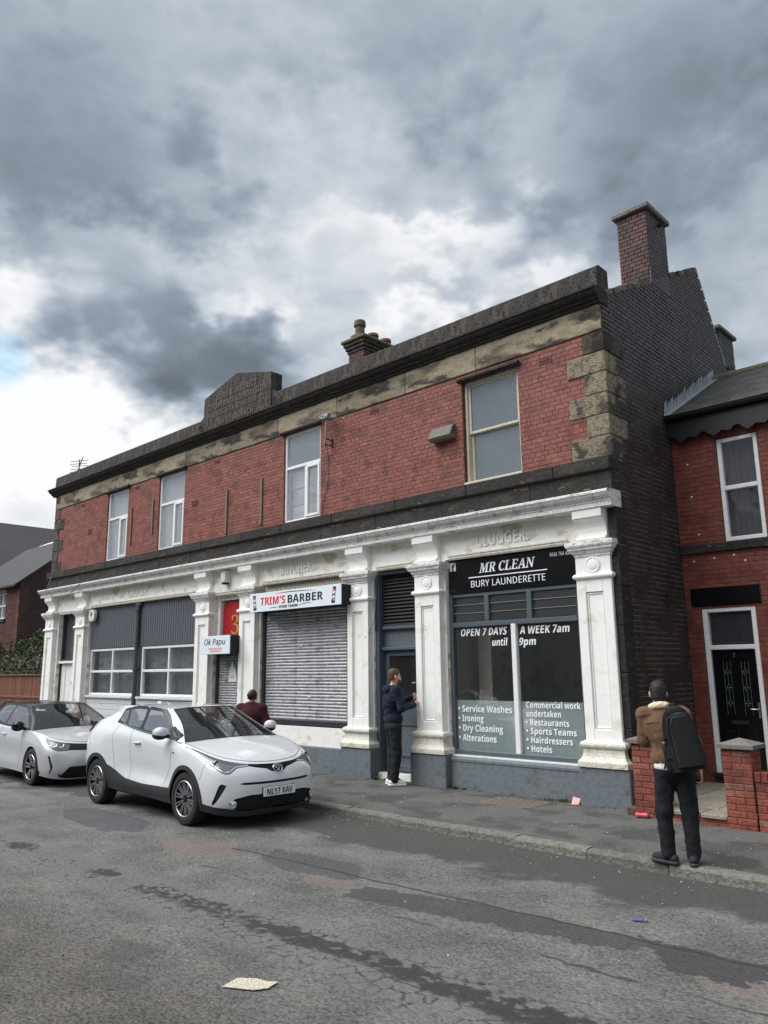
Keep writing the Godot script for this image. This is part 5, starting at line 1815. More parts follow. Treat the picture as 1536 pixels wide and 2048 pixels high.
# ==================================================================== gate piers, low wall, path
func brick_pier(P: Node3D, c: Vector3, hw: float, y0: float, y1: float, tones: Array, hd := -1.0) -> void:
	if hd < 0: hd = hw
	put_box("mortar_core", Vector3(c.x - hw + 0.006, y0, c.z - hd + 0.006), Vector3(c.x + hw - 0.006, y1, c.z + hd - 0.006), M.mortar, P)
	var o := {"header_every": 0, "proud": 0.0, "limit": 400, "joint": 0.010}
	lay_bricks(P, "brick", M.brick, Vector3(c.x - hw, y0, c.z + hd), Vector3.RIGHT, Vector3(0, 0, 1), y1 - y0, func(t): return [Vector2(0, hw * 2)], tones, o)
	lay_bricks(P, "brick", M.brick, Vector3(c.x + hw, y0, c.z + hd), Vector3(0, 0, -1), Vector3.RIGHT, y1 - y0, func(t): return [Vector2(0, hd * 2)], tones, o.merged({"phase": 0.11}))
	lay_bricks(P, "brick", M.brick, Vector3(c.x - hw, y0, c.z - hd), Vector3(0, 0, 1), Vector3.LEFT, y1 - y0, func(t): return [Vector2(0, hd * 2)], tones, o.merged({"phase": 0.11}))

func pier_cap(P: Node3D, c: Vector3, hw: float, y: float) -> void:
	var m := MB.new()
	m.box(Vector3(c.x - hw, y, c.z - hw), Vector3(c.x + hw, y + 0.045, c.z + hw))
	var a := Vector3(c.x, y + 0.115, c.z)
	var q := [Vector3(c.x - hw, y + 0.045, c.z + hw), Vector3(c.x + hw, y + 0.045, c.z + hw), Vector3(c.x + hw, y + 0.045, c.z - hw), Vector3(c.x - hw, y + 0.045, c.z - hw)]
	for k in 4: m.tri(q[k], q[(k + 1) % 4], a)
	put("pier_cap", m, M.concrete_cap, P)

func make_garden() -> void:
	var tones := [Color(0.30, 0.075, 0.045), Color(0.33, 0.088, 0.052), Color(0.27, 0.066, 0.042), Color(0.31, 0.08, 0.05), Color(0.36, 0.11, 0.07), Color(0.29, 0.072, 0.045), Color(0.34, 0.15, 0.115), Color(0.31, 0.078, 0.047)]
	var p1 := thing("gate_pier", "square red brick gate pier touching the end pilaster of the shops, pyramid cap", "pier")
	brick_pier(p1, Vector3(-4.60, 0, -9.78), 0.165, PAVE - 0.03, 0.985, tones)
	pier_cap(p1, Vector3(-4.60, 0, -9.78), 0.215, 0.985)
	var p2 := thing("garden_wall", "low red brick garden wall ending in a capped gate pier, soldier course on top", "wall")
	brick_pier(p2, Vector3(-3.475, 0, -9.78), 0.165, PAVE - 0.03, 0.985, tones)
	pier_cap(p2, Vector3(-3.475, 0, -9.78), 0.215, 0.985)
	var wx0 := -3.30
	var wx1 := 0.6
	put_box("mortar_core", Vector3(wx0, PAVE - 0.03, -9.84), Vector3(wx1, 0.62, -9.645), M.mortar, p2)
	lay_bricks(p2, "brick", M.brick, Vector3(wx0, PAVE - 0.03, -9.645), Vector3.RIGHT, Vector3(0, 0, 1), 0.65, func(t): return [Vector2(0, wx1 - wx0)], tones, {"header_every": 0, "limit": 250, "proud": 0.006})
	var x := wx0
	while x < wx1 - 0.05:
		var m := MB.new()
		m.col = tones[rng.randi() % tones.size()]
		m.bbox(Vector3(x + 0.004, 0.628, -9.865), Vector3(x + 0.071, 0.735 + rng.randf() * 0.006, -9.62), 0.006)
		put("coping_brick", m, M.brick, p2)
		x += 0.076
	# path of flags, one step up, to the door
	var path := Node3D.new()
	path.name = "garden_path"
	add_child(path)
	setting(path)
	put_box("path_bed", Vector3(-4.9, 0.02, -12.24), Vector3(-3.62, 0.185, -9.66), M.mortar, path)
	lay_bricks(path, "riser_brick", M.brick, Vector3(-4.435, PAVE - 0.03, -9.66), Vector3.RIGHT, Vector3(0, 0, 1), 0.12, func(t): return [Vector2(0, 0.80)], tones, {"header_every": 0, "proud": 0.006, "course": 0.06})
	var zz := -9.62
	var row := 0
	while zz > -12.1:
		var d := 0.42 if row == 0 else 0.44
		var fx := -4.92 if row > 0 else -4.44
		var fe := -3.5 if row > 0 else -3.64
		while fx < fe - 0.05:
			var e := minf(fx + rng.randf_range(0.4, 0.62), fe)
			if fe - e < 0.2: e = fe
			var m := MB.new()
			var t := rng.randf_range(0.8, 1.15)
			m.col = Color(t, t, t * 0.97)
			m.bbox(Vector3(fx + 0.006, 0.17, zz - d + 0.006), Vector3(e - 0.006, 0.225 + rng.randf_range(-0.004, 0.004), zz - 0.006), 0.01)
			put("flagstone", m, M.flag, path)
			fx = e
		zz -= d
		row += 1
	setting(put_box("front_garden", Vector3(XR, 0.0, -12.24), Vector3(0.6, 0.14, -9.86), M.pave))

# ==================================================================== beyond the left end
func make_left_background() -> void:
	var H := thing("brick_house", "dark brick house with sash window and slate roof behind the wooden fence", "house")
	var w := part("walls", H)
	var bed := MB.new()
	holed(bed, Rect2(-40, 0, 7, 5.7), [Rect2(-35.5, 4.25, 1.1, 1.12)], -13.35, -13.01)
	bed.xf = Transform3D(Basis(Vector3(0, 0, -1), Vector3.UP, Vector3.RIGHT), Vector3.ZERO)
	bed.slab(PackedVector2Array([Vector2(13.0, 0), Vector2(19.0, 0), Vector2(19.0, 5.7), Vector2(16.0, 8.05), Vector2(13.0, 5.7)]), -33.3, -33.006)
	put("mortar_bed", bed, M.mortar_pale, w)
	var tones := [Color(0.14, 0.045, 0.035), Color(0.11, 0.04, 0.034), Color(0.17, 0.055, 0.04), Color(0.09, 0.036, 0.032)]
	lay_bricks(w, "brick", M.brick, Vector3(-36.5, 0, -13.0), Vector3.RIGHT, Vector3(0, 0, 1), 5.65, func(t): return spans(0, 3.5, [Rect2(1.0, 4.15, 1.1, 1.25)], t), tones, {"limit": 0})
	var tones2 := [Color(0.085, 0.036, 0.034), Color(0.07, 0.033, 0.032), Color(0.10, 0.04, 0.036), Color(0.055, 0.03, 0.03)]
	lay_bricks(w, "gable_brick", M.brick, Vector3(-33, 0, -13.0), Vector3(0, 0, -1), Vector3.RIGHT, 8.0, func(t): return [Vector2(0 if t < 5.7 else (t - 5.7) / 0.783, 3.0)], tones2, {"limit": 0})
	var wd := part("window", H)
	var f := MB.new()
	rect_frame(f, Rect2(-35.5, 4.25, 1.1, 1.12), 0.07, -13.2, -13.06)
	bar(f, -34.98, 4.3, -34.92, 5.3, -13.2, -13.07)
	bar(f, -35.4, 4.78, -34.5, 4.85, -13.2, -13.07)
	put("frame", f, M.upvc, wd)
	pane(wd, Rect2(-35.45, 4.3, 1.0, 1.0), -13.13, M.glass_dark)
	put_box("sill", Vector3(-35.6, 4.12, -13.2), Vector3(-34.3, 4.25, -12.94), M.soot, wd)
	var ah := MB.new()
	ah.col = Color(0.6, 0.5, 0.45)
	var arch := PackedVector2Array()
	for k in 9: arch.append(Vector2(-34.95 - 0.62 * cos(k / 8.0 * PI), 5.37 + 0.16 * sin(k / 8.0 * PI)))
	ah.slab(arch, -13.1, -12.985)
	put("arched_head", ah, M.brick, wd)
	var rm := MB.new()
	rm.col = Color(0.05, 0.053, 0.058)
	rm.sweep_x(PackedVector2Array([Vector2(-12.7, 5.50), Vector2(-12.7, 5.58), Vector2(-16.0, 8.17), Vector2(-19.3, 5.58), Vector2(-19.3, 5.5), Vector2(-16.0, 8.07)]), -40.2, -32.85)
	put("roof", rm, M.slate, H)
	# larger roof behind
	var R := thing("slate_roofed_house", "tall house with broad slate roof and white gutter board behind the brick house", "house")
	var r2 := MB.new()
	r2.col = Color(0.055, 0.058, 0.064)
	r2.quad(Vector3(-44, 7.7, -6), Vector3(-44, 7.7, -40), Vector3(-49, 11.0, -40), Vector3(-49, 11.0, -6))
	r2.quad(Vector3(-49, 11.0, -6), Vector3(-49, 11.0, -40), Vector3(-54, 7.7, -40), Vector3(-54, 7.7, -6))
	put("roof", r2, M.slate, R)
	for k in 22:      # courses
		var t := k / 22.0
		var c := MB.new()
		var g := rng.randf_range(0.05, 0.065)
		c.col = Color(g, g * 1.04, g * 1.12)
		c.xf = Transform3D(Basis(Vector3(0, 0, 1), -0.583), Vector3(-44 - 5.0 * t, 7.7 + 3.3 * t, -23))
		c.box(Vector3(-0.34, 0.0, -17), Vector3(0.0, 0.03, 17))
		put("slate_course", c, M.slate, R)
	put_box("walls", Vector3(-53.6, 0, -39.6), Vector3(-44.4, 7.6, -6.4), plain(rgb8(150, 118, 96), 0.9), R)
	put_box("gutter_board", Vector3(-44.35, 7.4, -39.8), Vector3(-44.2, 7.72, -6.2), M.upvc, R)
	var gb := MB.new()
	gb.xf = Transform3D(Basis(Vector3(0, 1, 0), PI * 0.5), Vector3(-43.4, 0, -19.5))
	gb.slab(PackedVector2Array([Vector2(-1.4, 8.2), Vector2(1.4, 8.2), Vector2(1.4, 8.9), Vector2(0, 9.6), Vector2(-1.4, 8.9)]), -2.6, -0.6)
	put("dormer", gb, M.upvc, R)
	# fence of vertical boards
	var F := thing("wooden_fence", "brown stained close board fence left of the shop building", "fence")
	var x := -36.0
	while x < -23.9:
		var m := MB.new()
		var t := rng.randf_range(0.75, 1.1)
		m.col = Color(t, t, t)
		m.bbox(Vector3(x, 0.15, -12.53), Vector3(x + 0.118, 1.88 + rng.randf_range(-0.01, 0.01), -12.50 + 0.01 * (rng.randi() % 2)), 0.004)
		put("board", m, M.fence, F)
		x += 0.12
	for y in [0.45, 1.05]:
		put_box("rail", Vector3(-36, y, -12.5), Vector3(-23.9, y + 0.09, -12.46), M.fence, F, 0.01)
	put_box("capping_rail", Vector3(-36, 1.88, -12.56), Vector3(-23.9, 1.93, -12.44), M.fence, F, 0.008)
	for k in 5:
		put_box("post", Vector3(-35.9 + k * 2.4, 0, -12.62), Vector3(-35.78 + k * 2.4, 2.0, -12.53), M.fence, F)
	# rubble wall and the ivy on it
	var S := thing("stone_wall", "rough grey rubble stone wall behind the wooden fence", "wall")
	for k in 60:
		var m := MB.new()
		var t := rng.randf_range(0.45, 0.9)
		m.col = Color(t, t * 0.97, t * 0.92)
		var sx := -36.0 + (k % 15) * 0.42 + (0.2 if (k / 15) % 2 else 0.0)
		var sy := 0.6 + (k / 15) * 0.5
		m.bbox(Vector3(sx, sy, -12.98), Vector3(sx + 0.40, sy + 0.48, -12.76 + rng.randf() * 0.04), 0.04)
		put("stone", m, M.concrete_cap, S)
	put_box("wall_core", Vector3(-36, 0, -12.96), Vector3(-29.4, 2.55, -12.82), M.mortar, S)
	var V := thing("ivy_shrub", "dark green ivy and bramble growing over the stone wall above the fence", "shrub")
	var lv := MB.new()
	var nz := noise(91, 0.7, 3)
	for k in 5200:
		var px := rng.randf_range(-36.0, -28.6)
		var top := 3.15 + nz.get_noise_1d(px * 1.5) * 0.55 + (0.25 if px > -31.6 else 0.0)
		var py := lerpf(1.5, top, pow(rng.randf(), 0.75))
		var pz := -12.72 + rng.randf_range(-0.45, 0.28) * (0.4 + 0.6 * sin(clampf((py - 1.4) / 1.9, 0, 1) * PI))
		if nz.get_noise_3d(px * 3.0, py * 3.0, pz * 3.0) < -0.12: continue
		var d := Vector3(rng.randf_range(-1, 1), rng.randf_range(-0.6, 1), rng.randf_range(-0.3, 1)).normalized()
		var s := d.cross(Vector3(rng.randf() - 0.5, rng.randf() - 0.5, rng.randf() - 0.5)).normalized()
		var u2 := d.cross(s)
		var z := rng.randf_range(0.03, 0.065)
		var g := rng.randf_range(0.5, 1.5)
		lv.col = Color(0.055 * g, 0.080 * g, 0.030 * g)
		var o := Vector3(px, py, pz)
		lv.quad(o - s * z, o - u2 * z * 0.8, o + s * z, o + u2 * z)
	put("foliage", lv, M.leaf, V)
	var stm := MB.new()
	for k in 9:
		var sx := -35.5 + k * 0.8
		stm.tube([Vector3(sx, 0, -12.75), Vector3(sx + 0.1, 1.2, -12.72), Vector3(sx - 0.1, 2.2, -12.70), Vector3(sx + 0.15, 2.9, -12.7)], 0.03, 6, true, 0.008)
	put("stems", stm, M.fence, V)

# ==================================================================== the far side of the road (seen only in the glass)
func make_opposite_terrace() -> void:
	var walls := [plain(rgb8(186, 176, 150), 0.9), plain(rgb8(118, 62, 50), 0.9)]
	var protos := []
	for s in 2:
		var H := thing("opposite_house", "", "house")
		put_box("wall", Vector3(-2.6, 0.0, 0.0), Vector3(2.6, 5.6, 7.0), walls[s], H)
		var rf := MB.new()
		rf.col = Color(0.06, 0.062, 0.068)
		rf.sweep_x(PackedVector2Array([Vector2(-0.25, 5.5), Vector2(-0.25, 5.6), Vector2(3.5, 8.2), Vector2(7.25, 5.6), Vector2(7.25, 5.5)]), -2.6, 2.6)
		put("roof", rf, M.slate, H)
		for q in [Rect2(-1.9, 3.5, 1.1, 1.5), Rect2(0.8, 3.5, 1.1, 1.5), Rect2(0.3, 0.9, 1.8, 1.6)]:
			var f := MB.new()
			rect_frame(f, q, 0.07, -0.05, 0.02)
			bar(f, q.position.x + 0.07, q.position.y + q.size.y * 0.55, q.end.x - 0.07, q.position.y + q.size.y * 0.55 + 0.06, -0.05, 0.015)
			var w := put("window", f, M.upvc, H)
			pane(w, q.grow(-0.06), -0.012, M.black_gloss)
		put_box("door", Vector3(-1.7, 0.1, -0.04), Vector3(-0.8, 2.3, 0.01), M.red_board if s else M.blue_frame, H, 0.01)
		put_box("chimney", Vector3(-2.6, 7.4, 2.9), Vector3(-2.0, 9.3, 4.0), walls[1], H, 0.02)
		protos.append(H)
	var k := 0
	for x in [-30.0, -24.8, -19.6, -14.4, -9.2, -4.0, 1.2, 6.4]:
		var s := 0 if k in [0, 2, 3, 6] else 1
		var h: Node3D = protos[s]
		if h.has_meta("used"):
			h = protos[s].duplicate()
			h.name = numbered("opposite_house")
			add_child(h)
		protos[s].set_meta("used", true)
		h.position = Vector3(x, 0.0, 4.8)
		h.set_meta("group", "houses across the road")
		h.set_meta("label", ("cream rendered" if s == 0 else "red brick") + " terraced house across the road, opposite " + ["the fence", "the end door", "the grocer front", "the number three door", "the louvred doorway", "the launderette", "the gate piers", "the garden wall"][k])
		k += 1
	for p in protos: p.remove_meta("used")
	for c in get_children():
		if c.has_meta("used"): c.remove_meta("used")

# ==================================================================== signs
func make_signs() -> void:
	# barber's box sign
	var s := thing("barber_sign", "white box sign with red and black barber lettering and striped poles", "sign", Vector3(-11.63, 3.12, -9.75))
	put_box("sign_case", Vector3(-1.36, 0.0, -0.30), Vector3(1.36, 0.37, -0.012), M.black_matt, s, 0.004)
	put_box("sign_face", Vector3(-1.365, -0.004, -0.012), Vector3(1.365, 0.374, 0.0), M.sign_white, s, 0.003)
	letters("lettering", "TRIM'S", 0.150, M.red_vinyl, s, Vector3(-0.62, 0.12, 0.001), {"width": 0.78, "weight": 700})
	letters("lettering", "BARBER", 0.150, M.ink, s, Vector3(0.36, 0.12, 0.001), {"width": 1.02, "weight": 700})
	letters("lettering", "07428 124586", 0.05, M.ink, s, Vector3(-0.13, 0.035, 0.001), {"width": 0.56, "weight": 700})
	for q in [[-0.55, 0.33, 0.62, 0.315, 0.020], [-0.72, 0.05, -0.42, 0.055, 0.014], [0.16, 0.055, 0.55, 0.085, 0.016]]:
		var m := MB.new()
		var pts := PackedVector2Array()
		for k in 13:
			var t := k / 12.0
			pts.append(Vector2(lerpf(q[0], q[2], t), lerpf(q[1], q[3], t) + q[4] * sin(t * PI)))
		for k in 13:
			var t := 1.0 - k / 12.0
			pts.append(Vector2(lerpf(q[0], q[2], t), lerpf(q[1], q[3], t) + q[4] * 0.35 * sin(t * PI) - 0.001))
		m.slab(pts, 0.0, 0.003)
		put("swoosh", m, M.ink, s)
	for px in [-1.20, 1.17]:
		var lean := Transform3D(Basis(Vector3(0, 0, 1), 0.12 if px < 0 else -0.16), Vector3(px, 0.185, 0.0))
		for q in [[-0.040, 0.105, 0.040, 0.15, 0], [-0.048, -0.15, 0.048, -0.105, 0]]:
			var m := MB.new()
			m.xf = lean
			m.bbox(Vector3(q[0], q[1], 0.0), Vector3(q[2], q[3], 0.006), 0.004)
			put("pole_end", m, M.ink, s)
		for k in 5:
			var m := MB.new()
			m.xf = lean
			var y0 := -0.10 + k * 0.041
			m.slab(PackedVector2Array([Vector2(-0.032, y0), Vector2(0.032, y0 + 0.018), Vector2(0.032, y0 + 0.040), Vector2(-0.032, y0 + 0.022)]), 0.0, 0.004)
			put("pole_stripe", m, [M.red_vinyl, M.white_vinyl, M.ink, M.white_vinyl, M.red_vinyl][k], s)
		for e in [-0.036, 0.036]:
			var m := MB.new()
			m.xf = lean
			m.box(Vector3(e - 0.004, -0.105, 0.0), Vector3(e + 0.004, 0.105, 0.004))
			put("pole_edge", m, M.ink, s)
	# launderette fascia
	var l := thing("launderette_sign", "black fascia sign with white launderette lettering over the big shop window", "sign", Vector3(-6.90, 3.15, -10.19))
	put_box("sign_panel", Vector3(-1.205, 0.0, -0.06), Vector3(1.205, 0.572, 0.0), M.black_gloss, l, 0.006)
	letters("lettering", "MR CLEAN", 0.155, M.white_vinyl, l, Vector3(-0.055, 0.31, 0.001), {"font": "Droid Serif", "weight": 700, "shear": 0.24, "width": 1.03})
	put_box("rule", Vector3(-0.79, 0.24, 0.0), Vector3(0.70, 0.256, 0.003), M.white_vinyl, l)
	letters("lettering", "BURY LAUNDERETTE", 0.105, M.white_vinyl, l, Vector3(-0.04, 0.085, 0.001), {"width": 1.4})
	letters("lettering", "0161 764 438", 0.056, M.white_vinyl, l, Vector3(0.94, 0.435, 0.001), {"font": "Droid Serif", "weight": 700, "width": 0.36})
	put_box("logo_square", Vector3(-1.185, 0.385, 0.0), Vector3(-1.05, 0.525, 0.003), M.white_vinyl, l)
	letters("logo_letter", "f", 0.11, M.black_gloss, l, Vector3(-1.10, 0.387, 0.0032), {"weight": 700, "stretch": 1.15})
	# small takeaway sign
	var o := thing("takeaway_sign", "small pale box sign with handwritten style lettering over the number three doorway", "sign", Vector3(-14.20, 2.31, -9.75))
	put_box("sign_case", Vector3(-0.54, 0.0, -0.34), Vector3(0.54, 0.38, -0.012), M.black_matt, o, 0.004)
	put_box("sign_face", Vector3(-0.545, -0.004, -0.012), Vector3(0.545, 0.384, 0.0), M.sign_white, o, 0.003)
	letters("lettering", "Ok Papu", 0.125, M.ink, o, Vector3(-0.02, 0.19, 0.001), {"width": 0.76, "shear": 0.2})
	var pink := plain(rgb8(214, 120, 120), 0.6)
	for k in 3:
		var x := -0.22 + k * 0.03
		while x < 0.26 - k * 0.03:
			var w := rng.randf_range(0.025, 0.06)
			put_box("small_print", Vector3(x, 0.108 - k * 0.034, 0.0), Vector3(x + w, 0.126 - k * 0.034, 0.0025), pink, o)
			x += w + 0.014

# ==================================================================== fittings on the walls
func make_fittings() -> void:
	var a := thing("alarm_siren", "cream hexagonal burglar alarm box beside the grey boarded shopfront", "alarm box", Vector3(-20.52, 3.34, -10.12))
	var m := MB.new()
	m.slab(PackedVector2Array([Vector2(-0.10, 0.0), Vector2(0.10, 0.0), Vector2(0.17, 0.10), Vector2(0.17, 0.20), Vector2(0.10, 0.31), Vector2(-0.10, 0.31), Vector2(-0.17, 0.20), Vector2(-0.17, 0.10)]), 0.0, 0.08)
	put("cover", m, M.box_white, a)
	put_box("maker_plate", Vector3(-0.05, 0.13, 0.08), Vector3(0.05, 0.24, 0.083), plain(rgb8(120, 116, 104), 0.6), a)
	var b := thing("security_light_box", "small white box with black base fixed above the red number three board", "alarm box", Vector3(-14.30, 3.84, -10.12))
	put_box("housing", Vector3(-0.085, 0.03, 0.0), Vector3(0.085, 0.30, 0.15), M.box_white, b, 0.012)
	put_box("sensor", Vector3(-0.06, -0.01, 0.02), Vector3(0.06, 0.03, 0.13), M.black_matt, b, 0.008)
	var v := thing("flue_terminal", "weathered grey wedge shaped vent hood on the upper brickwork left of the sash window", "vent", Vector3(-8.03, 5.80, ZB))
	var vm := MB.new()
	vm.sweep_x(PackedVector2Array([Vector2(0.0, 0.0), Vector2(0.14, 0.0), Vector2(0.18, 0.04), Vector2(0.07, 0.235), Vector2(0.0, 0.245)]), -0.24, 0.24)
	put("hood", vm, M.concrete_cap, v)
	for k in 4: put_box("slot", Vector3(0.2405, 0.07 + k * 0.035, 0.03), Vector3(0.242, 0.085 + k * 0.035, 0.10), M.black_matt, v)
	# wall aerial on a bracket
	var t := thing("television_aerial", "small grid aerial on a rusty wall bracket beside the white framed window", "aerial", Vector3(-10.86, 6.32, ZB))
	var br := MB.new()
	br.bbox(Vector3(-0.05, -0.04, 0.0), Vector3(-0.01, 0.14, 0.02), 0.004)
	br.tube([Vector3(-0.03, 0.10, 0.01), Vector3(-0.03, 0.10, 0.20)], 0.012, 6)
	br.tube([Vector3(-0.03, -0.01, 0.01), Vector3(-0.03, -0.01, 0.20)], 0.012, 6)
	br.tube([Vector3(-0.03, -0.05, 0.20), Vector3(-0.03, 0.16, 0.20)], 0.014, 6)
	put("bracket", br, plain(rgb8(54, 40, 34), 0.7), t)
	var ms := MB.new()
	ms.tube([Vector3(-0.03, -0.03, 0.20), Vector3(0.02, 0.52, 0.20)], 0.014, 8)
	put("mast", ms, M.galv, t)
	var bm := MB.new()
	bm.tube([Vector3(-0.18, 0.60, 0.20), Vector3(0.66, 0.32, 0.32)], 0.012, 8)
	put("boom", bm, M.galv, t)
	for k in 13:
		var q := Vector3(-0.10, 0.575, 0.21).lerp(Vector3(0.64, 0.327, 0.316), k / 12.0)
		var e := MB.new()
		e.tube([q + Vector3(0.015, 0, -0.10), q + Vector3(-0.015, 0, 0.10)], 0.004, 5)
		put("element", e, M.galv, t)
	var rfm := MB.new()
	for k in 5:
		rfm.tube([Vector3(-0.22 + 0.01 * k, 0.50 + k * 0.055, 0.05), Vector3(-0.16 + 0.01 * k, 0.50 + k * 0.055, 0.36)], 0.005, 5)
	for k in 2:
		rfm.tube([Vector3(-0.21 + k * 0.05, 0.48, 0.10 + k * 0.2), Vector3(-0.17 + k * 0.05, 0.74, 0.10 + k * 0.2)], 0.006, 5)
	rfm.bbox(Vector3(-0.14, 0.50, 0.15), Vector3(0.10, 0.60, 0.25), 0.01)
	put("reflector", rfm, M.galv, t)
	var cb := MB.new()
	cb.tube([Vector3(-0.03, 0.05, 0.19), Vector3(-0.10, -0.2, 0.03), Vector3(-0.13, -0.7, 0.012), Vector3(-0.30, -1.2, 0.012), Vector3(-0.33, -1.4, 0.012)], 0.005, 5)
	put("cable", cb, M.black_matt, t)
	# roof aerial
	var r := thing("roof_aerial", "thin roof aerial with crossed rods above the far left parapet", "aerial", Vector3(-24.0, 7.6, -11.0))
	var rmst := MB.new()
	rmst.tube([Vector3(0, -0.6, 0), Vector3(0.02, 1.2, 0)], 0.02, 6)
	put("mast", rmst, M.cast_iron, r)
	for k in 5:
		var e := MB.new()
		var y := 0.82 + k * 0.09
		e.tube([Vector3(-0.42 + 0.05 * (k % 3), y, 0.1), Vector3(0.40 - 0.06 * (k % 2), y - 0.06, -0.1)], 0.011, 5)
		put("rod", e, M.cast_iron, r)
	var rb := MB.new()
	rb.tube([Vector3(-0.05, 0.85, 0), Vector3(0.25, 1.25, 0.0)], 0.014, 5)
	put("boom", rb, M.cast_iron, r)
	# loose cables
	var c := thing("slack_cable", "thin black cable drooping across the white cornice at the far pilaster", "cable")
	var cm := MB.new()
	cm.tube([Vector3(-23.0, 5.0, -10.02), Vector3(-22.9, 4.36, -9.77), Vector3(-22.4, 4.10, -9.78), Vector3(-21.9, 4.03, -9.80), Vector3(-21.4, 4.14, -9.80), Vector3(-20.8, 4.36, -9.77), Vector3(-20.6, 4.5, -10.0)], 0.011, 6)
	put("wire", cm, M.cast_iron, c)
	var c2 := thing("hanging_wire", "thin grey wire hanging beside the louvred grey doorway", "cable")
	var cm2 := MB.new()
	cm2.tube([Vector3(-9.70, 3.70, -10.10), Vector3(-9.72, 3.2, -10.09), Vector3(-9.74, 2.85, -10.08), Vector3(-9.82, 2.65, -10.07), Vector3(-9.9, 2.5, -9.99)], 0.005, 5)
	put("wire", cm2, M.galv, c2)

# ==================================================================== small things on the ground
func make_litter() -> void:
	var p := thing("scrap_paper", "crumpled cream card lying flat on the cracked asphalt", "litter", Vector3(-4.30, 0.012, -3.29), 0.55)
	var m := MB.new()
	m.slab(PackedVector2Array([Vector2(-0.15, -0.075), Vector2(0.06, -0.09), Vector2(0.14, -0.05), Vector2(0.17, 0.06), Vector2(0.10, 0.05), Vector2(0.02, 0.085), Vector2(-0.11, 0.075)]), 0.0, 0.004)
	var o := put("sheet", m, textured(layered(64, 64, rgb8(206, 198, 178), [[field(noise(71, 0.3, 2), 64, 64), 0.6, 0.75, rgb8(110, 100, 88), 0.9]]), Vector3(0.25, 0.25, 0.25), 0.9), p)
	o.rotation.x = -PI * 0.5
	var b := thing("blue_lighter", "small blue plastic lighter lying on the road near the kerb", "litter", Vector3(-3.04, 0.012, -6.04), 0.5)
	put_box("case", Vector3(-0.045, 0.0, -0.014), Vector3(0.045, 0.014, 0.014), plain(rgb8(60, 84, 170), 0.4), b, 0.008)
	put_box("cap", Vector3(0.05, 0.002, -0.014), Vector3(0.068, 0.018, 0.014), M.galv, b, 0.003)
	var c := thing("drink_can", "crushed pink drink can lying at the foot of the gate pier", "litter", Vector3(-4.66, PAVE + 0.03, -9.56), 0.35)
	var cm := MB.new()
	cm.lathe(Vector3.ZERO, [Vector2(0.0, -0.075), Vector2(0.025, -0.075), Vector2(0.032, -0.06), Vector2(0.03, 0.0), Vector2(0.032, 0.06), Vector2(0.025, 0.075), Vector2(0.0, 0.072)], 14, Vector3.RIGHT)
	put("can", cm, plain(rgb8(206, 92, 104), 0.4, 0.3), c)
	put_box("can_rim", Vector3(0.070, -0.02, -0.02), Vector3(0.078, 0.02, 0.02), M.galv, c, 0.004)
	var w := thing("pink_wrapper", "pale pink wrapper leaning at the foot of the end pilaster", "litter", Vector3(-5.80, PAVE, -9.96), 0.2)
	var wm := MB.new()
	wm.quad(Vector3(-0.06, 0.0, 0.03), Vector3(0.05, 0.0, 0.05), Vector3(0.06, 0.07, 0.0), Vector3(-0.04, 0.09, 0.0))
	wm.quad(Vector3(-0.10, 0.005, 0.10), Vector3(0.04, 0.004, 0.12), Vector3(0.05, 0.0, 0.05), Vector3(-0.06, 0.0, 0.03))
	put("wrapper", wm, plain(rgb8(224, 160, 160), 0.5), w)
	# old tiled access cover in the pavement
	var g := thing("access_cover", "rusty ribbed access cover set into the pavement below the launderette window", "cover", Vector3(-6.50, PAVE, -9.50), 0.06)
	put_box("cover_frame", Vector3(-0.42, -0.02, -0.26), Vector3(0.42, 0.003, 0.26), M.rust, g)
	for a in 9:
		for bq in 6:
			put_box("cover_tread", Vector3(-0.385 + a * 0.087, 0.003, -0.235 + bq * 0.08), Vector3(-0.32 + a * 0.087, 0.010, -0.175 + bq * 0.08), M.rust, g)
	# weeds at the foot of the walls
	var spots := [Vector3(-9.62, PAVE, -9.96), Vector3(-9.45, PAVE, -10.02), Vector3(-7.95, PAVE, -10.0), Vector3(-7.8, PAVE, -10.03), Vector3(-4.88, PAVE, -9.88), Vector3(-4.82, PAVE, -9.70), Vector3(-6.05, PAVE, -10.02), Vector3(-9.2, PAVE, -10.1)]
	var names := ["beside the plinth left of the grey doorway", "in front of the grey doorway step", "under the left end of the launderette window", "under the launderette window below the Service Washes words", "beside the end pilaster plinth at the gable", "at the foot of the gate pier", "by the pink wrapper", "on the doorway threshold"]
	for k in spots.size():
		var o2 := weed(null, "weed_tuft", spots[k], 36, [0.10, 0.06, 0.08, 0.05, 0.12, 0.08, 0.06, 0.04][k])
		tag(o2, "small green weed tuft " + names[k], "weed", "weeds along the wall foot")
	# dead leaves and dirt swept against the wall
	var lf := MB.new()
	for k in 420:
		var x := rng.randf_range(-9.9, -5.2)
		if rng.randf() < 0.45: x = rng.randf_range(-6.35, -5.75)
		var zz := -10.04 + absf(rng.randfn(0.0, 0.06))
		if x > -5.72 or (x > -8.82 and x < -8.06) or x < -9.72: zz += 0.12
		var a := rng.randf() * TAU
		var s := rng.randf_range(0.008, 0.028)
		var d := Vector3(cos(a), rng.randf_range(-0.1, 0.4), sin(a)) * s
		var e := Vector3(-sin(a), rng.randf_range(-0.1, 0.3), cos(a)) * s * 0.5
		var t := rng.randf_range(0.5, 1.4)
		lf.col = Color(0.10 * t, 0.075 * t, 0.045 * t)
		var q := Vector3(x, PAVE + 0.006 + rng.randf() * 0.015, zz)
		lf.quad(q - d, q - e, q + d, q + e)
	var lo := put("leaf_litter", lf, M.leaf)
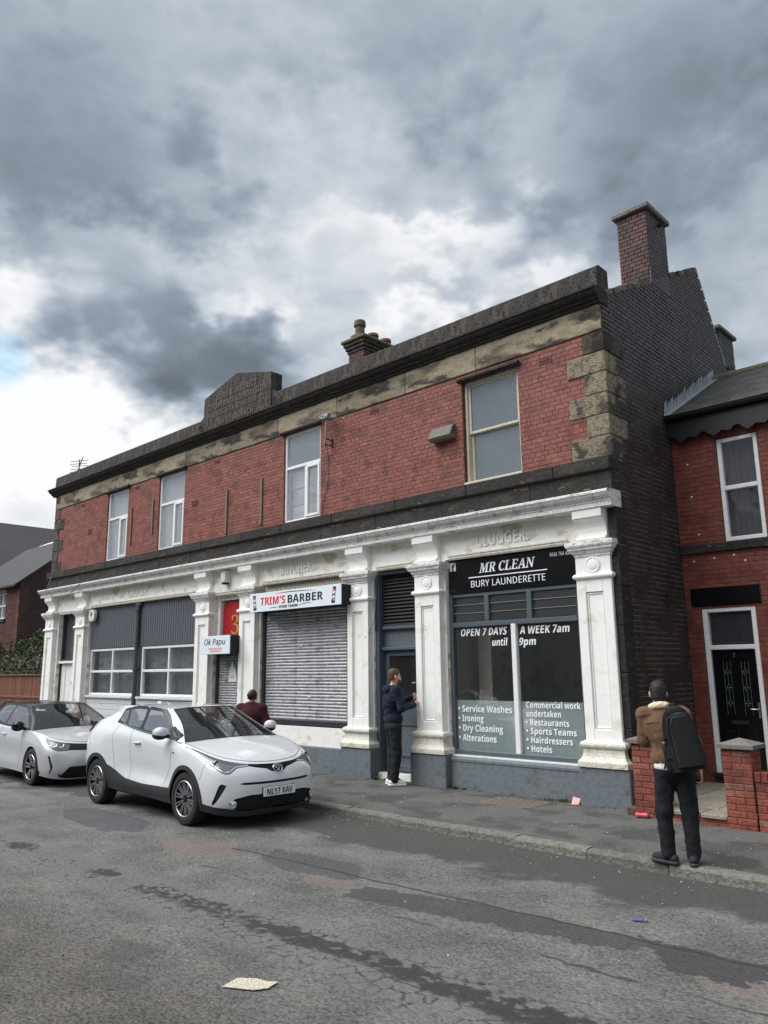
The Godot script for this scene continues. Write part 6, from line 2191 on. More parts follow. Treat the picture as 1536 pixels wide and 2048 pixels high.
	tag(lo, "dead leaves and dirt swept along the wall foot", "leaves")
	lo.set_meta("kind", "stuff")
	# scattered pale specks of grit
	var gm := MB.new()
	for k in 170:
		var x := rng.randf_range(-9.5, -1.8)
		var zz := rng.randf_range(-9.6, -2.4)
		if k % 3 == 0: zz = kerb_z(x) + absf(rng.randfn(0.0, 0.25)) + 0.02
		var y := (PAVE if zz < kerb_z(x) - 0.05 else 0.004)
		var s := rng.randf_range(0.002, 0.007)
		var t := rng.randf_range(0.10, 0.6)
		gm.col = Color(t, t * 0.97, t * 0.92)
		gm.bbox(Vector3(x - s, y - 0.004, zz - s), Vector3(x + s * rng.randf_range(0.6, 2.0), y + s, zz + s), s * 0.4)
	var gv := plain(Color.WHITE, 0.9)
	gv.vertex_color_use_as_albedo = true
	var go := put("grit", gm, gv)
	tag(go, "pale grit and small stones scattered on the road", "grit")
	go.set_meta("kind", "stuff")

# ==================================================================== cars
# A body is a net of 3D control points: rails (bottom to top) by stations (nose, round the corner, along the flank, to the tail).
# Smooth surfaces are laid through the net and lamps, glass, grilles and arches are cut out of them along exact outlines.
class Shell:
	var p := PackedVector3Array()
	var n := PackedVector3Array()
	var s := PackedFloat32Array()
	var v := PackedFloat32Array()
	var t := PackedInt32Array()

func crom(a: Vector3, b: Vector3, c: Vector3, d: Vector3, t: float) -> Vector3:
	return 0.5 * (2.0 * b + (c - a) * t + (2.0 * a - 5.0 * b + 4.0 * c - d) * t * t + (3.0 * b - a - 3.0 * c + d) * t * t * t)

func rail_at(r: Array, s: float, mirror: bool) -> Vector3:
	var m := r.size()
	var i := clampi(int(floor(s)), 0, m - 2)
	var t := s - i
	var b: Vector3 = r[i]
	var c: Vector3 = r[i + 1]
	var a: Vector3 = r[i - 1] if i > 0 else (Vector3(c.x, c.y, -c.z) if mirror else b * 2.0 - c)
	var d: Vector3 = r[i + 2] if i + 2 < m else (Vector3(b.x, b.y, -b.z) if mirror else c * 2.0 - b)
	return crom(a, b, c, d, t)

func net_at(net: Array, s: float, v: float) -> Vector3:
	var m := net.size()
	var i := clampi(int(floor(v)), 0, m - 2)
	var t := v - i
	var b := rail_at(net[i], s, true)
	var c := rail_at(net[i + 1], s, true)
	var a := rail_at(net[i - 1], s, true) if i > 0 else b * 2.0 - c
	var d := rail_at(net[i + 2], s, true) if i + 2 < m else c * 2.0 - b
	return crom(a, b, c, d, t)

func grid_shell(f: Callable, ss: PackedFloat32Array, vs: PackedFloat32Array, centre_first: bool, centre_last: bool) -> Shell:
	var sh := Shell.new()
	var c := ss.size()
	for vv in vs:
		for q in ss:
			sh.p.append(f.call(q, vv)); sh.s.append(q); sh.v.append(vv)
	for j in vs.size():
		for i in c:
			var k := j * c + i
			var du := sh.p[k + 1 if i < c - 1 else k] - sh.p[k - 1 if i > 0 else k]
			var dv := sh.p[k + c if j < vs.size() - 1 else k] - sh.p[k - c if j > 0 else k]
			var nn := dv.cross(du).normalized()
			if (i == 0 and centre_first) or (i == c - 1 and centre_last): nn = Vector3(nn.x, nn.y, 0).normalized()
			sh.n.append(nn)
	for j in vs.size() - 1:
		for i in c - 1:
			var k := j * c + i
			sh.t.append_array([k, k + c, k + c + 1, k, k + c + 1, k + 1])
	return sh

func net_shell(net: Array, per_s: int, per_v: int) -> Shell:
	var ss := PackedFloat32Array()
	var vs := PackedFloat32Array()
	var ns: int = net[0].size() - 1
	var nv: int = net.size() - 1
	for i in ns * per_s + 1: ss.append(float(i) / per_s)
	for j in nv * per_v + 1: vs.append(float(j) / per_v)
	return grid_shell(func(s, v): return net_at(net, s, v), ss, vs, true, true)

# patch between four edge curves (each a Callable of 0..1)
func coons_shell(bottom: Callable, top: Callable, left: Callable, right: Callable, nu: int, nv: int) -> Shell:
	var c00: Vector3 = bottom.call(0.0)
	var c10: Vector3 = bottom.call(1.0)
	var c01: Vector3 = top.call(0.0)
	var c11: Vector3 = top.call(1.0)
	var us := PackedFloat32Array()
	var vs := PackedFloat32Array()
	for i in nu + 1: us.append(float(i) / nu)
	for j in nv + 1: vs.append(float(j) / nv)
	var f := func(u: float, v: float) -> Vector3:
		return bottom.call(u) * (1.0 - v) + top.call(u) * v + left.call(v) * (1.0 - u) + right.call(v) * u - (c00 * (1.0 - u) * (1.0 - v) + c10 * u * (1.0 - v) + c01 * (1.0 - u) * v + c11 * u * v)
	return grid_shell(f, us, vs, true, false)

# parts the shell's triangles by the sign of f(p, s, v); returns the inside, leaves the outside in sh.t
func cut(sh: Shell, f: Callable) -> PackedInt32Array:
	var val := PackedFloat32Array()
	val.resize(sh.p.size())
	val.fill(INF)
	var keep := PackedInt32Array()
	var take := PackedInt32Array()
	for k in sh.t:
		if val[k] == INF: val[k] = f.call(sh.p[k], sh.s[k], sh.v[k])
	for q in range(0, sh.t.size(), 3):
		var id := [sh.t[q], sh.t[q + 1], sh.t[q + 2]]
		var cnt := 0
		for e in 3:
			if val[id[e]] < 0.0: cnt += 1
		if cnt == 0: keep.append_array(id)
		elif cnt == 3: take.append_array(id)
		else:
			var lone_in := cnt == 1
			var k := 0
			for e in 3:
				if (val[id[e]] < 0.0) == lone_in: k = e
			var a: int = id[k]
			var b: int = id[(k + 1) % 3]
			var c: int = id[(k + 2) % 3]
			var ab := mid_vertex(sh, a, b, val[a] / (val[a] - val[b]))
			var ac := mid_vertex(sh, a, c, val[a] / (val[a] - val[c]))
			val.append(0.0)
			val.append(0.0)
			var one := [a, ab, ac]
			var two := [ab, b, c, ab, c, ac]
			if lone_in:
				take.append_array(one)
				keep.append_array(two)
			else:
				keep.append_array(one)
				take.append_array(two)
	sh.t = keep
	return take

func mid_vertex(sh: Shell, a: int, b: int, t: float) -> int:
	sh.p.append(sh.p[a].lerp(sh.p[b], t))
	sh.n.append(sh.n[a].lerp(sh.n[b], t).normalized())
	sh.s.append(lerpf(sh.s[a], sh.s[b], t))
	sh.v.append(lerpf(sh.v[a], sh.v[b], t))
	return sh.p.size() - 1

func to_mb(m: MB, sh: Shell, tris: PackedInt32Array, off := 0.0, sides := 3) -> void:
	for side in 2:
		if not (sides & (1 << side)): continue
		var z := 1.0 if side == 0 else -1.0
		var map := {}
		for q in range(0, tris.size(), 3):
			var id := []
			for e in 3:
				var k := tris[q + e]
				if not map.has(k):
					map[k] = m.v.size()
					var w := sh.p[k] + sh.n[k] * off
					m.v.append(m.xf * Vector3(w.x, w.y, w.z * z)); m.n.append(Vector3(sh.n[k].x, sh.n[k].y, sh.n[k].z * z)); m.c.append(m.col); m.u.append(Vector2.ZERO)
				id.append(map[k])
			var fn := (m.v[id[1]] - m.v[id[0]]).cross(m.v[id[2]] - m.v[id[0]])
			if fn.dot(m.n[id[0]] + m.n[id[1]] + m.n[id[2]]) > 0.0: m.i.append_array([id[0], id[2], id[1]])
			else: m.i.append_array([id[0], id[1], id[2]])

func psdf(poly: PackedVector2Array, p: Vector2) -> float:
	var d := 1e9
	var inside := false
	var m := poly.size()
	var j := m - 1
	for i in m:
		var a := poly[i]
		var b := poly[j]
		var e := b - a
		var w := p - a
		var q := w - e * clampf(w.dot(e) / e.length_squared(), 0.0, 1.0)
		d = minf(d, q.length_squared())
		if (a.y > p.y) != (b.y > p.y) and p.x < (b.x - a.x) * (p.y - a.y) / (b.y - a.y) + a.x: inside = not inside
		j = i
	return -sqrt(d) if inside else sqrt(d)

func v3s(a: Array) -> Array:
	var out := []
	for q in a: out.append(Vector3(q[0], q[1], q[2]))
	return out

func crossover_net() -> Array:
	return [
		v3s([[2.10, 0.165, 0], [2.08, 0.165, 0.38], [2.0, 0.175, 0.62], [1.87, 0.20, 0.77], [1.66, 0.23, 0.84], [1.25, 0.24, 0.85], [0.80, 0.24, 0.84], [0.25, 0.25, 0.82], [-0.35, 0.26, 0.82], [-0.90, 0.27, 0.84], [-1.39, 0.28, 0.85], [-1.78, 0.30, 0.82], [-2.0, 0.32, 0.68], [-2.08, 0.33, 0.42], [-2.10, 0.33, 0]]),
		v3s([[2.165, 0.33, 0], [2.145, 0.33, 0.38], [2.07, 0.335, 0.63], [1.93, 0.345, 0.79], [1.68, 0.36, 0.872], [1.25, 0.38, 0.885], [0.80, 0.38, 0.868], [0.25, 0.39, 0.848], [-0.35, 0.40, 0.848], [-0.90, 0.42, 0.868], [-1.39, 0.44, 0.888], [-1.78, 0.46, 0.862], [-2.04, 0.48, 0.71], [-2.13, 0.48, 0.42], [-2.15, 0.48, 0]]),
		v3s([[2.185, 0.52, 0], [2.155, 0.52, 0.38], [2.07, 0.525, 0.63], [1.93, 0.535, 0.80], [1.70, 0.55, 0.884], [1.25, 0.58, 0.897], [0.80, 0.58, 0.850], [0.25, 0.58, 0.808], [-0.35, 0.60, 0.816], [-0.90, 0.63, 0.868], [-1.39, 0.66, 0.900], [-1.78, 0.68, 0.874], [-2.06, 0.68, 0.72], [-2.15, 0.68, 0.42], [-2.17, 0.68, 0]]),
		v3s([[2.165, 0.66, 0], [2.125, 0.67, 0.38], [2.025, 0.69, 0.64], [1.885, 0.72, 0.79], [1.66, 0.75, 0.874], [1.25, 0.79, 0.892], [0.80, 0.79, 0.852], [0.25, 0.79, 0.824], [-0.35, 0.82, 0.832], [-0.90, 0.87, 0.872], [-1.39, 0.90, 0.894], [-1.78, 0.90, 0.866], [-2.06, 0.88, 0.72], [-2.14, 0.86, 0.42], [-2.16, 0.85, 0]]),
		v3s([[2.105, 0.765, 0], [2.05, 0.78, 0.38], [1.92, 0.815, 0.63], [1.77, 0.855, 0.765], [1.57, 0.905, 0.842], [1.25, 0.955, 0.866], [0.80, 0.98, 0.850], [0.25, 0.995, 0.832], [-0.35, 1.03, 0.836], [-0.90, 1.08, 0.856], [-1.39, 1.10, 0.856], [-1.78, 1.09, 0.82], [-2.03, 1.06, 0.69], [-2.09, 1.03, 0.42], [-2.10, 1.02, 0]]),
		v3s([[2.04, 0.815, 0], [1.98, 0.835, 0.36], [1.84, 0.875, 0.58], [1.69, 0.92, 0.70], [1.47, 0.98, 0.775], [1.18, 1.035, 0.80], [0.80, 1.075, 0.80], [0.25, 1.105, 0.795], [-0.35, 1.16, 0.79], [-0.90, 1.235, 0.775], [-1.39, 1.265, 0.735], [-1.75, 1.25, 0.69], [-1.95, 1.19, 0.60], [-2.0, 1.15, 0.38], [-2.02, 1.14, 0]]),
	]

func crossover_cabin(low: Array) -> Array:
	var base := [Vector3(1.20, 1.085, 0), Vector3(1.16, 1.075, 0.42)]
	for s in [5.35, 6.1, 6.9, 7.9, 8.9, 9.8, 11.3, 13.0, 14.0]: base.append(rail_at(low[5], s, true))
	return [
		base,
		v3s([[0.80, 1.29, 0], [0.77, 1.285, 0.38], [0.67, 1.272, 0.625], [0.49, 1.275, 0.680], [0.21, 1.285, 0.698], [-0.38, 1.31, 0.692], [-0.90, 1.345, 0.668], [-1.28, 1.365, 0.615], [-1.60, 1.355, 0.535], [-1.76, 1.33, 0.34], [-1.80, 1.32, 0]]),
		v3s([[0.37, 1.492, 0], [0.34, 1.488, 0.33], [0.25, 1.470, 0.530], [0.12, 1.475, 0.572], [-0.12, 1.488, 0.590], [-0.58, 1.500, 0.592], [-1.0, 1.493, 0.572], [-1.32, 1.472, 0.536], [-1.56, 1.455, 0.470], [-1.68, 1.435, 0.30], [-1.72, 1.435, 0]]),
	]

func reshape_net(net: Array, f: Callable) -> Array:
	var out := []
	for r in net:
		var q := []
		for p in r: q.append(f.call(p))
		out.append(q)
	return out

func ellipsoid(m: MB, c: Vector3, r: Vector3, b := Basis.IDENTITY, rings := 10) -> void:
	var keep := m.xf
	m.xf = keep * Transform3D(b * Basis.from_scale(r), c)
	var pr := []
	for k in rings + 1:
		var a := -PI * 0.5 + PI * k / rings
		pr.append(Vector2(maxf(cos(a), 0.0005), sin(a)))
	m.lathe(Vector3.ZERO, pr, 16)
	m.xf = keep

func wheel(car: Node3D, c: Vector3, r: float, out: float, style: int) -> void:
	var w := part("wheel", car)
	var ax := Vector3(0, 0, out)
	var rr := r * 0.675
	var t := MB.new()
	t.lathe(c, [Vector2(rr, -0.11), Vector2(r * 0.93, -0.112), Vector2(r * 0.985, -0.095), Vector2(r, -0.06), Vector2(r, 0.06), Vector2(r * 0.985, 0.095), Vector2(r * 0.93, 0.114), Vector2(r * 0.80, 0.120), Vector2(rr + 0.012, 0.112), Vector2(rr, 0.10)], 40, ax)
	put("tyre", t, M.tyre, w)
	var d := MB.new()
	d.lathe(c, [Vector2(rr + 0.004, 0.109), Vector2(rr - 0.006, 0.112), Vector2(rr - 0.014, 0.10), Vector2(rr - 0.02, 0.05), Vector2(rr - 0.03, -0.05), Vector2(0.05, -0.04)], 40, ax)
	put("rim", d, M.rim_dark, w)
	var lip := MB.new()
	lip.lathe(c, [Vector2(rr + 0.003, 0.111), Vector2(rr - 0.004, 0.116), Vector2(rr - 0.012, 0.111)], 40, ax)
	put("rim_edge", lip, M.rim_silver, w)
	var n := 10 if style == 0 else 5
	var y := Vector3.UP
	var x := ax.cross(y)
	for k in n:
		for pair in ([-1.0, 1.0] if style == 0 else [-1.0, 1.0]):
			var a := TAU * k / n + 0.15
			var spread := 0.11 if style == 0 else 0.17
			var a0: float = a + pair * (0.12 if style == 0 else 0.30)
			var a1: float = a + pair * spread
			var p0 := c + (x * cos(a0) + y * sin(a0)) * 0.045 + ax * 0.085
			var p1 := c + (x * cos(a1) + y * sin(a1)) * (rr - 0.012) + ax * 0.103
			var dir := (p1 - p0).normalized()
			var sd := dir.cross(ax).normalized() * (0.0046 if style == 0 else 0.010)
			var up := ax * 0.006
			var m := MB.new()
			for e in [0]:
				m.quad(p0 - sd + up, p1 - sd * 1.3 + up, p1 + sd * 1.3 + up, p0 + sd + up)
				m.quad(p0 - sd - ax * 0.03, p1 - sd * 1.3 - ax * 0.03, p1 - sd * 1.3 + up, p0 - sd + up)
				m.quad(p1 + sd * 1.3 - ax * 0.03, p0 + sd - ax * 0.03, p0 + sd + up, p1 + sd * 1.3 + up)
			put("spoke", m, M.rim_silver, w)
	var hub := MB.new()
	hub.lathe(c, [Vector2(0.055, 0.05), Vector2(0.055, 0.092), Vector2(0.035, 0.10), Vector2(0.0, 0.102)], 20, ax)
	put("hub_cap", hub, M.rim_dark, w)
	var br := MB.new()
	br.lathe(c, [Vector2(0.0, 0.0), Vector2(0.15, 0.0), Vector2(0.15, -0.02), Vector2(0.0, -0.02)], 24, ax)
	put("brake_disc", br, M.cast_iron, w)

func seat(car: Node3D, x: float, z: float, y := 0.0) -> void:
	var m := MB.new()
	m.bbox(Vector3(x - 0.25, 0.42 + y, z - 0.24), Vector3(x + 0.28, 0.60 + y, z + 0.24), 0.06)
	m.xf = Transform3D(Basis(Vector3(0, 0, 1), 0.22), Vector3(x - 0.24, 0.55 + y, z))
	m.bbox(Vector3(-0.09, 0, -0.24), Vector3(0.07, 0.60, 0.24), 0.06)
	m.bbox(Vector3(-0.05, 0.63, -0.13), Vector3(0.05, 0.82, 0.13), 0.04)
	put("seat", m, M.car_trim, car)

func make_cars() -> void:
	M.tyre = plain(rgb8(30, 30, 31), 0.85)
	M.rim_dark = plain(rgb8(18, 18, 20), 0.35, 0.3)
	M.rim_silver = plain(rgb8(196, 197, 200), 0.28, 0.85)
	M.car_trim = plain(rgb8(30, 30, 32), 0.85)
	M.cladding_black = plain(rgb8(42, 43, 46), 0.62)
	M.piano = plain(rgb8(9, 9, 10), 0.22)
	M.paint_white = plain(rgb8(212, 215, 218), 0.3)
	M.paint_white.clearcoat_enabled = true
	M.paint_white.clearcoat = 1.0
	M.paint_white.clearcoat_roughness = 0.04
	M.paint_silver = plain(rgb8(208, 211, 215), 0.4, 0.45)
	M.paint_silver.clearcoat_enabled = true
	M.paint_silver.clearcoat = 1.0
	M.paint_silver.clearcoat_roughness = 0.04
	M.car_glass = glass(rgb8(60, 68, 72), 0.20)
	M.car_glass.metallic_specular = 1.0
	M.car_glass.metallic = 0.12
	M.side_glass = glass(rgb8(150, 160, 170), 0.10)
	M.side_glass.metallic_specular = 1.0
	M.side_glass.metallic = 0.40
	M.lens = glass(rgb8(235, 240, 245), 0.12)
	M.chrome = plain(rgb8(220, 222, 225), 0.12, 1.0)
	M.lamp_grey = plain(rgb8(84, 88, 94), 0.22, 0.7)
	M.tail_red = plain(rgb8(170, 14, 22), 0.12)
	M.plate = plain(rgb8(228, 230, 232), 0.4)
	white_car()
	silver_car()

func flat_pieces(car: Node3D, sh: Shell, tris: PackedInt32Array, called: String, mat: Material, off := 0.0) -> MeshInstance3D:
	var m := MB.new()
	to_mb(m, sh, tris, off)
	return put(called, m, mat, car)

func side_pair(car: Node3D, sh: Shell, tris: PackedInt32Array, called: String, mat: Material, off := 0.0) -> Array:
	var out := []
	for s in [1, 2]:
		var m := MB.new()
		to_mb(m, sh, tris, off, s)
		out.append(put(called, m, mat, car))
	return out

func seam(car: Node3D, net: Array, pts: Array, r := 0.0035, called := "panel_gap", off := -0.0012) -> void:
	for z in [1.0, -1.0]:
		var m := MB.new()
		var path := []
		for k in pts.size() - 1:
			var steps := 8
			for j in steps + (1 if k == pts.size() - 2 else 0):
				var q: Vector2 = pts[k].lerp(pts[k + 1], float(j) / steps)
				var w := net_at(net, q.x, q.y)
				path.append(Vector3(w.x, w.y, (w.z + off) * z))
		m.tube(path, r, 5)
		put(called, m, M.black_matt, car)

func common_body(car: Node3D, low: Array, cab: Array, paint: Material, roof_mat: Material, pillar: Material, axf: float, axr: float, wr: float, clad: bool, polys: Dictionary) -> Shell:
	var b := net_shell(low, 7, 7)
	var in_side := 0.45
	var hole := wr + 0.035
	cut(b, func(p, s, v): return maxf(minf(Vector2(p.x - axf, p.y - wr).length(), Vector2(p.x - axr, p.y - wr).length()) - hole, in_side - p.z))
	if clad:
		var t: PackedInt32Array
		for ax in [axf, axr]:
			t = cut(b, func(p, s, v): return maxf(Vector2(p.x - ax, p.y - wr).length() - hole - 0.055, in_side - p.z))
			side_pair(car, b, t, "arch_cladding", M.cladding_black, 0.010)
		t = cut(b, func(p, s, v): return psdf(polys.sill, Vector2(s, v)))
		side_pair(car, b, t, "sill_cladding", M.cladding_black, 0.006)
		t = cut(b, func(p, s, v): return psdf(polys.lip, Vector2(s, v)))
		flat_pieces(car, b, t, "front_lip", M.cladding_black, 0.006)
	# wheel housings
	for ax in [axf, axr]:
		for z in [1.0, -1.0]:
			var m := MB.new()
			for k in 18:
				var a0 := PI * (k / 18.0) - 0.25 + 0.5 * k / 18.0 - 0.0
				var a1 := PI * ((k + 1) / 18.0) - 0.25 + 0.5 * (k + 1) / 18.0
				var p0 := Vector3(ax + (hole + 0.02) * cos(a0), wr + (hole + 0.02) * sin(a0), 0)
				var p1 := Vector3(ax + (hole + 0.02) * cos(a1), wr + (hole + 0.02) * sin(a1), 0)
				var o := Vector3(0, 0, 0.86 * z)
				var i2 := Vector3(0, 0, 0.48 * z)
				m.quad(p0 + o, p1 + o, p1 + i2, p0 + i2)
				m.tri(Vector3(ax, wr, 0.48 * z), p0 + i2, p1 + i2)
			put("wheel_housing", m, M.black_matt, car)
	return b

func cabin(car: Node3D, cab: Array, windows: Array, paint: Material, pillar: Material, roof_mat: Material) -> void:
	var g := net_shell(cab, 9, 14)
	# windscreen and rear window by station, side windows by outline
	var ws := cut(g, func(p, s, v): return maxf(maxf(s - 1.86, v - 1.93), 0.06 - v))
	flat_pieces(car, g, ws, "windscreen", M.car_glass)
	var rw := cut(g, func(p, s, v): return maxf(maxf(8.35 - s, v - 1.9), 0.3 - v))
	flat_pieces(car, g, rw, "rear_window", M.car_glass)
	for w in windows:
		var t := cut(g, func(p, s, v): return maxf(psdf(w, Vector2(p.x, p.y)), 0.3 - p.z))
		side_pair(car, g, t, "side_window", M.side_glass)
	# black frames round the side windows
	var fr := cut(g, func(p, s, v):
		var d := 1.0
		for w in windows: d = minf(d, psdf(w, Vector2(p.x, p.y)))
		return maxf(d - 0.045, 0.3 - p.z))
	side_pair(car, g, fr, "window_frame", M.piano)
	var wf := cut(g, func(p, s, v): return s - 1.93)
	flat_pieces(car, g, wf, "windscreen_surround", M.piano)
	var rear_part := cut(g, func(p, s, v): return 7.0 - s)
	flat_pieces(car, g, rear_part, "rear_quarter", pillar)
	var fp := cut(g, func(p, s, v): return s - 5.3)
	side_pair(car, g, fp, "front_pillar", pillar)
	side_pair(car, g, g.t, "rear_pillar", pillar)
	# roof
	var top: Array = cab[2]
	var n := top.size() - 1
	var x0: float = top[0].x
	var x1: float = top[n].x
	var yc: float = top[5].y + 0.055
	var centre := func(v: float) -> Vector3:
		var x := lerpf(x0, x1, v)
		var e := pow(sin(PI * clampf(v * 0.92 + 0.08 * v, 0, 1)), 0.7)
		return Vector3(x, lerpf(top[0].y, top[n].y, v) + (yc - top[0].y) * e, 0)
	var sh := coons_shell(func(u): return rail_at(top, u * 2.0, true), func(u): return rail_at(top, n - u * 2.0, true), centre, func(v): return rail_at(top, 2.0 + v * (n - 4.0), true), 12, 26)
	for k in sh.n.size():
		if sh.n[k].y < 0: sh.n[k] = -sh.n[k]
	flat_pieces(car, sh, sh.t, "roof", roof_mat)

func bonnet(car: Node3D, low: Array, cab: Array, paint: Material, rise: float) -> void:
	var f: Array = low[5]
	var c0: Vector3 = f[0]
	var c1: Vector3 = cab[0][0]
	var centre := func(v: float) -> Vector3:
		return Vector3(lerpf(c0.x, c1.x, v), lerpf(c0.y, c1.y, pow(v, 0.8)) + rise * sin(PI * v), 0)
	var sh := coons_shell(func(u): return rail_at(f, u * 3.0, true), func(u): return rail_at(cab[0], u * 2.0, true), centre, func(v): return rail_at(f, 3.0 + v * 2.35, true), 16, 18)
	for k in sh.n.size():
		if sh.n[k].y < 0: sh.n[k] = -sh.n[k]
	flat_pieces(car, sh, sh.t, "bonnet", paint)

func furnish(car: Node3D, dash_x: float, belt: float, roof_y: float) -> void:
	put_box("cabin_floor", Vector3(-1.6, 0.30, -0.68), Vector3(1.0, 0.36, 0.68), M.black_matt, car)
	put_box("underbody", Vector3(-1.95, 0.20, -0.47), Vector3(1.85, 0.30, 0.47), M.black_matt, car)
	put_box("floor_pan", Vector3(-0.92, 0.235, -0.80), Vector3(0.80, 0.31, 0.80), M.black_matt, car)
	put_box("front_tray", Vector3(1.62, 0.20, -0.66), Vector3(1.92, 0.30, 0.66), M.black_matt, car)
	put_box("rear_tray", Vector3(-1.96, 0.32, -0.62), Vector3(-1.78, 0.40, 0.62), M.black_matt, car)
	put_box("engine_bay", Vector3(dash_x, 0.3, -0.46), Vector3(1.75, 0.72, 0.46), M.black_matt, car)
	var d := MB.new()
	d.bbox(Vector3(dash_x - 0.30, 0.55, -0.70), Vector3(dash_x + 0.22, belt - 0.05, 0.70), 0.07)
	put("dashboard", d, M.car_trim, car)
	var sw := MB.new()
	var ring := []
	for k in 25:
		var a := TAU * k / 24.0
		ring.append(Vector3(dash_x - 0.42 + 0.07 * sin(a), belt - 0.08 + 0.17 * sin(a), 0.36 + 0.185 * cos(a)))
	sw.tube(ring, 0.014, 6, false)
	sw.bbox(Vector3(dash_x - 0.44, belt - 0.13, 0.28), Vector3(dash_x - 0.36, belt - 0.03, 0.44), 0.02)
	put("steering_wheel", sw, M.car_trim, car)
	for z in [-0.36, 0.36]: seat(car, -0.15, z)
	for z in [-0.36, 0.36]: seat(car, -0.98, z, 0.03)
	var mir := MB.new()
	mir.bbox(Vector3(dash_x - 0.42, roof_y - 0.16, -0.11), Vector3(dash_x - 0.39, roof_y - 0.095, 0.11), 0.012)
	put("rear_view_mirror", mir, M.black_matt, car)

func door_mirror(car: Node3D, at: Vector3, shell: Material) -> void:
	for z in [1.0, -1.0]:
		var w := part("door_mirror", car)
		var c := Vector3(at.x, at.y, at.z * z)
		var m := MB.new()
		ellipsoid(m, c + Vector3(0, 0.012, 0), Vector3(0.085, 0.075, 0.115), Basis(Vector3.UP, -0.25 * z))
		put("mirror_shell", m, shell, w)
		var k := MB.new()
		ellipsoid(k, c + Vector3(-0.012, -0.022, 0), Vector3(0.083, 0.068, 0.112), Basis(Vector3.UP, -0.25 * z))
		k.bbox(c + Vector3(-0.04, -0.07, -0.14 if z > 0 else 0.02), c + Vector3(0.05, -0.02, -0.02 if z > 0 else 0.14), 0.02)
		put("mirror_foot", k, M.black_matt, w)

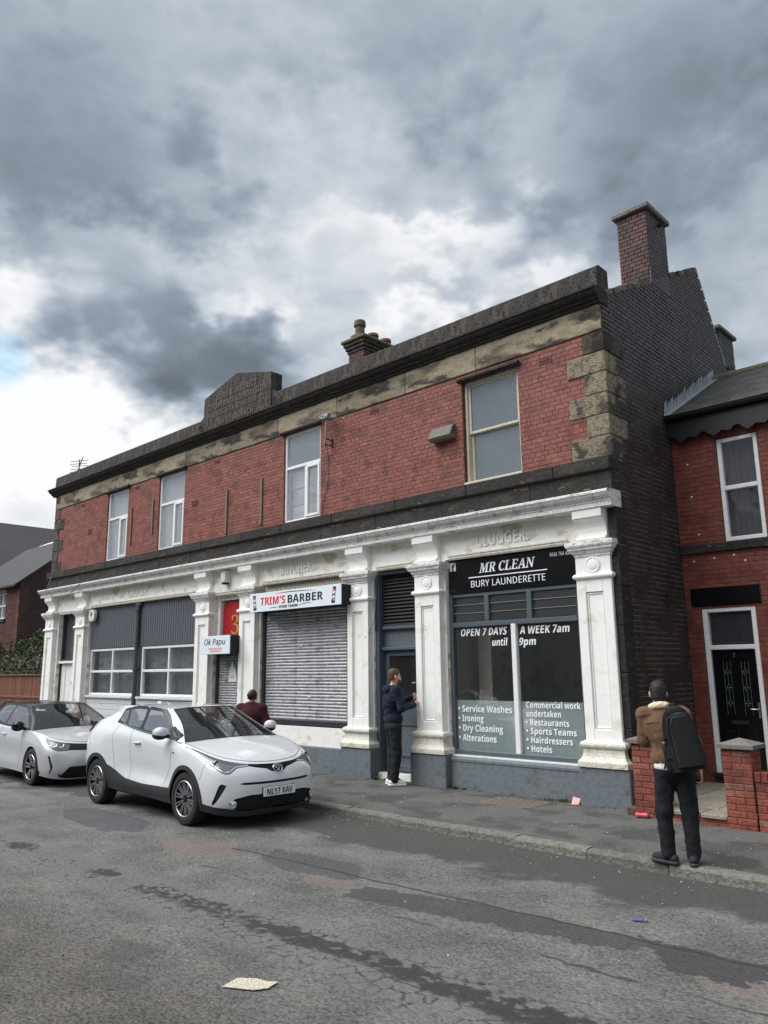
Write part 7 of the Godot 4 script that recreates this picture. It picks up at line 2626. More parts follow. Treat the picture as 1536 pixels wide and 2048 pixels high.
func white_car() -> void:
	var car := thing("parked_car", "white five door crossover car with black cladding, parked in front of the barber shutter", "car", Vector3(-10.31, 0.0, -6.76), -0.034)
	car.scale = Vector3.ONE * 0.965
	var low := crossover_net()
	var cab := crossover_cabin(low)
	var axf := 1.25
	var axr := -1.39
	var wr := 0.342
	var sill := PackedVector2Array([Vector2(5.0, -1), Vector2(5.0, 1.45), Vector2(6.1, 1.32), Vector2(7.4, 1.18), Vector2(8.3, 1.30), Vector2(8.9, 1.75), Vector2(9.35, 1.95), Vector2(10.2, 1.9), Vector2(10.2, -1)])
	var lip := PackedVector2Array([Vector2(-3, -1), Vector2(-3, 0.42), Vector2(1.6, 0.42), Vector2(2.4, 0.62), Vector2(3.2, 0.62), Vector2(4.6, 0.85), Vector2(4.6, -1)])
	var b := common_body(car, low, cab, M.paint_white, M.paint_white, M.paint_white, axf, axr, wr, true, {"sill": sill, "lip": lip})
	# openings in the nose
	var grille := PackedVector2Array([Vector2(-3, 0.42), Vector2(1.7, 0.42), Vector2(2.15, 0.62), Vector2(2.35, 0.98), Vector2(1.95, 1.32), Vector2(1.2, 1.50), Vector2(-3, 1.52)])
	var t := cut(b, func(p, s, v): return maxf(psdf(grille, Vector2(s, v)), 1.0 - p.x))
	flat_pieces(car, b, t, "lower_grille", M.black_matt, -0.035)
	var gm := MB.new()
	for r in 7:
		for side in [1.0, -1.0]:
			for k in 16:
				var s := k * 0.125 + (0.06 if r % 2 else 0.0)
				var v := 0.56 + r * 0.15
				if psdf(grille, Vector2(s, v)) > -0.05: continue
				var q := net_at(low, s, v) - Vector3(0.018, 0, 0)
				gm.xf = Transform3D(Basis.IDENTITY, Vector3(q.x, q.y, q.z * side))
				gm.bbox(Vector3(-0.006, -0.0045, -0.022), Vector3(0.006, 0.0045, 0.022), 0.003)
	put("grille_mesh", gm, M.cladding_black, car)
	var slot := PackedVector2Array([Vector2(-3, 2.16), Vector2(1.45, 2.20), Vector2(1.78, 2.30), Vector2(1.45, 2.38), Vector2(-3, 2.42)])
	t = cut(b, func(p, s, v): return maxf(psdf(slot, Vector2(s, v)), 1.0 - p.x))
	flat_pieces(car, b, t, "bumper_slot", M.black_matt, -0.012)
	var ug := PackedVector2Array([Vector2(-3, 3.18), Vector2(0.24, 3.22), Vector2(0.42, 3.60), Vector2(1.1, 3.92), Vector2(1.1, 4.30), Vector2(0.45, 4.34), Vector2(-3, 4.36)])
	t = cut(b, func(p, s, v): return maxf(psdf(ug, Vector2(s, v)), 1.0 - p.x))
	flat_pieces(car, b, t, "upper_grille", M.piano, -0.012)
	var lamp := PackedVector2Array([Vector2(0.95, 3.95), Vector2(1.6, 3.62), Vector2(2.1, 3.02), Vector2(2.5, 2.92), Vector2(2.85, 3.12), Vector2(3.5, 3.62), Vector2(4.4, 4.10), Vector2(5.15, 4.42), Vector2(5.0, 4.62), Vector2(4.1, 4.62), Vector2(3.2, 4.55), Vector2(2.2, 4.42), Vector2(0.95, 4.32)])
	t = cut(b, func(p, s, v): return maxf(psdf(lamp, Vector2(s, v)), 0.5 - p.x))
	for q in side_pair(car, b, t, "headlight", M.lens, 0.002): pass
	side_pair(car, b, t, "headlight_reflector", M.lamp_grey, -0.035)
	for z in [1.0, -1.0]:
		var c := net_at(low, 2.75, 3.75)
		var m := MB.new()
		ellipsoid(m, Vector3(c.x - 0.055, c.y, c.z * z - 0.0), Vector3(0.045, 0.045, 0.045))
		put("projector", m, M.piano, car)
		var rg := MB.new()
		var ring := []
		for k in 25: ring.append(Vector3(c.x - 0.022, c.y + 0.046 * sin(TAU * k / 24.0), (c.z + 0.046 * cos(TAU * k / 24.0)) * z))
		rg.tube(ring, 0.007, 6, false)
		put("projector_ring", rg, M.chrome, car)
		var drl := MB.new()
		var pts := []
		for q in [Vector2(1.1, 4.0), Vector2(1.65, 3.72), Vector2(2.15, 3.16), Vector2(2.5, 3.05), Vector2(2.85, 3.26), Vector2(3.5, 3.75), Vector2(4.4, 4.2), Vector2(4.95, 4.45)]:
			var w := net_at(low, q.x, q.y)
			pts.append(Vector3(w.x - 0.012, w.y, (w.z - 0.008) * z))
		drl.tube(pts, 0.013, 6)
		put("light_strip", drl, M.chrome, car)
		var fg := MB.new()
		var fc := net_at(low, 2.05, 0.92)
		fg.lathe(Vector3(fc.x - 0.01, fc.y, fc.z * z), [Vector2(0.048, -0.02), Vector2(0.048, 0.018), Vector2(0.038, 0.022), Vector2(0.034, 0.008), Vector2(0.0, 0.012)], 20, Vector3(0.93, 0, 0.36 * z).normalized())
		put("fog_light", fg, M.chrome, car)
	var fin := PackedVector2Array([Vector2(3.25, 0.80), Vector2(3.42, 0.86), Vector2(2.92, 2.10), Vector2(2.75, 2.26), Vector2(2.42, 2.16)])
	t = cut(b, func(p, s, v): return maxf(psdf(fin, Vector2(s, v)), 1.0 - p.x))
	side_pair(car, b, t, "corner_vent", M.black_matt, -0.012)
	var tail := PackedVector2Array([Vector2(10.9, 4.2), Vector2(11.6, 3.9), Vector2(12.6, 3.95), Vector2(12.9, 4.5), Vector2(12.4, 4.8), Vector2(11.5, 4.7)])
	t = cut(b, func(p, s, v): return maxf(psdf(tail, Vector2(s, v)), p.x + 1.0))
	side_pair(car, b, t, "tail_light", M.tail_red, 0.022)
	flat_pieces(car, b, b.t, "body", M.paint_white)
	bonnet(car, low, cab, M.paint_white, 0.030)
	var front := PackedVector2Array([Vector2(0.66, 1.115), Vector2(0.52, 1.22), Vector2(0.34, 1.345), Vector2(0.16, 1.425), Vector2(-0.24, 1.45), Vector2(-0.17, 1.175)])
	var rear := PackedVector2Array([Vector2(-0.26, 1.185), Vector2(-0.33, 1.452), Vector2(-0.66, 1.455), Vector2(-0.86, 1.435), Vector2(-0.66, 1.225)])
	var quarter := PackedVector2Array([Vector2(-0.74, 1.235), Vector2(-0.92, 1.425), Vector2(-1.06, 1.405), Vector2(-0.98, 1.285)])
	var tri := PackedVector2Array([Vector2(0.90, 1.10), Vector2(0.73, 1.115), Vector2(0.62, 1.20)])
	cabin(car, cab, [front, rear, quarter, tri], M.paint_white, M.paint_white, M.paint_white)
	furnish(car, 0.92, 1.04, 1.5)
	seam(car, low, [Vector2(5.97, 4.85), Vector2(5.95, 3.8), Vector2(6.0, 2.6), Vector2(6.3, 1.4)])
	seam(car, low, [Vector2(8.12, 4.95), Vector2(8.10, 3.5), Vector2(8.06, 2.0), Vector2(8.04, 0.3)])
	seam(car, low, [Vector2(8.9, 4.95), Vector2(9.1, 4.0), Vector2(9.0, 3.0), Vector2(8.85, 1.8)])
	seam(car, low, [Vector2(0.0, 4.95), Vector2(1.5, 4.95), Vector2(3.0, 4.95), Vector2(4.5, 4.97), Vector2(5.3, 4.97)], 0.004)
	seam(car, low, [Vector2(3.55, 3.8), Vector2(4.0, 2.9), Vector2(4.15, 2.3)], 0.003)
	# belt trim
	for z in [1.0, -1.0]:
		var m := MB.new()
		var pts := []
		for k in 20:
			var w := rail_at(cab[0], 2.6 + k * 0.17, true)
			pts.append(Vector3(w.x, w.y + 0.018, (w.z + 0.001) * z))
		m.tube(pts, 0.006, 6)
		put("belt_trim", m, M.chrome, car)
	for z in [1.0, -1.0]:
		var h := MB.new()
		h.xf = Transform3D(Basis(Vector3(0, 0, 1), 0.06), Vector3(-0.18, 0.985, 0.842 * z))
		h.bbox(Vector3(-0.095, -0.016, -0.006 if z > 0 else -0.03), Vector3(0.095, 0.016, 0.03 if z > 0 else 0.006), 0.012)
		put("door_handle", h, M.paint_white, car)
		var em := put_box("side_badge", Vector3(0.86, 0.90, 0.858 * z - 0.004), Vector3(0.98, 0.92, 0.858 * z + 0.004), M.chrome, car)
	door_mirror(car, Vector3(0.68, 1.165, 0.95), M.paint_white)
	for q in [Vector3(axf, wr, 0.765), Vector3(axr, wr, 0.765)]:
		wheel(car, q, wr, 1.0, 0)
		wheel(car, Vector3(q.x, q.y, -q.z), wr, -1.0, 0)
	# number plate and emblem
	var pl := part("number_plate", car)
	put_box("plate", Vector3(2.188, 0.39, -0.26), Vector3(2.202, 0.501, 0.26), M.plate, pl, 0.003)
	var lt := letters("lettering", "NL17 XAV", 0.076, M.ink, pl, Vector3(2.2025, 0.408, 0.0), {"weight": 700, "width": 0.42, "depth": 0.0015})
	lt.rotation.y = PI * 0.5
	put_box("plate_holder", Vector3(2.15, 0.385, -0.265), Vector3(2.189, 0.506, 0.265), M.black_matt, car)
	var ec := net_at(low, 0.0, 3.62) + Vector3(0.004, 0, 0)
	var e := MB.new()
	e.xf = Transform3D(Basis(Vector3(0, 0, 1), 0.35), ec)
	ellipsoid(e, Vector3.ZERO, Vector3(0.012, 0.052, 0.073))
	put("emblem_disc", e, plain(rgb8(20, 34, 76), 0.1, 0.3), car)
	var er := MB.new()
	er.xf = e.xf
	for q in [[0.0, 0.054, 0.075, 0.006], [0.012, 0.018, 0.045, 0.004], [0.004, 0.042, 0.018, 0.004]]:
		var ring := []
		for k in 25: ring.append(Vector3(0.012, q[0] + q[1] * sin(TAU * k / 24.0), q[2] * cos(TAU * k / 24.0)))
		er.tube(ring, q[3], 6, false)
	put("emblem_rings", er, M.chrome, car)
	var fin2 := MB.new()
	fin2.bbox(Vector3(-1.16, 1.485, -0.014), Vector3(-1.04, 1.538, 0.014), 0.013)
	put("roof_fin", fin2, M.paint_white, car)

func silver_car() -> void:
	var car := thing("parked_car", "silver hatchback with black roof parked behind the white crossover", "car", Vector3(-15.62, 0.0, -7.0), -0.02)
	var f := func(p: Vector3) -> Vector3:
		var y := p.y
		y = y * 0.93 if y < 1.0 else 0.93 + (y - 1.0) * 0.92
		return Vector3(p.x * 0.945, y - 0.02, p.z * 0.985)
	var low := reshape_net(crossover_net(), func(p: Vector3) -> Vector3: return f.call(p) if p.y < 1.0 else Vector3(p.x * 0.945, 0.91 + (p.y - 1.0) * 0.38, p.z * 0.985))
	var cab := reshape_net(crossover_cabin(crossover_net()), f)
	cab[0] = crossover_cabin(low)[0]
	cab[0][0] = Vector3(1.12, 0.965, 0)
	cab[0][1] = Vector3(1.08, 0.955, 0.40)
	# a flatter flank and a blunter nose
	for r in low:
		for i in range(5, 11):
			r[i] = Vector3(r[i].x, r[i].y, lerpf(r[i].z, 0.862 - maxf(0.0, r[i].y - 0.75) * 0.25, 0.65))
	var axf := 1.19
	var axr := -1.35
	var wr := 0.318
	var b := common_body(car, low, cab, M.paint_silver, M.piano, M.piano, axf, axr, wr, false, {})
	var visor := PackedVector2Array([Vector2(-3, 3.05), Vector2(1.2, 3.1), Vector2(1.9, 3.0), Vector2(1.9, 4.25), Vector2(1.2, 4.3), Vector2(-3, 4.35)])
	var lamp := PackedVector2Array([Vector2(1.55, 3.0), Vector2(2.3, 2.85), Vector2(3.0, 3.05), Vector2(3.4, 3.7), Vector2(3.55, 4.35), Vector2(2.6, 4.3), Vector2(1.75, 4.2), Vector2(1.35, 3.9)])
	var t := cut(b, func(p, s, v): return maxf(psdf(lamp, Vector2(s, v)), 0.5 - p.x))
	side_pair(car, b, t, "headlight", M.lens, 0.002)
	side_pair(car, b, t, "headlight_reflector", M.rim_dark, -0.03)
	t = cut(b, func(p, s, v): return maxf(psdf(visor, Vector2(s, v)), 1.0 - p.x))
	flat_pieces(car, b, t, "front_visor", M.piano, -0.004)
	for z in [1.0, -1.0]:
		for k in 3:
			var m := MB.new()
			var pts := []
			for q in [Vector2(1.75 + k * 0.5, 3.9 - k * 0.05), Vector2(1.85 + k * 0.5, 3.45 - k * 0.04), Vector2(2.15 + k * 0.5, 3.35)]:
				var w := net_at(low, q.x, q.y)
				pts.append(Vector3(w.x - 0.012, w.y, (w.z - 0.006) * z))
			m.tube(pts, 0.010, 6)
			put("light_strip", m, M.chrome, car)
	var grille := PackedVector2Array([Vector2(-3, 0.1), Vector2(1.7, 0.1), Vector2(2.2, 0.25), Vector2(1.5, 1.35), Vector2(-3, 1.5)])
	t = cut(b, func(p, s, v): return maxf(psdf(grille, Vector2(s, v)), 1.0 - p.x))
	flat_pieces(car, b, t, "lower_grille", M.black_matt, -0.03)
	var vent := PackedVector2Array([Vector2(2.95, 0.55), Vector2(3.1, 0.5), Vector2(2.95, 1.3), Vector2(3.2, 2.35), Vector2(3.02, 2.35), Vector2(2.75, 1.3)])
	t = cut(b, func(p, s, v): return maxf(psdf(vent, Vector2(s, v)), 1.0 - p.x))
	side_pair(car, b, t, "corner_vent", M.black_matt, -0.012)
	var tail := PackedVector2Array([Vector2(11.2, 3.9), Vector2(12.6, 3.9), Vector2(12.7, 4.7), Vector2(11.4, 4.6)])
	t = cut(b, func(p, s, v): return maxf(psdf(tail, Vector2(s, v)), p.x + 1.0))
	side_pair(car, b, t, "tail_light", M.tail_red, 0.006)
	flat_pieces(car, b, b.t, "body", M.paint_silver)
	bonnet(car, low, cab, M.paint_silver, 0.028)
	var front := PackedVector2Array([Vector2(0.76, 0.965), Vector2(0.60, 1.07), Vector2(0.38, 1.22), Vector2(0.16, 1.305), Vector2(-0.25, 1.335), Vector2(-0.33, 1.0)])
	var rear := PackedVector2Array([Vector2(-0.40, 1.005), Vector2(-0.32, 1.335), Vector2(-0.66, 1.34), Vector2(-0.92, 1.30), Vector2(-1.05, 1.09)])
	cabin(car, cab, [front, rear], M.paint_silver, M.piano, M.piano)
	furnish(car, 0.86, 0.93, 1.40)
	seam(car, low, [Vector2(6.2, 4.85), Vector2(6.15, 3.5), Vector2(6.2, 2.2), Vector2(6.3, 0.5)])
	seam(car, low, [Vector2(8.12, 4.95), Vector2(8.10, 3.5), Vector2(8.06, 2.0), Vector2(8.04, 0.3)])
	seam(car, low, [Vector2(0.0, 4.95), Vector2(1.5, 4.95), Vector2(3.0, 4.95), Vector2(4.5, 4.97), Vector2(5.9, 4.97)], 0.004)
	for z in [1.0, -1.0]:
		var h := MB.new()
		h.xf = Transform3D(Basis.IDENTITY, Vector3(-0.2, 0.83, 0.85 * z))
		h.bbox(Vector3(-0.09, -0.016, -0.006 if z > 0 else -0.03), Vector3(0.09, 0.016, 0.03 if z > 0 else 0.006), 0.012)
		put("door_handle", h, M.paint_silver, car)
	door_mirror(car, Vector3(0.68, 1.0, 0.93), M.piano)
	for q in [Vector3(axf, wr, 0.755), Vector3(axr, wr, 0.755)]:
		wheel(car, q, wr, 1.0, 1)
		wheel(car, Vector3(q.x, q.y, -q.z), wr, -1.0, 1)
	var px: float = net_at(low, 0.0, 2.0).x
	put_box("number_plate", Vector3(px, 0.42, -0.26), Vector3(px + 0.014, 0.53, 0.26), M.plate, car, 0.003)

# ==================================================================== people
# Figures are smooth unions of tapered limbs, meshed as surface nets.
func cap(a: Vector3, b: Vector3, ra: float, rb: float) -> Array:
	return [0, a, b, ra, rb]

func ell(c: Vector3, r: Vector3, b := Basis.IDENTITY) -> Array:
	return [1, c, r, b.inverse()]

func sdf_into(m: MB, prims: Array, cell: float, k: float, cuts := [], wr: FastNoiseLite = null, amp := 0.0, fold := Vector3(1, 1, 1)) -> void:
	var lo := Vector3(1e9, 1e9, 1e9)
	var hi := -lo
	for q in prims:
		if q[0] == 0:
			var r: float = maxf(q[3], q[4])
			lo = lo.min((q[1] as Vector3).min(q[2]) - Vector3.ONE * r)
			hi = hi.max((q[1] as Vector3).max(q[2]) + Vector3.ONE * r)
		else:
			var r: float = maxf(q[2].x, maxf(q[2].y, q[2].z))
			lo = lo.min(q[1] - Vector3.ONE * r)
			hi = hi.max(q[1] + Vector3.ONE * r)
	lo -= Vector3.ONE * (cell * 2.5 + amp)
	hi += Vector3.ONE * (cell * 2.5 + amp)
	var nx := int(ceil((hi.x - lo.x) / cell)) + 1
	var ny := int(ceil((hi.y - lo.y) / cell)) + 1
	var nz := int(ceil((hi.z - lo.z) / cell)) + 1
	var g := PackedFloat32Array()
	g.resize(nx * ny * nz)
	g.fill(0.3)
	for q in prims:
		var l2: Vector3
		var h2: Vector3
		var pad := k * 0.8 + cell * 2.0 + amp
		if q[0] == 0:
			var r: float = maxf(q[3], q[4]) + pad
			l2 = (q[1] as Vector3).min(q[2]) - Vector3.ONE * r
			h2 = (q[1] as Vector3).max(q[2]) + Vector3.ONE * r
		else:
			var r: float = maxf(q[2].x, maxf(q[2].y, q[2].z)) + pad
			l2 = q[1] - Vector3.ONE * r
			h2 = q[1] + Vector3.ONE * r
		var x0 := maxi(0, int((l2.x - lo.x) / cell)); var x1 := mini(nx - 1, int((h2.x - lo.x) / cell) + 1)
		var y0 := maxi(0, int((l2.y - lo.y) / cell)); var y1 := mini(ny - 1, int((h2.y - lo.y) / cell) + 1)
		var z0 := maxi(0, int((l2.z - lo.z) / cell)); var z1 := mini(nz - 1, int((h2.z - lo.z) / cell) + 1)
		var kind: int = q[0]
		var a: Vector3 = q[1]
		var ab := Vector3.ZERO
		var ra := 0.0
		var dr := 0.0
		var il := 0.0
		var bi := Basis.IDENTITY
		var rad := Vector3.ONE
		if kind == 0:
			ab = q[2] - a
			ra = q[3]
			dr = q[4] - ra
			il = 1.0 / maxf(ab.length_squared(), 1e-9)
		else:
			rad = q[2]
			bi = q[3]
		for iz in range(z0, z1 + 1):
			for iy in range(y0, y1 + 1):
				var row := (iz * ny + iy) * nx
				for ix in range(x0, x1 + 1):
					var p := Vector3(lo.x + ix * cell, lo.y + iy * cell, lo.z + iz * cell) - a
					var d: float
					if kind == 0:
						var t := clampf(p.dot(ab) * il, 0.0, 1.0)
						d = (p - ab * t).length() - ra - dr * t
					else:
						var w := (bi * p) / rad
						var L := w.length()
						d = (L - 1.0) * L / maxf((w / rad).length(), 1e-4)
					var o := g[row + ix]
					var h := maxf(k - absf(o - d), 0.0)
					g[row + ix] = minf(o, d) - h * h * 0.25 / k
	if cuts.size() > 0 or wr:
		for iz in nz:
			for iy in ny:
				var row := (iz * ny + iy) * nx
				for ix in nx:
					var f := g[row + ix]
					if f > cell * 2.5 or f < -0.12: continue
					var p := Vector3(lo.x + ix * cell, lo.y + iy * cell, lo.z + iz * cell)
					if wr and absf(f) < cell * 2.5: f += amp * wr.get_noise_3dv(p * fold)
					for c in cuts: f = maxf(f, (c[0] as Vector3).dot(p) - c[1])
					g[row + ix] = f
	# surface nets
	var vi := PackedInt32Array()
	vi.resize(nx * ny * nz)
	vi.fill(-1)
	var pos := PackedVector3Array()
	var sx := 1
	var sy := nx
	var sz := nx * ny
	var lim := cell * 1.9
	var faces := PackedInt32Array()
	for iz in nz - 1:
		for iy in ny - 1:
			var row := (iz * ny + iy) * nx
			for ix in nx - 1:
				var k0 := row + ix
				var f0 := g[k0]
				if f0 > lim or f0 < -lim: continue
				var f1 := g[k0 + sx]; var f2 := g[k0 + sy]; var f3 := g[k0 + sx + sy]
				var f4 := g[k0 + sz]; var f5 := g[k0 + sx + sz]; var f6 := g[k0 + sy + sz]; var f7 := g[k0 + sx + sy + sz]
				var neg := int(f0 < 0) + int(f1 < 0) + int(f2 < 0) + int(f3 < 0) + int(f4 < 0) + int(f5 < 0) + int(f6 < 0) + int(f7 < 0)
				if neg == 0 or neg == 8: continue
				var s := Vector3.ZERO
				var n := 0
				if (f0 < 0) != (f1 < 0): s += Vector3(f0 / (f0 - f1), 0, 0); n += 1
				if (f2 < 0) != (f3 < 0): s += Vector3(f2 / (f2 - f3), 1, 0); n += 1
				if (f4 < 0) != (f5 < 0): s += Vector3(f4 / (f4 - f5), 0, 1); n += 1
				if (f6 < 0) != (f7 < 0): s += Vector3(f6 / (f6 - f7), 1, 1); n += 1
				if (f0 < 0) != (f2 < 0): s += Vector3(0, f0 / (f0 - f2), 0); n += 1
				if (f1 < 0) != (f3 < 0): s += Vector3(1, f1 / (f1 - f3), 0); n += 1
				if (f4 < 0) != (f6 < 0): s += Vector3(0, f4 / (f4 - f6), 1); n += 1
				if (f5 < 0) != (f7 < 0): s += Vector3(1, f5 / (f5 - f7), 1); n += 1
				if (f0 < 0) != (f4 < 0): s += Vector3(0, 0, f0 / (f0 - f4)); n += 1
				if (f1 < 0) != (f5 < 0): s += Vector3(1, 0, f1 / (f1 - f5)); n += 1
				if (f2 < 0) != (f6 < 0): s += Vector3(0, 1, f2 / (f2 - f6)); n += 1
				if (f3 < 0) != (f7 < 0): s += Vector3(1, 1, f3 / (f3 - f7)); n += 1
				vi[k0] = pos.size()
				pos.append(lo + (Vector3(ix, iy, iz) + s / n) * cell)
				if ix > 0 and iy > 0 and iz > 0:
					if (f0 < 0) != (f1 < 0): _quad(faces, vi[k0], vi[k0 - sy], vi[k0 - sy - sz], vi[k0 - sz], f0 < 0)
					if (f0 < 0) != (f2 < 0): _quad(faces, vi[k0], vi[k0 - sz], vi[k0 - sz - sx], vi[k0 - sx], f0 < 0)
					if (f0 < 0) != (f4 < 0): _quad(faces, vi[k0], vi[k0 - sx], vi[k0 - sx - sy], vi[k0 - sy], f0 < 0)
	var nrm := PackedVector3Array()
	nrm.resize(pos.size())
	for q in range(0, faces.size(), 3):
		var a := pos[faces[q]]; var b := pos[faces[q + 1]]; var c := pos[faces[q + 2]]
		var fn := (b - a).cross(c - a)
		for e in 3: nrm[faces[q + e]] += fn
	var at := m.v.size()
	for q in pos.size():
		m.v.append(pos[q]); m.n.append(nrm[q].normalized()); m.c.append(m.col); m.u.append(Vector2.ZERO)
	for q in range(0, faces.size(), 3):
		m.i.append(at + faces[q]); m.i.append(at + faces[q + 2]); m.i.append(at + faces[q + 1])

func _quad(f: PackedInt32Array, a: int, b: int, c: int, d: int, inside_first: bool) -> void:
	if a < 0 or b < 0 or c < 0 or d < 0: return
	if inside_first: f.append_array([a, b, c, a, c, d])
	else: f.append_array([a, c, b, a, d, c])

# head, ears, nose; looks along -z before turning
func head_prims(c: Vector3, b: Basis, s := 1.0) -> Array:
	var out := []
	var o := func(x: float, y: float, z: float) -> Vector3: return c + b * (Vector3(x, y, z) * s)
	out.append(ell(o.call(0, 0.025, 0.012), Vector3(0.076, 0.092, 0.094) * s, b))
	out.append(ell(o.call(0, -0.035, -0.030), Vector3(0.060, 0.075, 0.062) * s, b))
	out.append(ell(o.call(0, -0.092, -0.050), Vector3(0.036, 0.028, 0.034) * s, b))
	out.append(cap(o.call(0, 0.0, -0.088), o.call(0, -0.036, -0.108), 0.010 * s, 0.014 * s))
	for x in [-1.0, 1.0]:
		out.append(ell(o.call(0.079 * x, -0.012, 0.010), Vector3(0.012, 0.032, 0.020) * s, b * Basis(Vector3.UP, 0.35 * x)))
		out.append(ell(o.call(0.032 * x, 0.012, -0.074), Vector3(0.022, 0.010, 0.012) * s, b))
		out.append(ell(o.call(0.040 * x, -0.025, -0.066), Vector3(0.022, 0.020, 0.018) * s, b))
	out.append(ell(o.call(0, -0.064, -0.088), Vector3(0.024, 0.008, 0.010) * s, b))
	return out

# five fingers on a palm: w wrist, f towards the fingers, n out of the palm, side = +1 right hand
func hand_prims(w: Vector3, f: Vector3, n: Vector3, side: float, curl: float, s := 1.0) -> Array:
	var r := f.cross(n).normalized() * side      # towards the thumb
	var out := []
	out.append(cap(w, w + f * 0.03 * s, 0.024 * s, 0.022 * s))
	for k in 4:
		var x: float = (1.5 - k) * 0.021
		out.append(cap(w + f * 0.025 * s + r * x * 0.7 * s, w + f * 0.085 * s + r * x * s, 0.015 * s, 0.012 * s))
		var len1: float = [0.042, 0.047, 0.043, 0.034][k] * s
		var a: float = curl * [0.85, 1.0, 1.1, 1.2][k]
		var d1 := (f * cos(a) + n * sin(a))
		var d2 := (f * cos(a * 2.1) + n * sin(a * 2.1))
		var p0 := w + f * 0.085 * s + r * x * s
		var p1 := p0 + d1 * len1
		var p2 := p1 + d2 * len1 * 0.9
		out.append(cap(p0, p1, 0.0095 * s, 0.0085 * s))
		out.append(cap(p1, p2, 0.0085 * s, 0.0070 * s))
	var t0 := w + f * 0.025 * s + r * 0.024 * s
	var t1 := t0 + (f * 0.5 + r * 0.75 + n * 0.35).normalized() * 0.042 * s
	var t2 := t1 + (f * 0.75 + r * 0.2 + n * 0.55).normalized() * 0.034 * s
	out.append(cap(t0, t1, 0.013 * s, 0.0105 * s))
	out.append(cap(t1, t2, 0.0105 * s, 0.008 * s))
	return out

func cloth(c: Color, rough := 0.9, sheen := 0.25) -> StandardMaterial3D:
	var m := plain(c, rough)
	m.rim_enabled = true
	m.rim = sheen
	return m

# J: joints. Arms and legs are arrays [root, joint, end] for left and right.
func skin_body(P: Node3D, J: Dictionary, skin: Material) -> void:
	var m := MB.new()
	var pr := [cap(J.pelvis, J.chest, 0.095, 0.10), cap(J.chest, J.neck, 0.10, 0.055), cap(J.neck, J.head + Vector3(0, -0.05, 0.01), 0.052, 0.050)]
	for a in J.arms:
		pr.append(cap(J.chest + Vector3(0, 0.12, 0), a[0], 0.06, 0.05))
		pr.append(cap(a[0], a[1], 0.044, 0.036))
		pr.append(cap(a[1], a[2], 0.036, 0.024))
	for l in J.legs:
		pr.append(cap(J.pelvis, l[0], 0.08, 0.075))
		pr.append(cap(l[0], l[1], 0.068, 0.048))
		pr.append(cap(l[1], l[2], 0.046, 0.034))
		pr.append(cap(l[2], l[2].lerp(l[3], 0.6), 0.034, 0.024))
	sdf_into(m, pr, 0.016, 0.03)
	sdf_into(m, head_prims(J.head, J.look, J.get("hs", 1.0)) + [cap(J.neck, J.head + Vector3(0, -0.05, 0.01), 0.052, 0.048)], 0.0062, 0.022)
	for h in J.hands: sdf_into(m, hand_prims(h[0], h[1], h[2], h[3], h[4]), 0.0048, 0.008)
	put("body", m, skin, P)

func shoe(P: Node3D, ankle: Vector3, toe: Vector3, upper: Material, sole: Material) -> void:
	var d := Vector3(toe.x - ankle.x, 0, toe.z - ankle.z).normalized()
	var y0 := toe.y - 0.03
	var heel := Vector3(ankle.x, y0, ankle.z) - d * 0.055
	var tip := Vector3(toe.x, y0, toe.z)
	var s := part("shoe", P)
	var m := MB.new()
	sdf_into(m, [cap(heel + Vector3(0, 0.055, 0), tip + Vector3(0, 0.045, 0) - d * 0.03, 0.040, 0.036), cap(heel + d * 0.03 + Vector3(0, 0.06, 0), heel + d * 0.05 + Vector3(0, 0.105, 0), 0.042, 0.040), cap(heel + d * 0.06 + Vector3(0, 0.085, 0), tip - d * 0.07 + Vector3(0, 0.06, 0), 0.036, 0.034)], 0.0095, 0.02, [[Vector3(0, -1, 0), -(y0 + 0.022)]])
	put("upper", m, upper, s)
	var q := MB.new()
	sdf_into(q, [cap(heel + Vector3(0, 0.03, 0), tip + Vector3(0, 0.03, 0) - d * 0.02, 0.045, 0.043)], 0.0095, 0.02, [[Vector3(0, -1, 0), -(y0 + 0.0)], [Vector3(0, 1, 0), y0 + 0.034]])
	put("sole", q, sole, s)

func trousers(P: Node3D, J: Dictionary, mat: Material, top: float, wide := 1.0) -> void:
	var m := MB.new()
	var pr := [cap(J.pelvis + Vector3(0, 0.08, 0), J.pelvis, 0.125, 0.13), ell(J.pelvis + Vector3(0, -0.03, 0.035), Vector3(0.165, 0.12, 0.115))]
	for l in J.legs:
		pr.append(cap(J.pelvis + Vector3(0, -0.02, 0), l[0], 0.11, 0.10))
		pr.append(cap(l[0], l[1], 0.100 * wide, 0.074 * wide))
		pr.append(cap(l[1], l[2] + Vector3(0, 0.0, 0), 0.074 * wide, 0.062 * wide))
	sdf_into(m, pr, 0.0125, 0.035, [[Vector3(0, 1, 0), top], [Vector3(0, -1, 0), -0.045]], noise(61, 6.5, 3), 0.013, Vector3(1.5, 1.3, 1.5))
	put("trousers", m, mat, P)

func make_people() -> void:
	var skin := plain(rgb8(206, 158, 134), 0.55)
	skin.subsurf_scatter_enabled = true
	skin.subsurf_scatter_strength = 0.15
	M.skin = skin
	man_with_backpack()
	man_at_door()
	person_in_maroon()

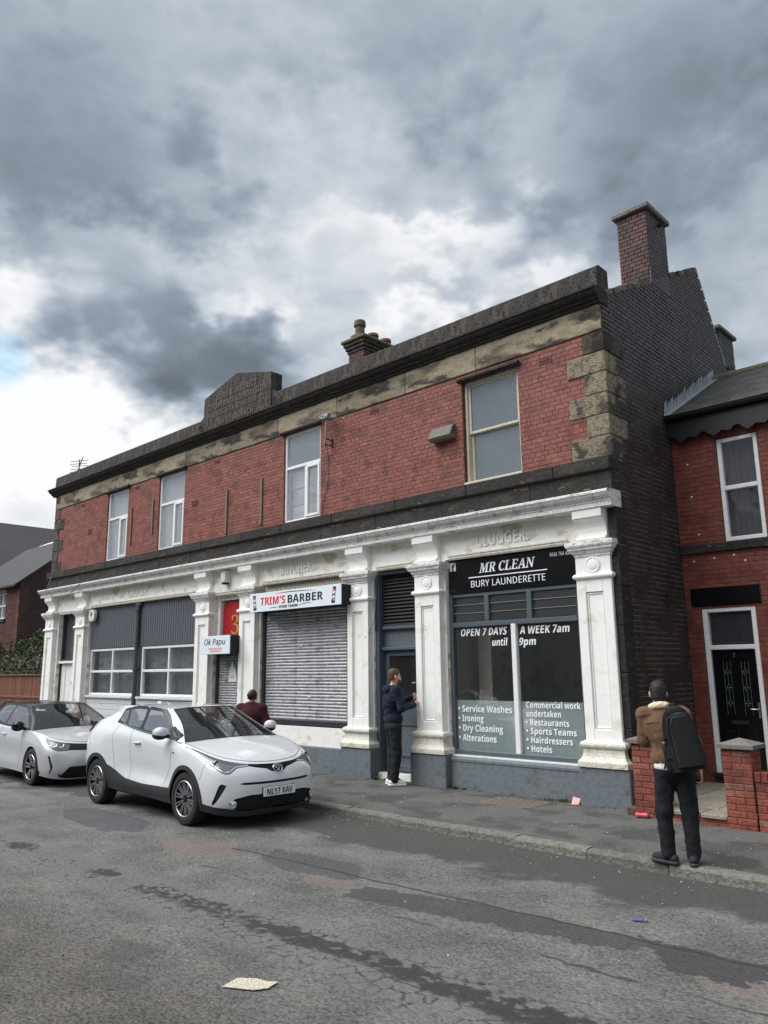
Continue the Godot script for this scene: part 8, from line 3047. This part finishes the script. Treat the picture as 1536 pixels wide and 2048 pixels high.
func man_with_backpack() -> void:
	var at := Vector3(-3.385, PAVE, -7.60)
	var turn := 0.41
	var P := thing("person", "person in brown suede jacket and black trousers standing at the kerb seen from behind", "person", at, turn)
	var J := {
		"pelvis": Vector3(0.035, 0.90, 0.0), "chest": Vector3(-0.005, 1.20, 0.0), "neck": Vector3(-0.030, 1.42, 0.0), "head": Vector3(-0.050, 1.572, -0.025), "look": Basis(Vector3.RIGHT, -0.18) * Basis(Vector3.UP, 0.05), "hs": 0.98,
		"arms": [[Vector3(-0.200, 1.375, 0.0), Vector3(-0.215, 1.12, -0.07), Vector3(-0.06, 1.16, -0.27)], [Vector3(0.160, 1.375, 0.0), Vector3(0.245, 1.10, 0.0), Vector3(0.272, 0.845, -0.035)]],
		"legs": [[Vector3(-0.045, 0.845, 0.0), Vector3(-0.085, 0.47, 0.0), Vector3(-0.068, 0.085, 0.02), Vector3(-0.215, 0.03, -0.065)], [Vector3(0.120, 0.845, 0.0), Vector3(0.152, 0.47, -0.01), Vector3(0.150, 0.085, 0.03), Vector3(0.165, 0.03, -0.16)]],
		"hands": [[Vector3(-0.06, 1.16, -0.27), Vector3(0.65, 0.3, -0.7).normalized(), Vector3(0.1, 0.9, 0.45).normalized(), -1.0, 0.55], [Vector3(0.272, 0.845, -0.035), Vector3(0.02, -0.98, -0.15).normalized(), Vector3(-0.95, 0, 0.25).normalized(), 1.0, 0.75]],
	}
	skin_body(P, J, M.skin)
	trousers(P, J, cloth(rgb8(15, 16, 22), 0.9, 0.03), 0.868, 1.06)
	var dark := plain(rgb8(34, 36, 42), 0.8)
	for l in J.legs: shoe(P, l[2], l[3], dark, plain(rgb8(62, 64, 70), 0.7))
	# white shirt hem below the jacket
	var sm := MB.new()
	sdf_into(sm, [cap(Vector3(0.035, 0.86, 0.0), Vector3(0.03, 1.0, 0.0), 0.128, 0.128), ell(Vector3(0.035, 0.88, 0.02), Vector3(0.178, 0.10, 0.125))], 0.013, 0.04, [[Vector3(0, -1, 0), -0.862], [Vector3(0, 1, 0), 0.97]])
	put("shirt_hem", sm, cloth(rgb8(206, 208, 210), 0.9), P)
	var jm := MB.new()
	var pr := [cap(Vector3(0.03, 0.95, 0.0), Vector3(0.0, 1.18, 0.0), 0.135, 0.14), cap(Vector3(-0.005, 1.15, 0.01), Vector3(-0.02, 1.36, 0.01), 0.145, 0.10), ell(Vector3(-0.015, 1.25, 0.02), Vector3(0.205, 0.17, 0.125)), ell(Vector3(0.02, 0.98, 0.01), Vector3(0.185, 0.13, 0.135))]
	for a in J.arms:
		pr.append(cap(Vector3(-0.02, 1.37, 0.0), a[0], 0.082, 0.066))
		pr.append(cap(a[0], a[1], 0.069, 0.059))
		pr.append(cap(a[1], a[1].lerp(a[2], 0.97), 0.062, 0.048))
	var suede := textured(layered(128, 128, rgb8(104, 79, 57), [[field(noise(63, 0.05, 4), 128, 128), 0.4, 0.8, rgb8(94, 71, 51), 0.8], [field(noise(64, 0.3, 2), 128, 128), 0.55, 0.8, rgb8(122, 94, 68), 0.5]]), Vector3(0.4, 0.4, 0.4), 0.95)
	suede.rim_enabled = true
	suede.rim = 0.12
	sdf_into(jm, pr, 0.0115, 0.045, [[Vector3(0, -1, 0), -0.895]], noise(62, 7.0, 3), 0.012, Vector3(1, 1.3, 1))
	put("jacket", jm, suede, P)
	# yoke seam, cuffs and waist tabs
	var sy := MB.new()
	var yk := []
	for k in 13:
		var t := k / 12.0 * 2.0 - 1.0
		yk.append(Vector3(-0.015 + t * 0.17, 1.305 - 0.012 * t * t, 0.140 - 0.035 * t * t))
	sy.tube(yk, 0.004, 5)
	put("yoke_seam", sy, cloth(rgb8(86, 60, 38)), P)
	for q in [[-0.075, 0.128], [-0.035, 0.135]]:
		put_box("waist_button", Vector3(q[0] - 0.006, 0.925, q[1]), Vector3(q[0] + 0.006, 0.937, q[1] + 0.010), M.gold, P)
	# fleece collar
	var cm := MB.new()
	var ring := []
	for k in 13:
		var a := -0.25 + (PI + 0.5) * k / 12.0
		ring.append(Vector3(-0.035 + 0.088 * cos(a), 1.452 - 0.012 * cos(a * 2.0), 0.002 + 0.078 * sin(a)))
	var cp := []
	for k in 12: cp.append(cap(ring[k], ring[k + 1], 0.030, 0.030))
	sdf_into(cm, cp, 0.008, 0.02, [], noise(65, 30.0, 2), 0.005)
	put("collar", cm, cloth(rgb8(214, 198, 168), 1.0, 0.5), P)
	hair(P, J, rgb8(26, 22, 20), 0.0, true)
	# backpack over the right shoulder
	var B := thing("backpack", "black backpack slung on the right shoulder of the brown jacket", "backpack", at, turn)
	var b := MB.new()
	var tilt := Transform3D(Basis(Vector3(0, 0, 1), 0.17), Vector3(0.165, 0.945, 0.235))
	b.xf = tilt
	var rows := []
	for k in 15:      # rounded slab, narrower at the top
		var t := k / 14.0
		rows.append(Vector3(lerpf(0.178, 0.125, pow(t, 1.6)) * sqrt(maxf(0.05, 1.0 - pow(t, 9.0) * 0.75)) * (1.0 - 0.12 * pow(1.0 - t, 5.0)), -0.065 + t * 0.575, lerpf(0.105, 0.055, pow(t, 1.5)) * (1.0 - 0.35 * pow(1.0 - t, 6.0))))
	superslab(b, rows)
	var nyl := textured(layered(64, 64, rgb8(11, 11, 14), [[field(noise(66, 0.2, 3), 64, 64), 0.5, 0.8, rgb8(18, 18, 22), 0.9]]), Vector3(0.2, 0.2, 0.2), 0.75)
	put("bag_body", b, nyl, B)
	var pk := MB.new()
	pk.xf = tilt * Transform3D(Basis.IDENTITY, Vector3(0.028, 0.02, 0.085))
	var pr2 := []
	for k in 7:
		var t := k / 6.0
		pr2.append(Vector3(lerpf(0.118, 0.095, t) * (1.0 - 0.2 * pow(t, 8.0)), -0.04 + t * 0.47, 0.045 * (1.0 - 0.45 * pow(t, 3.0))))
	superslab(pk, pr2)
	put("front_pocket", pk, nyl, B)
	var zp := MB.new()
	zp.xf = tilt
	zp.tube([Vector3(-0.10, 0.0, 0.095), Vector3(-0.105, 0.30, 0.085), Vector3(-0.08, 0.42, 0.075), Vector3(0.0, 0.46, 0.07), Vector3(0.09, 0.43, 0.07)], 0.004, 5)
	put("zip", zp, plain(rgb8(54, 56, 62), 0.4), B)
	for q in [[-0.155, 0.06, 0.12], [-0.155, 0.24, 0.12]]:
		var st := MB.new()
		st.xf = tilt
		st.tube([Vector3(q[0] - 0.02, q[1], -0.06), Vector3(q[0] - 0.026, q[1] + 0.004, 0.03), Vector3(q[0] + 0.02, q[1] + 0.01, 0.10)], 0.007, 6)
		put("compression_strap", st, nyl, B)
	var sp2 := MB.new()
	sp2.xf = tilt
	var sk := []
	for k in 6:
		var t := k / 5.0
		sk.append(Vector3(0.030 * (1.0 - 0.25 * t), -0.03 + t * 0.20, 0.062 * (1.0 - 0.2 * t)))
	sp2.xf = tilt * Transform3D(Basis.IDENTITY, Vector3(-0.165, 0.0, 0.01))
	superslab(sp2, sk)
	put("side_pocket", sp2, nyl, B)
	var zp2 := MB.new()
	zp2.xf = tilt * Transform3D(Basis.IDENTITY, Vector3(0.028, 0.02, 0.085))
	zp2.tube([Vector3(-0.10, 0.02, 0.036), Vector3(-0.095, 0.33, 0.034), Vector3(-0.06, 0.405, 0.03), Vector3(0.06, 0.405, 0.03)], 0.0035, 5)
	put("pocket_zip", zp2, plain(rgb8(60, 62, 68), 0.4), B)
	var sp := MB.new()
	for side in [[0.0, 0.12], [0.03, 0.0]]:
		pass
	ribbon(sp, [Vector3(0.075, 1.43, 0.20), Vector3(0.065, 1.475, 0.11), Vector3(0.055, 1.475, 0.02), Vector3(0.06, 1.42, -0.08), Vector3(0.085, 1.30, -0.15), Vector3(0.12, 1.15, -0.15)], 0.030, 0.012)
	put("shoulder_strap", sp, nyl, B)
	var hl := MB.new()
	hl.tube([Vector3(0.05, 1.43, 0.20), Vector3(0.06, 1.475, 0.215), Vector3(0.10, 1.475, 0.215), Vector3(0.115, 1.43, 0.20)], 0.009, 6)
	put("grab_handle", hl, nyl, B)
	var ls := MB.new()
	ribbon(ls, [Vector3(-0.025, 0.96, 0.20), Vector3(-0.04, 0.88, 0.19), Vector3(-0.045, 0.80 + 0.09, 0.18)], 0.010, 0.003)
	put("loose_strap", ls, nyl, B)
	var kb := MB.new()
	kb.bbox(Vector3(-0.045, 1.12, 0.30), Vector3(-0.02, 1.135, 0.32), 0.004)
	put("clip", kb, M.galv, B)
	# what he holds
	var Ph := thing("folded_sunglasses", "dark folded sunglasses held in the right hand of the brown jacketed person", "sunglasses", at, turn)
	var pm := MB.new()
	pm.xf = Transform3D(Basis(Vector3(0, 0, 1), 0.5) * Basis(Vector3.RIGHT, 0.3), Vector3(0.222, 0.735, -0.03))
	pm.bbox(Vector3(-0.055, -0.022, -0.010), Vector3(0.050, 0.022, 0.012), 0.009)
	put("frame", pm, M.black_gloss, Ph)
	var pg := MB.new()
	pg.xf = pm.xf
	ellipsoid(pg, Vector3(-0.045, -0.02, 0.008), Vector3(0.018, 0.014, 0.008))
	put("lens", pg, M.chrome, Ph)

func ribbon(m: MB, pts: Array, w: float, th: float) -> void:
	for k in pts.size() - 1:
		var a: Vector3 = pts[k]
		var b: Vector3 = pts[k + 1]
		var d := (b - a).normalized()
		var s := Vector3.RIGHT * w
		var u := d.cross(Vector3.RIGHT).normalized() * th * 0.5
		m.quad(a - s + u, a + s + u, b + s + u, b - s + u)
		m.quad(b - s - u, b + s - u, a + s - u, a - s - u)
		m.quad(a + s + u, a + s - u, b + s - u, b + s + u)
		m.quad(a - s - u, a - s + u, b - s + u, b - s - u)

# stacked superellipse rings: each row is (half width, height, half depth)
func superslab(m: MB, rows: Array) -> void:
	var sides := 28
	var ring := []
	for q in rows:
		var r := []
		for k in sides:
			var a := TAU * k / sides
			var c := cos(a)
			var s := sin(a)
			r.append(Vector3(signf(c) * pow(absf(c), 0.45) * q.x, q.y, signf(s) * pow(absf(s), 0.45) * q.z))
		ring.append(r)
	var k0 := m.v.size()
	for j in rows.size():
		for k in sides:
			var a := TAU * k / sides
			m.v.append(m.xf * ring[j][k]); m.n.append((m.xf.basis * Vector3(cos(a) / rows[j].x * 0.1, 0.0 if j < rows.size() - 1 else 0.6, sin(a) / rows[j].z * 0.1)).normalized()); m.c.append(m.col); m.u.append(Vector2.ZERO)
	for j in rows.size() - 1:
		for k in sides:
			var a := k0 + j * sides + k
			var b := k0 + j * sides + (k + 1) % sides
			m.i.append_array([a, b, a + sides, b, b + sides, a + sides])
	for e in [0, rows.size() - 1]:
		var c := Vector3(0, rows[e].y + (0.02 if e > 0 else -0.012), 0)
		for k in sides:
			if e > 0: m.tri(c, ring[e][(k + 1) % sides], ring[e][k])
			else: m.tri(c, ring[e][k], ring[e][(k + 1) % sides])

func hair(P: Node3D, J: Dictionary, c: Color, short: float, thin: bool) -> void:
	var b: Basis = J.look
	var h: Vector3 = J.head
	var s: float = J.get("hs", 1.0)
	var m := MB.new()
	var pr := [ell(h + b * (Vector3(0, 0.033, 0.018) * s), Vector3(0.084, 0.098, 0.100) * s, b), ell(h + b * (Vector3(0, -0.03, 0.052) * s), Vector3(0.072, 0.070, 0.056) * s, b)]
	# cut away at the face (in front of a slanting plane) and at the nape
	var fwd := b * Vector3(0, -0.45, -0.9)
	sdf_into(m, pr, 0.007, 0.02, [[fwd.normalized(), fwd.normalized().dot(h) + 0.022 * s], [b * Vector3(0, -1, 0), -(b * Vector3(0, 1, 0)).dot(h) + (0.048 if not thin else 0.085) * s]], noise(67, 40.0, 3), 0.006)
	var hm := cloth(c, 0.65, 0.05)
	put("hair", m, hm, P)

func man_at_door() -> void:
	var at := Vector3(-8.94, PAVE, -9.67)
	var turn := -0.52
	var P := thing("person", "person in navy hooded top and white trainers unlocking the grey door", "person", at, turn)
	var k := 1.06
	var J := {
		"pelvis": Vector3(0, 0.96, 0.0) , "chest": Vector3(0, 1.30, 0.01), "neck": Vector3(0, 1.55, 0.0), "head": Vector3(0.0, 1.725, -0.035), "look": Basis(Vector3.RIGHT, -0.12), "hs": 1.04,
		"arms": [[Vector3(-0.20, 1.50, 0.0), Vector3(-0.27, 1.25, -0.10), Vector3(-0.10, 1.375, -0.36)], [Vector3(0.20, 1.50, 0.0), Vector3(0.27, 1.22, -0.06), Vector3(0.10, 1.265, -0.34)]],
		"legs": [[Vector3(-0.09, 0.90, 0.0), Vector3(-0.10, 0.50, -0.03), Vector3(-0.10, 0.09, 0.02), Vector3(-0.12, 0.03, -0.17)], [Vector3(0.09, 0.90, 0.0), Vector3(0.10, 0.50, -0.02), Vector3(0.09, 0.09, 0.03), Vector3(0.11, 0.03, -0.16)]],
		"hands": [[Vector3(-0.10, 1.375, -0.36), Vector3(0.35, 0.12, -0.92).normalized(), Vector3(0.9, -0.1, 0.35).normalized(), -1.0, 0.25], [Vector3(0.10, 1.265, -0.34), Vector3(-0.25, 0.05, -0.96).normalized(), Vector3(-0.95, 0.0, 0.25).normalized(), 1.0, 0.7]],
	}
	skin_body(P, J, M.skin)
	trousers(P, J, cloth(rgb8(18, 19, 24), 0.9, 0.03), 1.03, 1.12)
	var white := plain(rgb8(226, 226, 222), 0.6)
	for l in J.legs: shoe(P, l[2], l[3], white, plain(rgb8(236, 236, 234), 0.6))
	for l in J.legs:
		var sm := MB.new()
		ellipsoid(sm, l[2] + Vector3(0, 0.012, -0.05), Vector3(0.040, 0.034, 0.05))
		put("shoe_tongue", sm, M.black_matt, P)
	var navy := cloth(rgb8(15, 25, 48), 0.95, 0.03)
	var hm := MB.new()
	var pr := [cap(Vector3(0, 1.0, 0.0), Vector3(0, 1.28, 0.01), 0.135, 0.15), ell(Vector3(0, 1.36, 0.02), Vector3(0.20, 0.18, 0.135)), cap(Vector3(0, 1.30, 0.01), Vector3(0, 1.50, 0.01), 0.15, 0.09), ell(Vector3(0, 1.04, 0), Vector3(0.18, 0.11, 0.145))]
	for a in J.arms:
		pr.append(cap(Vector3(0, 1.49, 0.0), a[0], 0.085, 0.078))
		pr.append(cap(a[0], a[1], 0.078, 0.062))
		pr.append(cap(a[1], a[1].lerp(a[2], 0.98), 0.062, 0.044))
	sdf_into(hm, pr, 0.0125, 0.045, [[Vector3(0, -1, 0), -0.965]], noise(68, 7.0, 3), 0.017, Vector3(1, 1.4, 1))
	put("hooded_top", hm, navy, P)
	var hd := MB.new()
	sdf_into(hd, [ell(Vector3(0, 1.515, 0.105), Vector3(0.115, 0.075, 0.062)), cap(Vector3(-0.085, 1.545, 0.02), Vector3(-0.05, 1.50, -0.10), 0.035, 0.025), cap(Vector3(0.085, 1.545, 0.02), Vector3(0.05, 1.50, -0.10), 0.035, 0.025), cap(Vector3(-0.085, 1.55, 0.03), Vector3(0.0, 1.53, 0.10), 0.036, 0.04), cap(Vector3(0.085, 1.55, 0.03), Vector3(0.0, 1.53, 0.10), 0.036, 0.04)], 0.010, 0.03, [], noise(69, 8.0, 2), 0.008)
	put("hood", hd, navy, P)
	hair(P, J, rgb8(78, 58, 42), 0.0, false)
	var bd := MB.new()
	sdf_into(bd, [ell(J.head + Vector3(0, -0.078, -0.055), Vector3(0.060, 0.045, 0.050))], 0.007, 0.02, [[Vector3(0, 1, 0), J.head.y - 0.052]], noise(70, 40.0, 2), 0.004)
	put("beard", bd, cloth(rgb8(110, 66, 42), 0.9), P)
	var K := thing("door_key", "small steel key held to the grey door lock", "key", at, turn)
	put_box("key_blade", Vector3(0.02, 1.262, -0.52), Vector3(0.024, 1.272, -0.46), M.chrome, K)
	put_box("key_bow", Vector3(0.018, 1.255, -0.46), Vector3(0.026, 1.28, -0.435), M.chrome, K)

func person_in_maroon() -> void:
	var at := Vector3(-11.02, PAVE, -8.35)
	var turn := 0.62
	var P := thing("person", "person in dark maroon fleece coat walking behind the white crossover car", "person", at, turn)
	var J := {
		"pelvis": Vector3(0, 0.80, 0.0), "chest": Vector3(0, 1.06, 0.01), "neck": Vector3(0, 1.26, -0.01), "head": Vector3(0.0, 1.405, -0.04), "look": Basis(Vector3.RIGHT, -0.12) * Basis(Vector3.UP, 0.35), "hs": 0.95,
		"arms": [[Vector3(-0.18, 1.21, 0.0), Vector3(-0.27, 0.98, 0.0), Vector3(-0.26, 0.76, -0.08)], [Vector3(0.18, 1.21, 0.0), Vector3(0.27, 0.98, 0.02), Vector3(0.26, 0.76, -0.05)]],
		"legs": [[Vector3(-0.09, 0.76, 0.0), Vector3(-0.10, 0.42, -0.04), Vector3(-0.10, 0.09, 0.04), Vector3(-0.11, 0.03, -0.14)], [Vector3(0.09, 0.76, 0.0), Vector3(0.10, 0.42, 0.02), Vector3(0.09, 0.09, 0.10), Vector3(0.10, 0.03, -0.08)]],
		"hands": [[Vector3(-0.26, 0.76, -0.08), Vector3(0.02, -0.97, -0.2).normalized(), Vector3(0.95, 0, -0.2).normalized(), -1.0, 0.45], [Vector3(0.26, 0.76, -0.05), Vector3(-0.02, -0.97, -0.2).normalized(), Vector3(-0.95, 0, -0.2).normalized(), 1.0, 0.45]],
	}
	skin_body(P, J, M.skin)
	trousers(P, J, cloth(rgb8(30, 30, 36), 0.9, 0.1), 0.90, 1.0)
	for l in J.legs: shoe(P, l[2], l[3], M.black_matt, M.black_matt)
	var maroon := cloth(rgb8(58, 18, 23), 1.0, 0.1)
	var cm := MB.new()
	var pr := [cap(Vector3(0, 0.72, 0.0), Vector3(0, 1.04, 0.01), 0.19, 0.17), ell(Vector3(0, 1.08, 0.02), Vector3(0.23, 0.20, 0.17)), cap(Vector3(0, 1.1, 0.01), Vector3(0, 1.28, 0.0), 0.15, 0.085)]
	for a in J.arms:
		pr.append(cap(Vector3(0, 1.20, 0.0), a[0], 0.09, 0.088))
		pr.append(cap(a[0], a[1], 0.088, 0.075))
		pr.append(cap(a[1], a[1].lerp(a[2], 0.95), 0.075, 0.058))
	sdf_into(cm, pr, 0.014, 0.05, [[Vector3(0, -1, 0), -0.66], [Vector3(0, 1, 0), 1.325]], noise(72, 6.0, 3), 0.012, Vector3(1, 1.4, 1))
	put("coat", cm, maroon, P)
	hair(P, J, rgb8(36, 24, 20), 0.0, false)
	var bn := MB.new()
	sdf_into(bn, [ell(J.head + Vector3(-0.01, 0.03, 0.085), Vector3(0.055, 0.06, 0.05))], 0.008, 0.02, [], noise(73, 30.0, 2), 0.006)
	put("hair_bun", bn, cloth(rgb8(36, 24, 20), 0.6, 0.2), P)
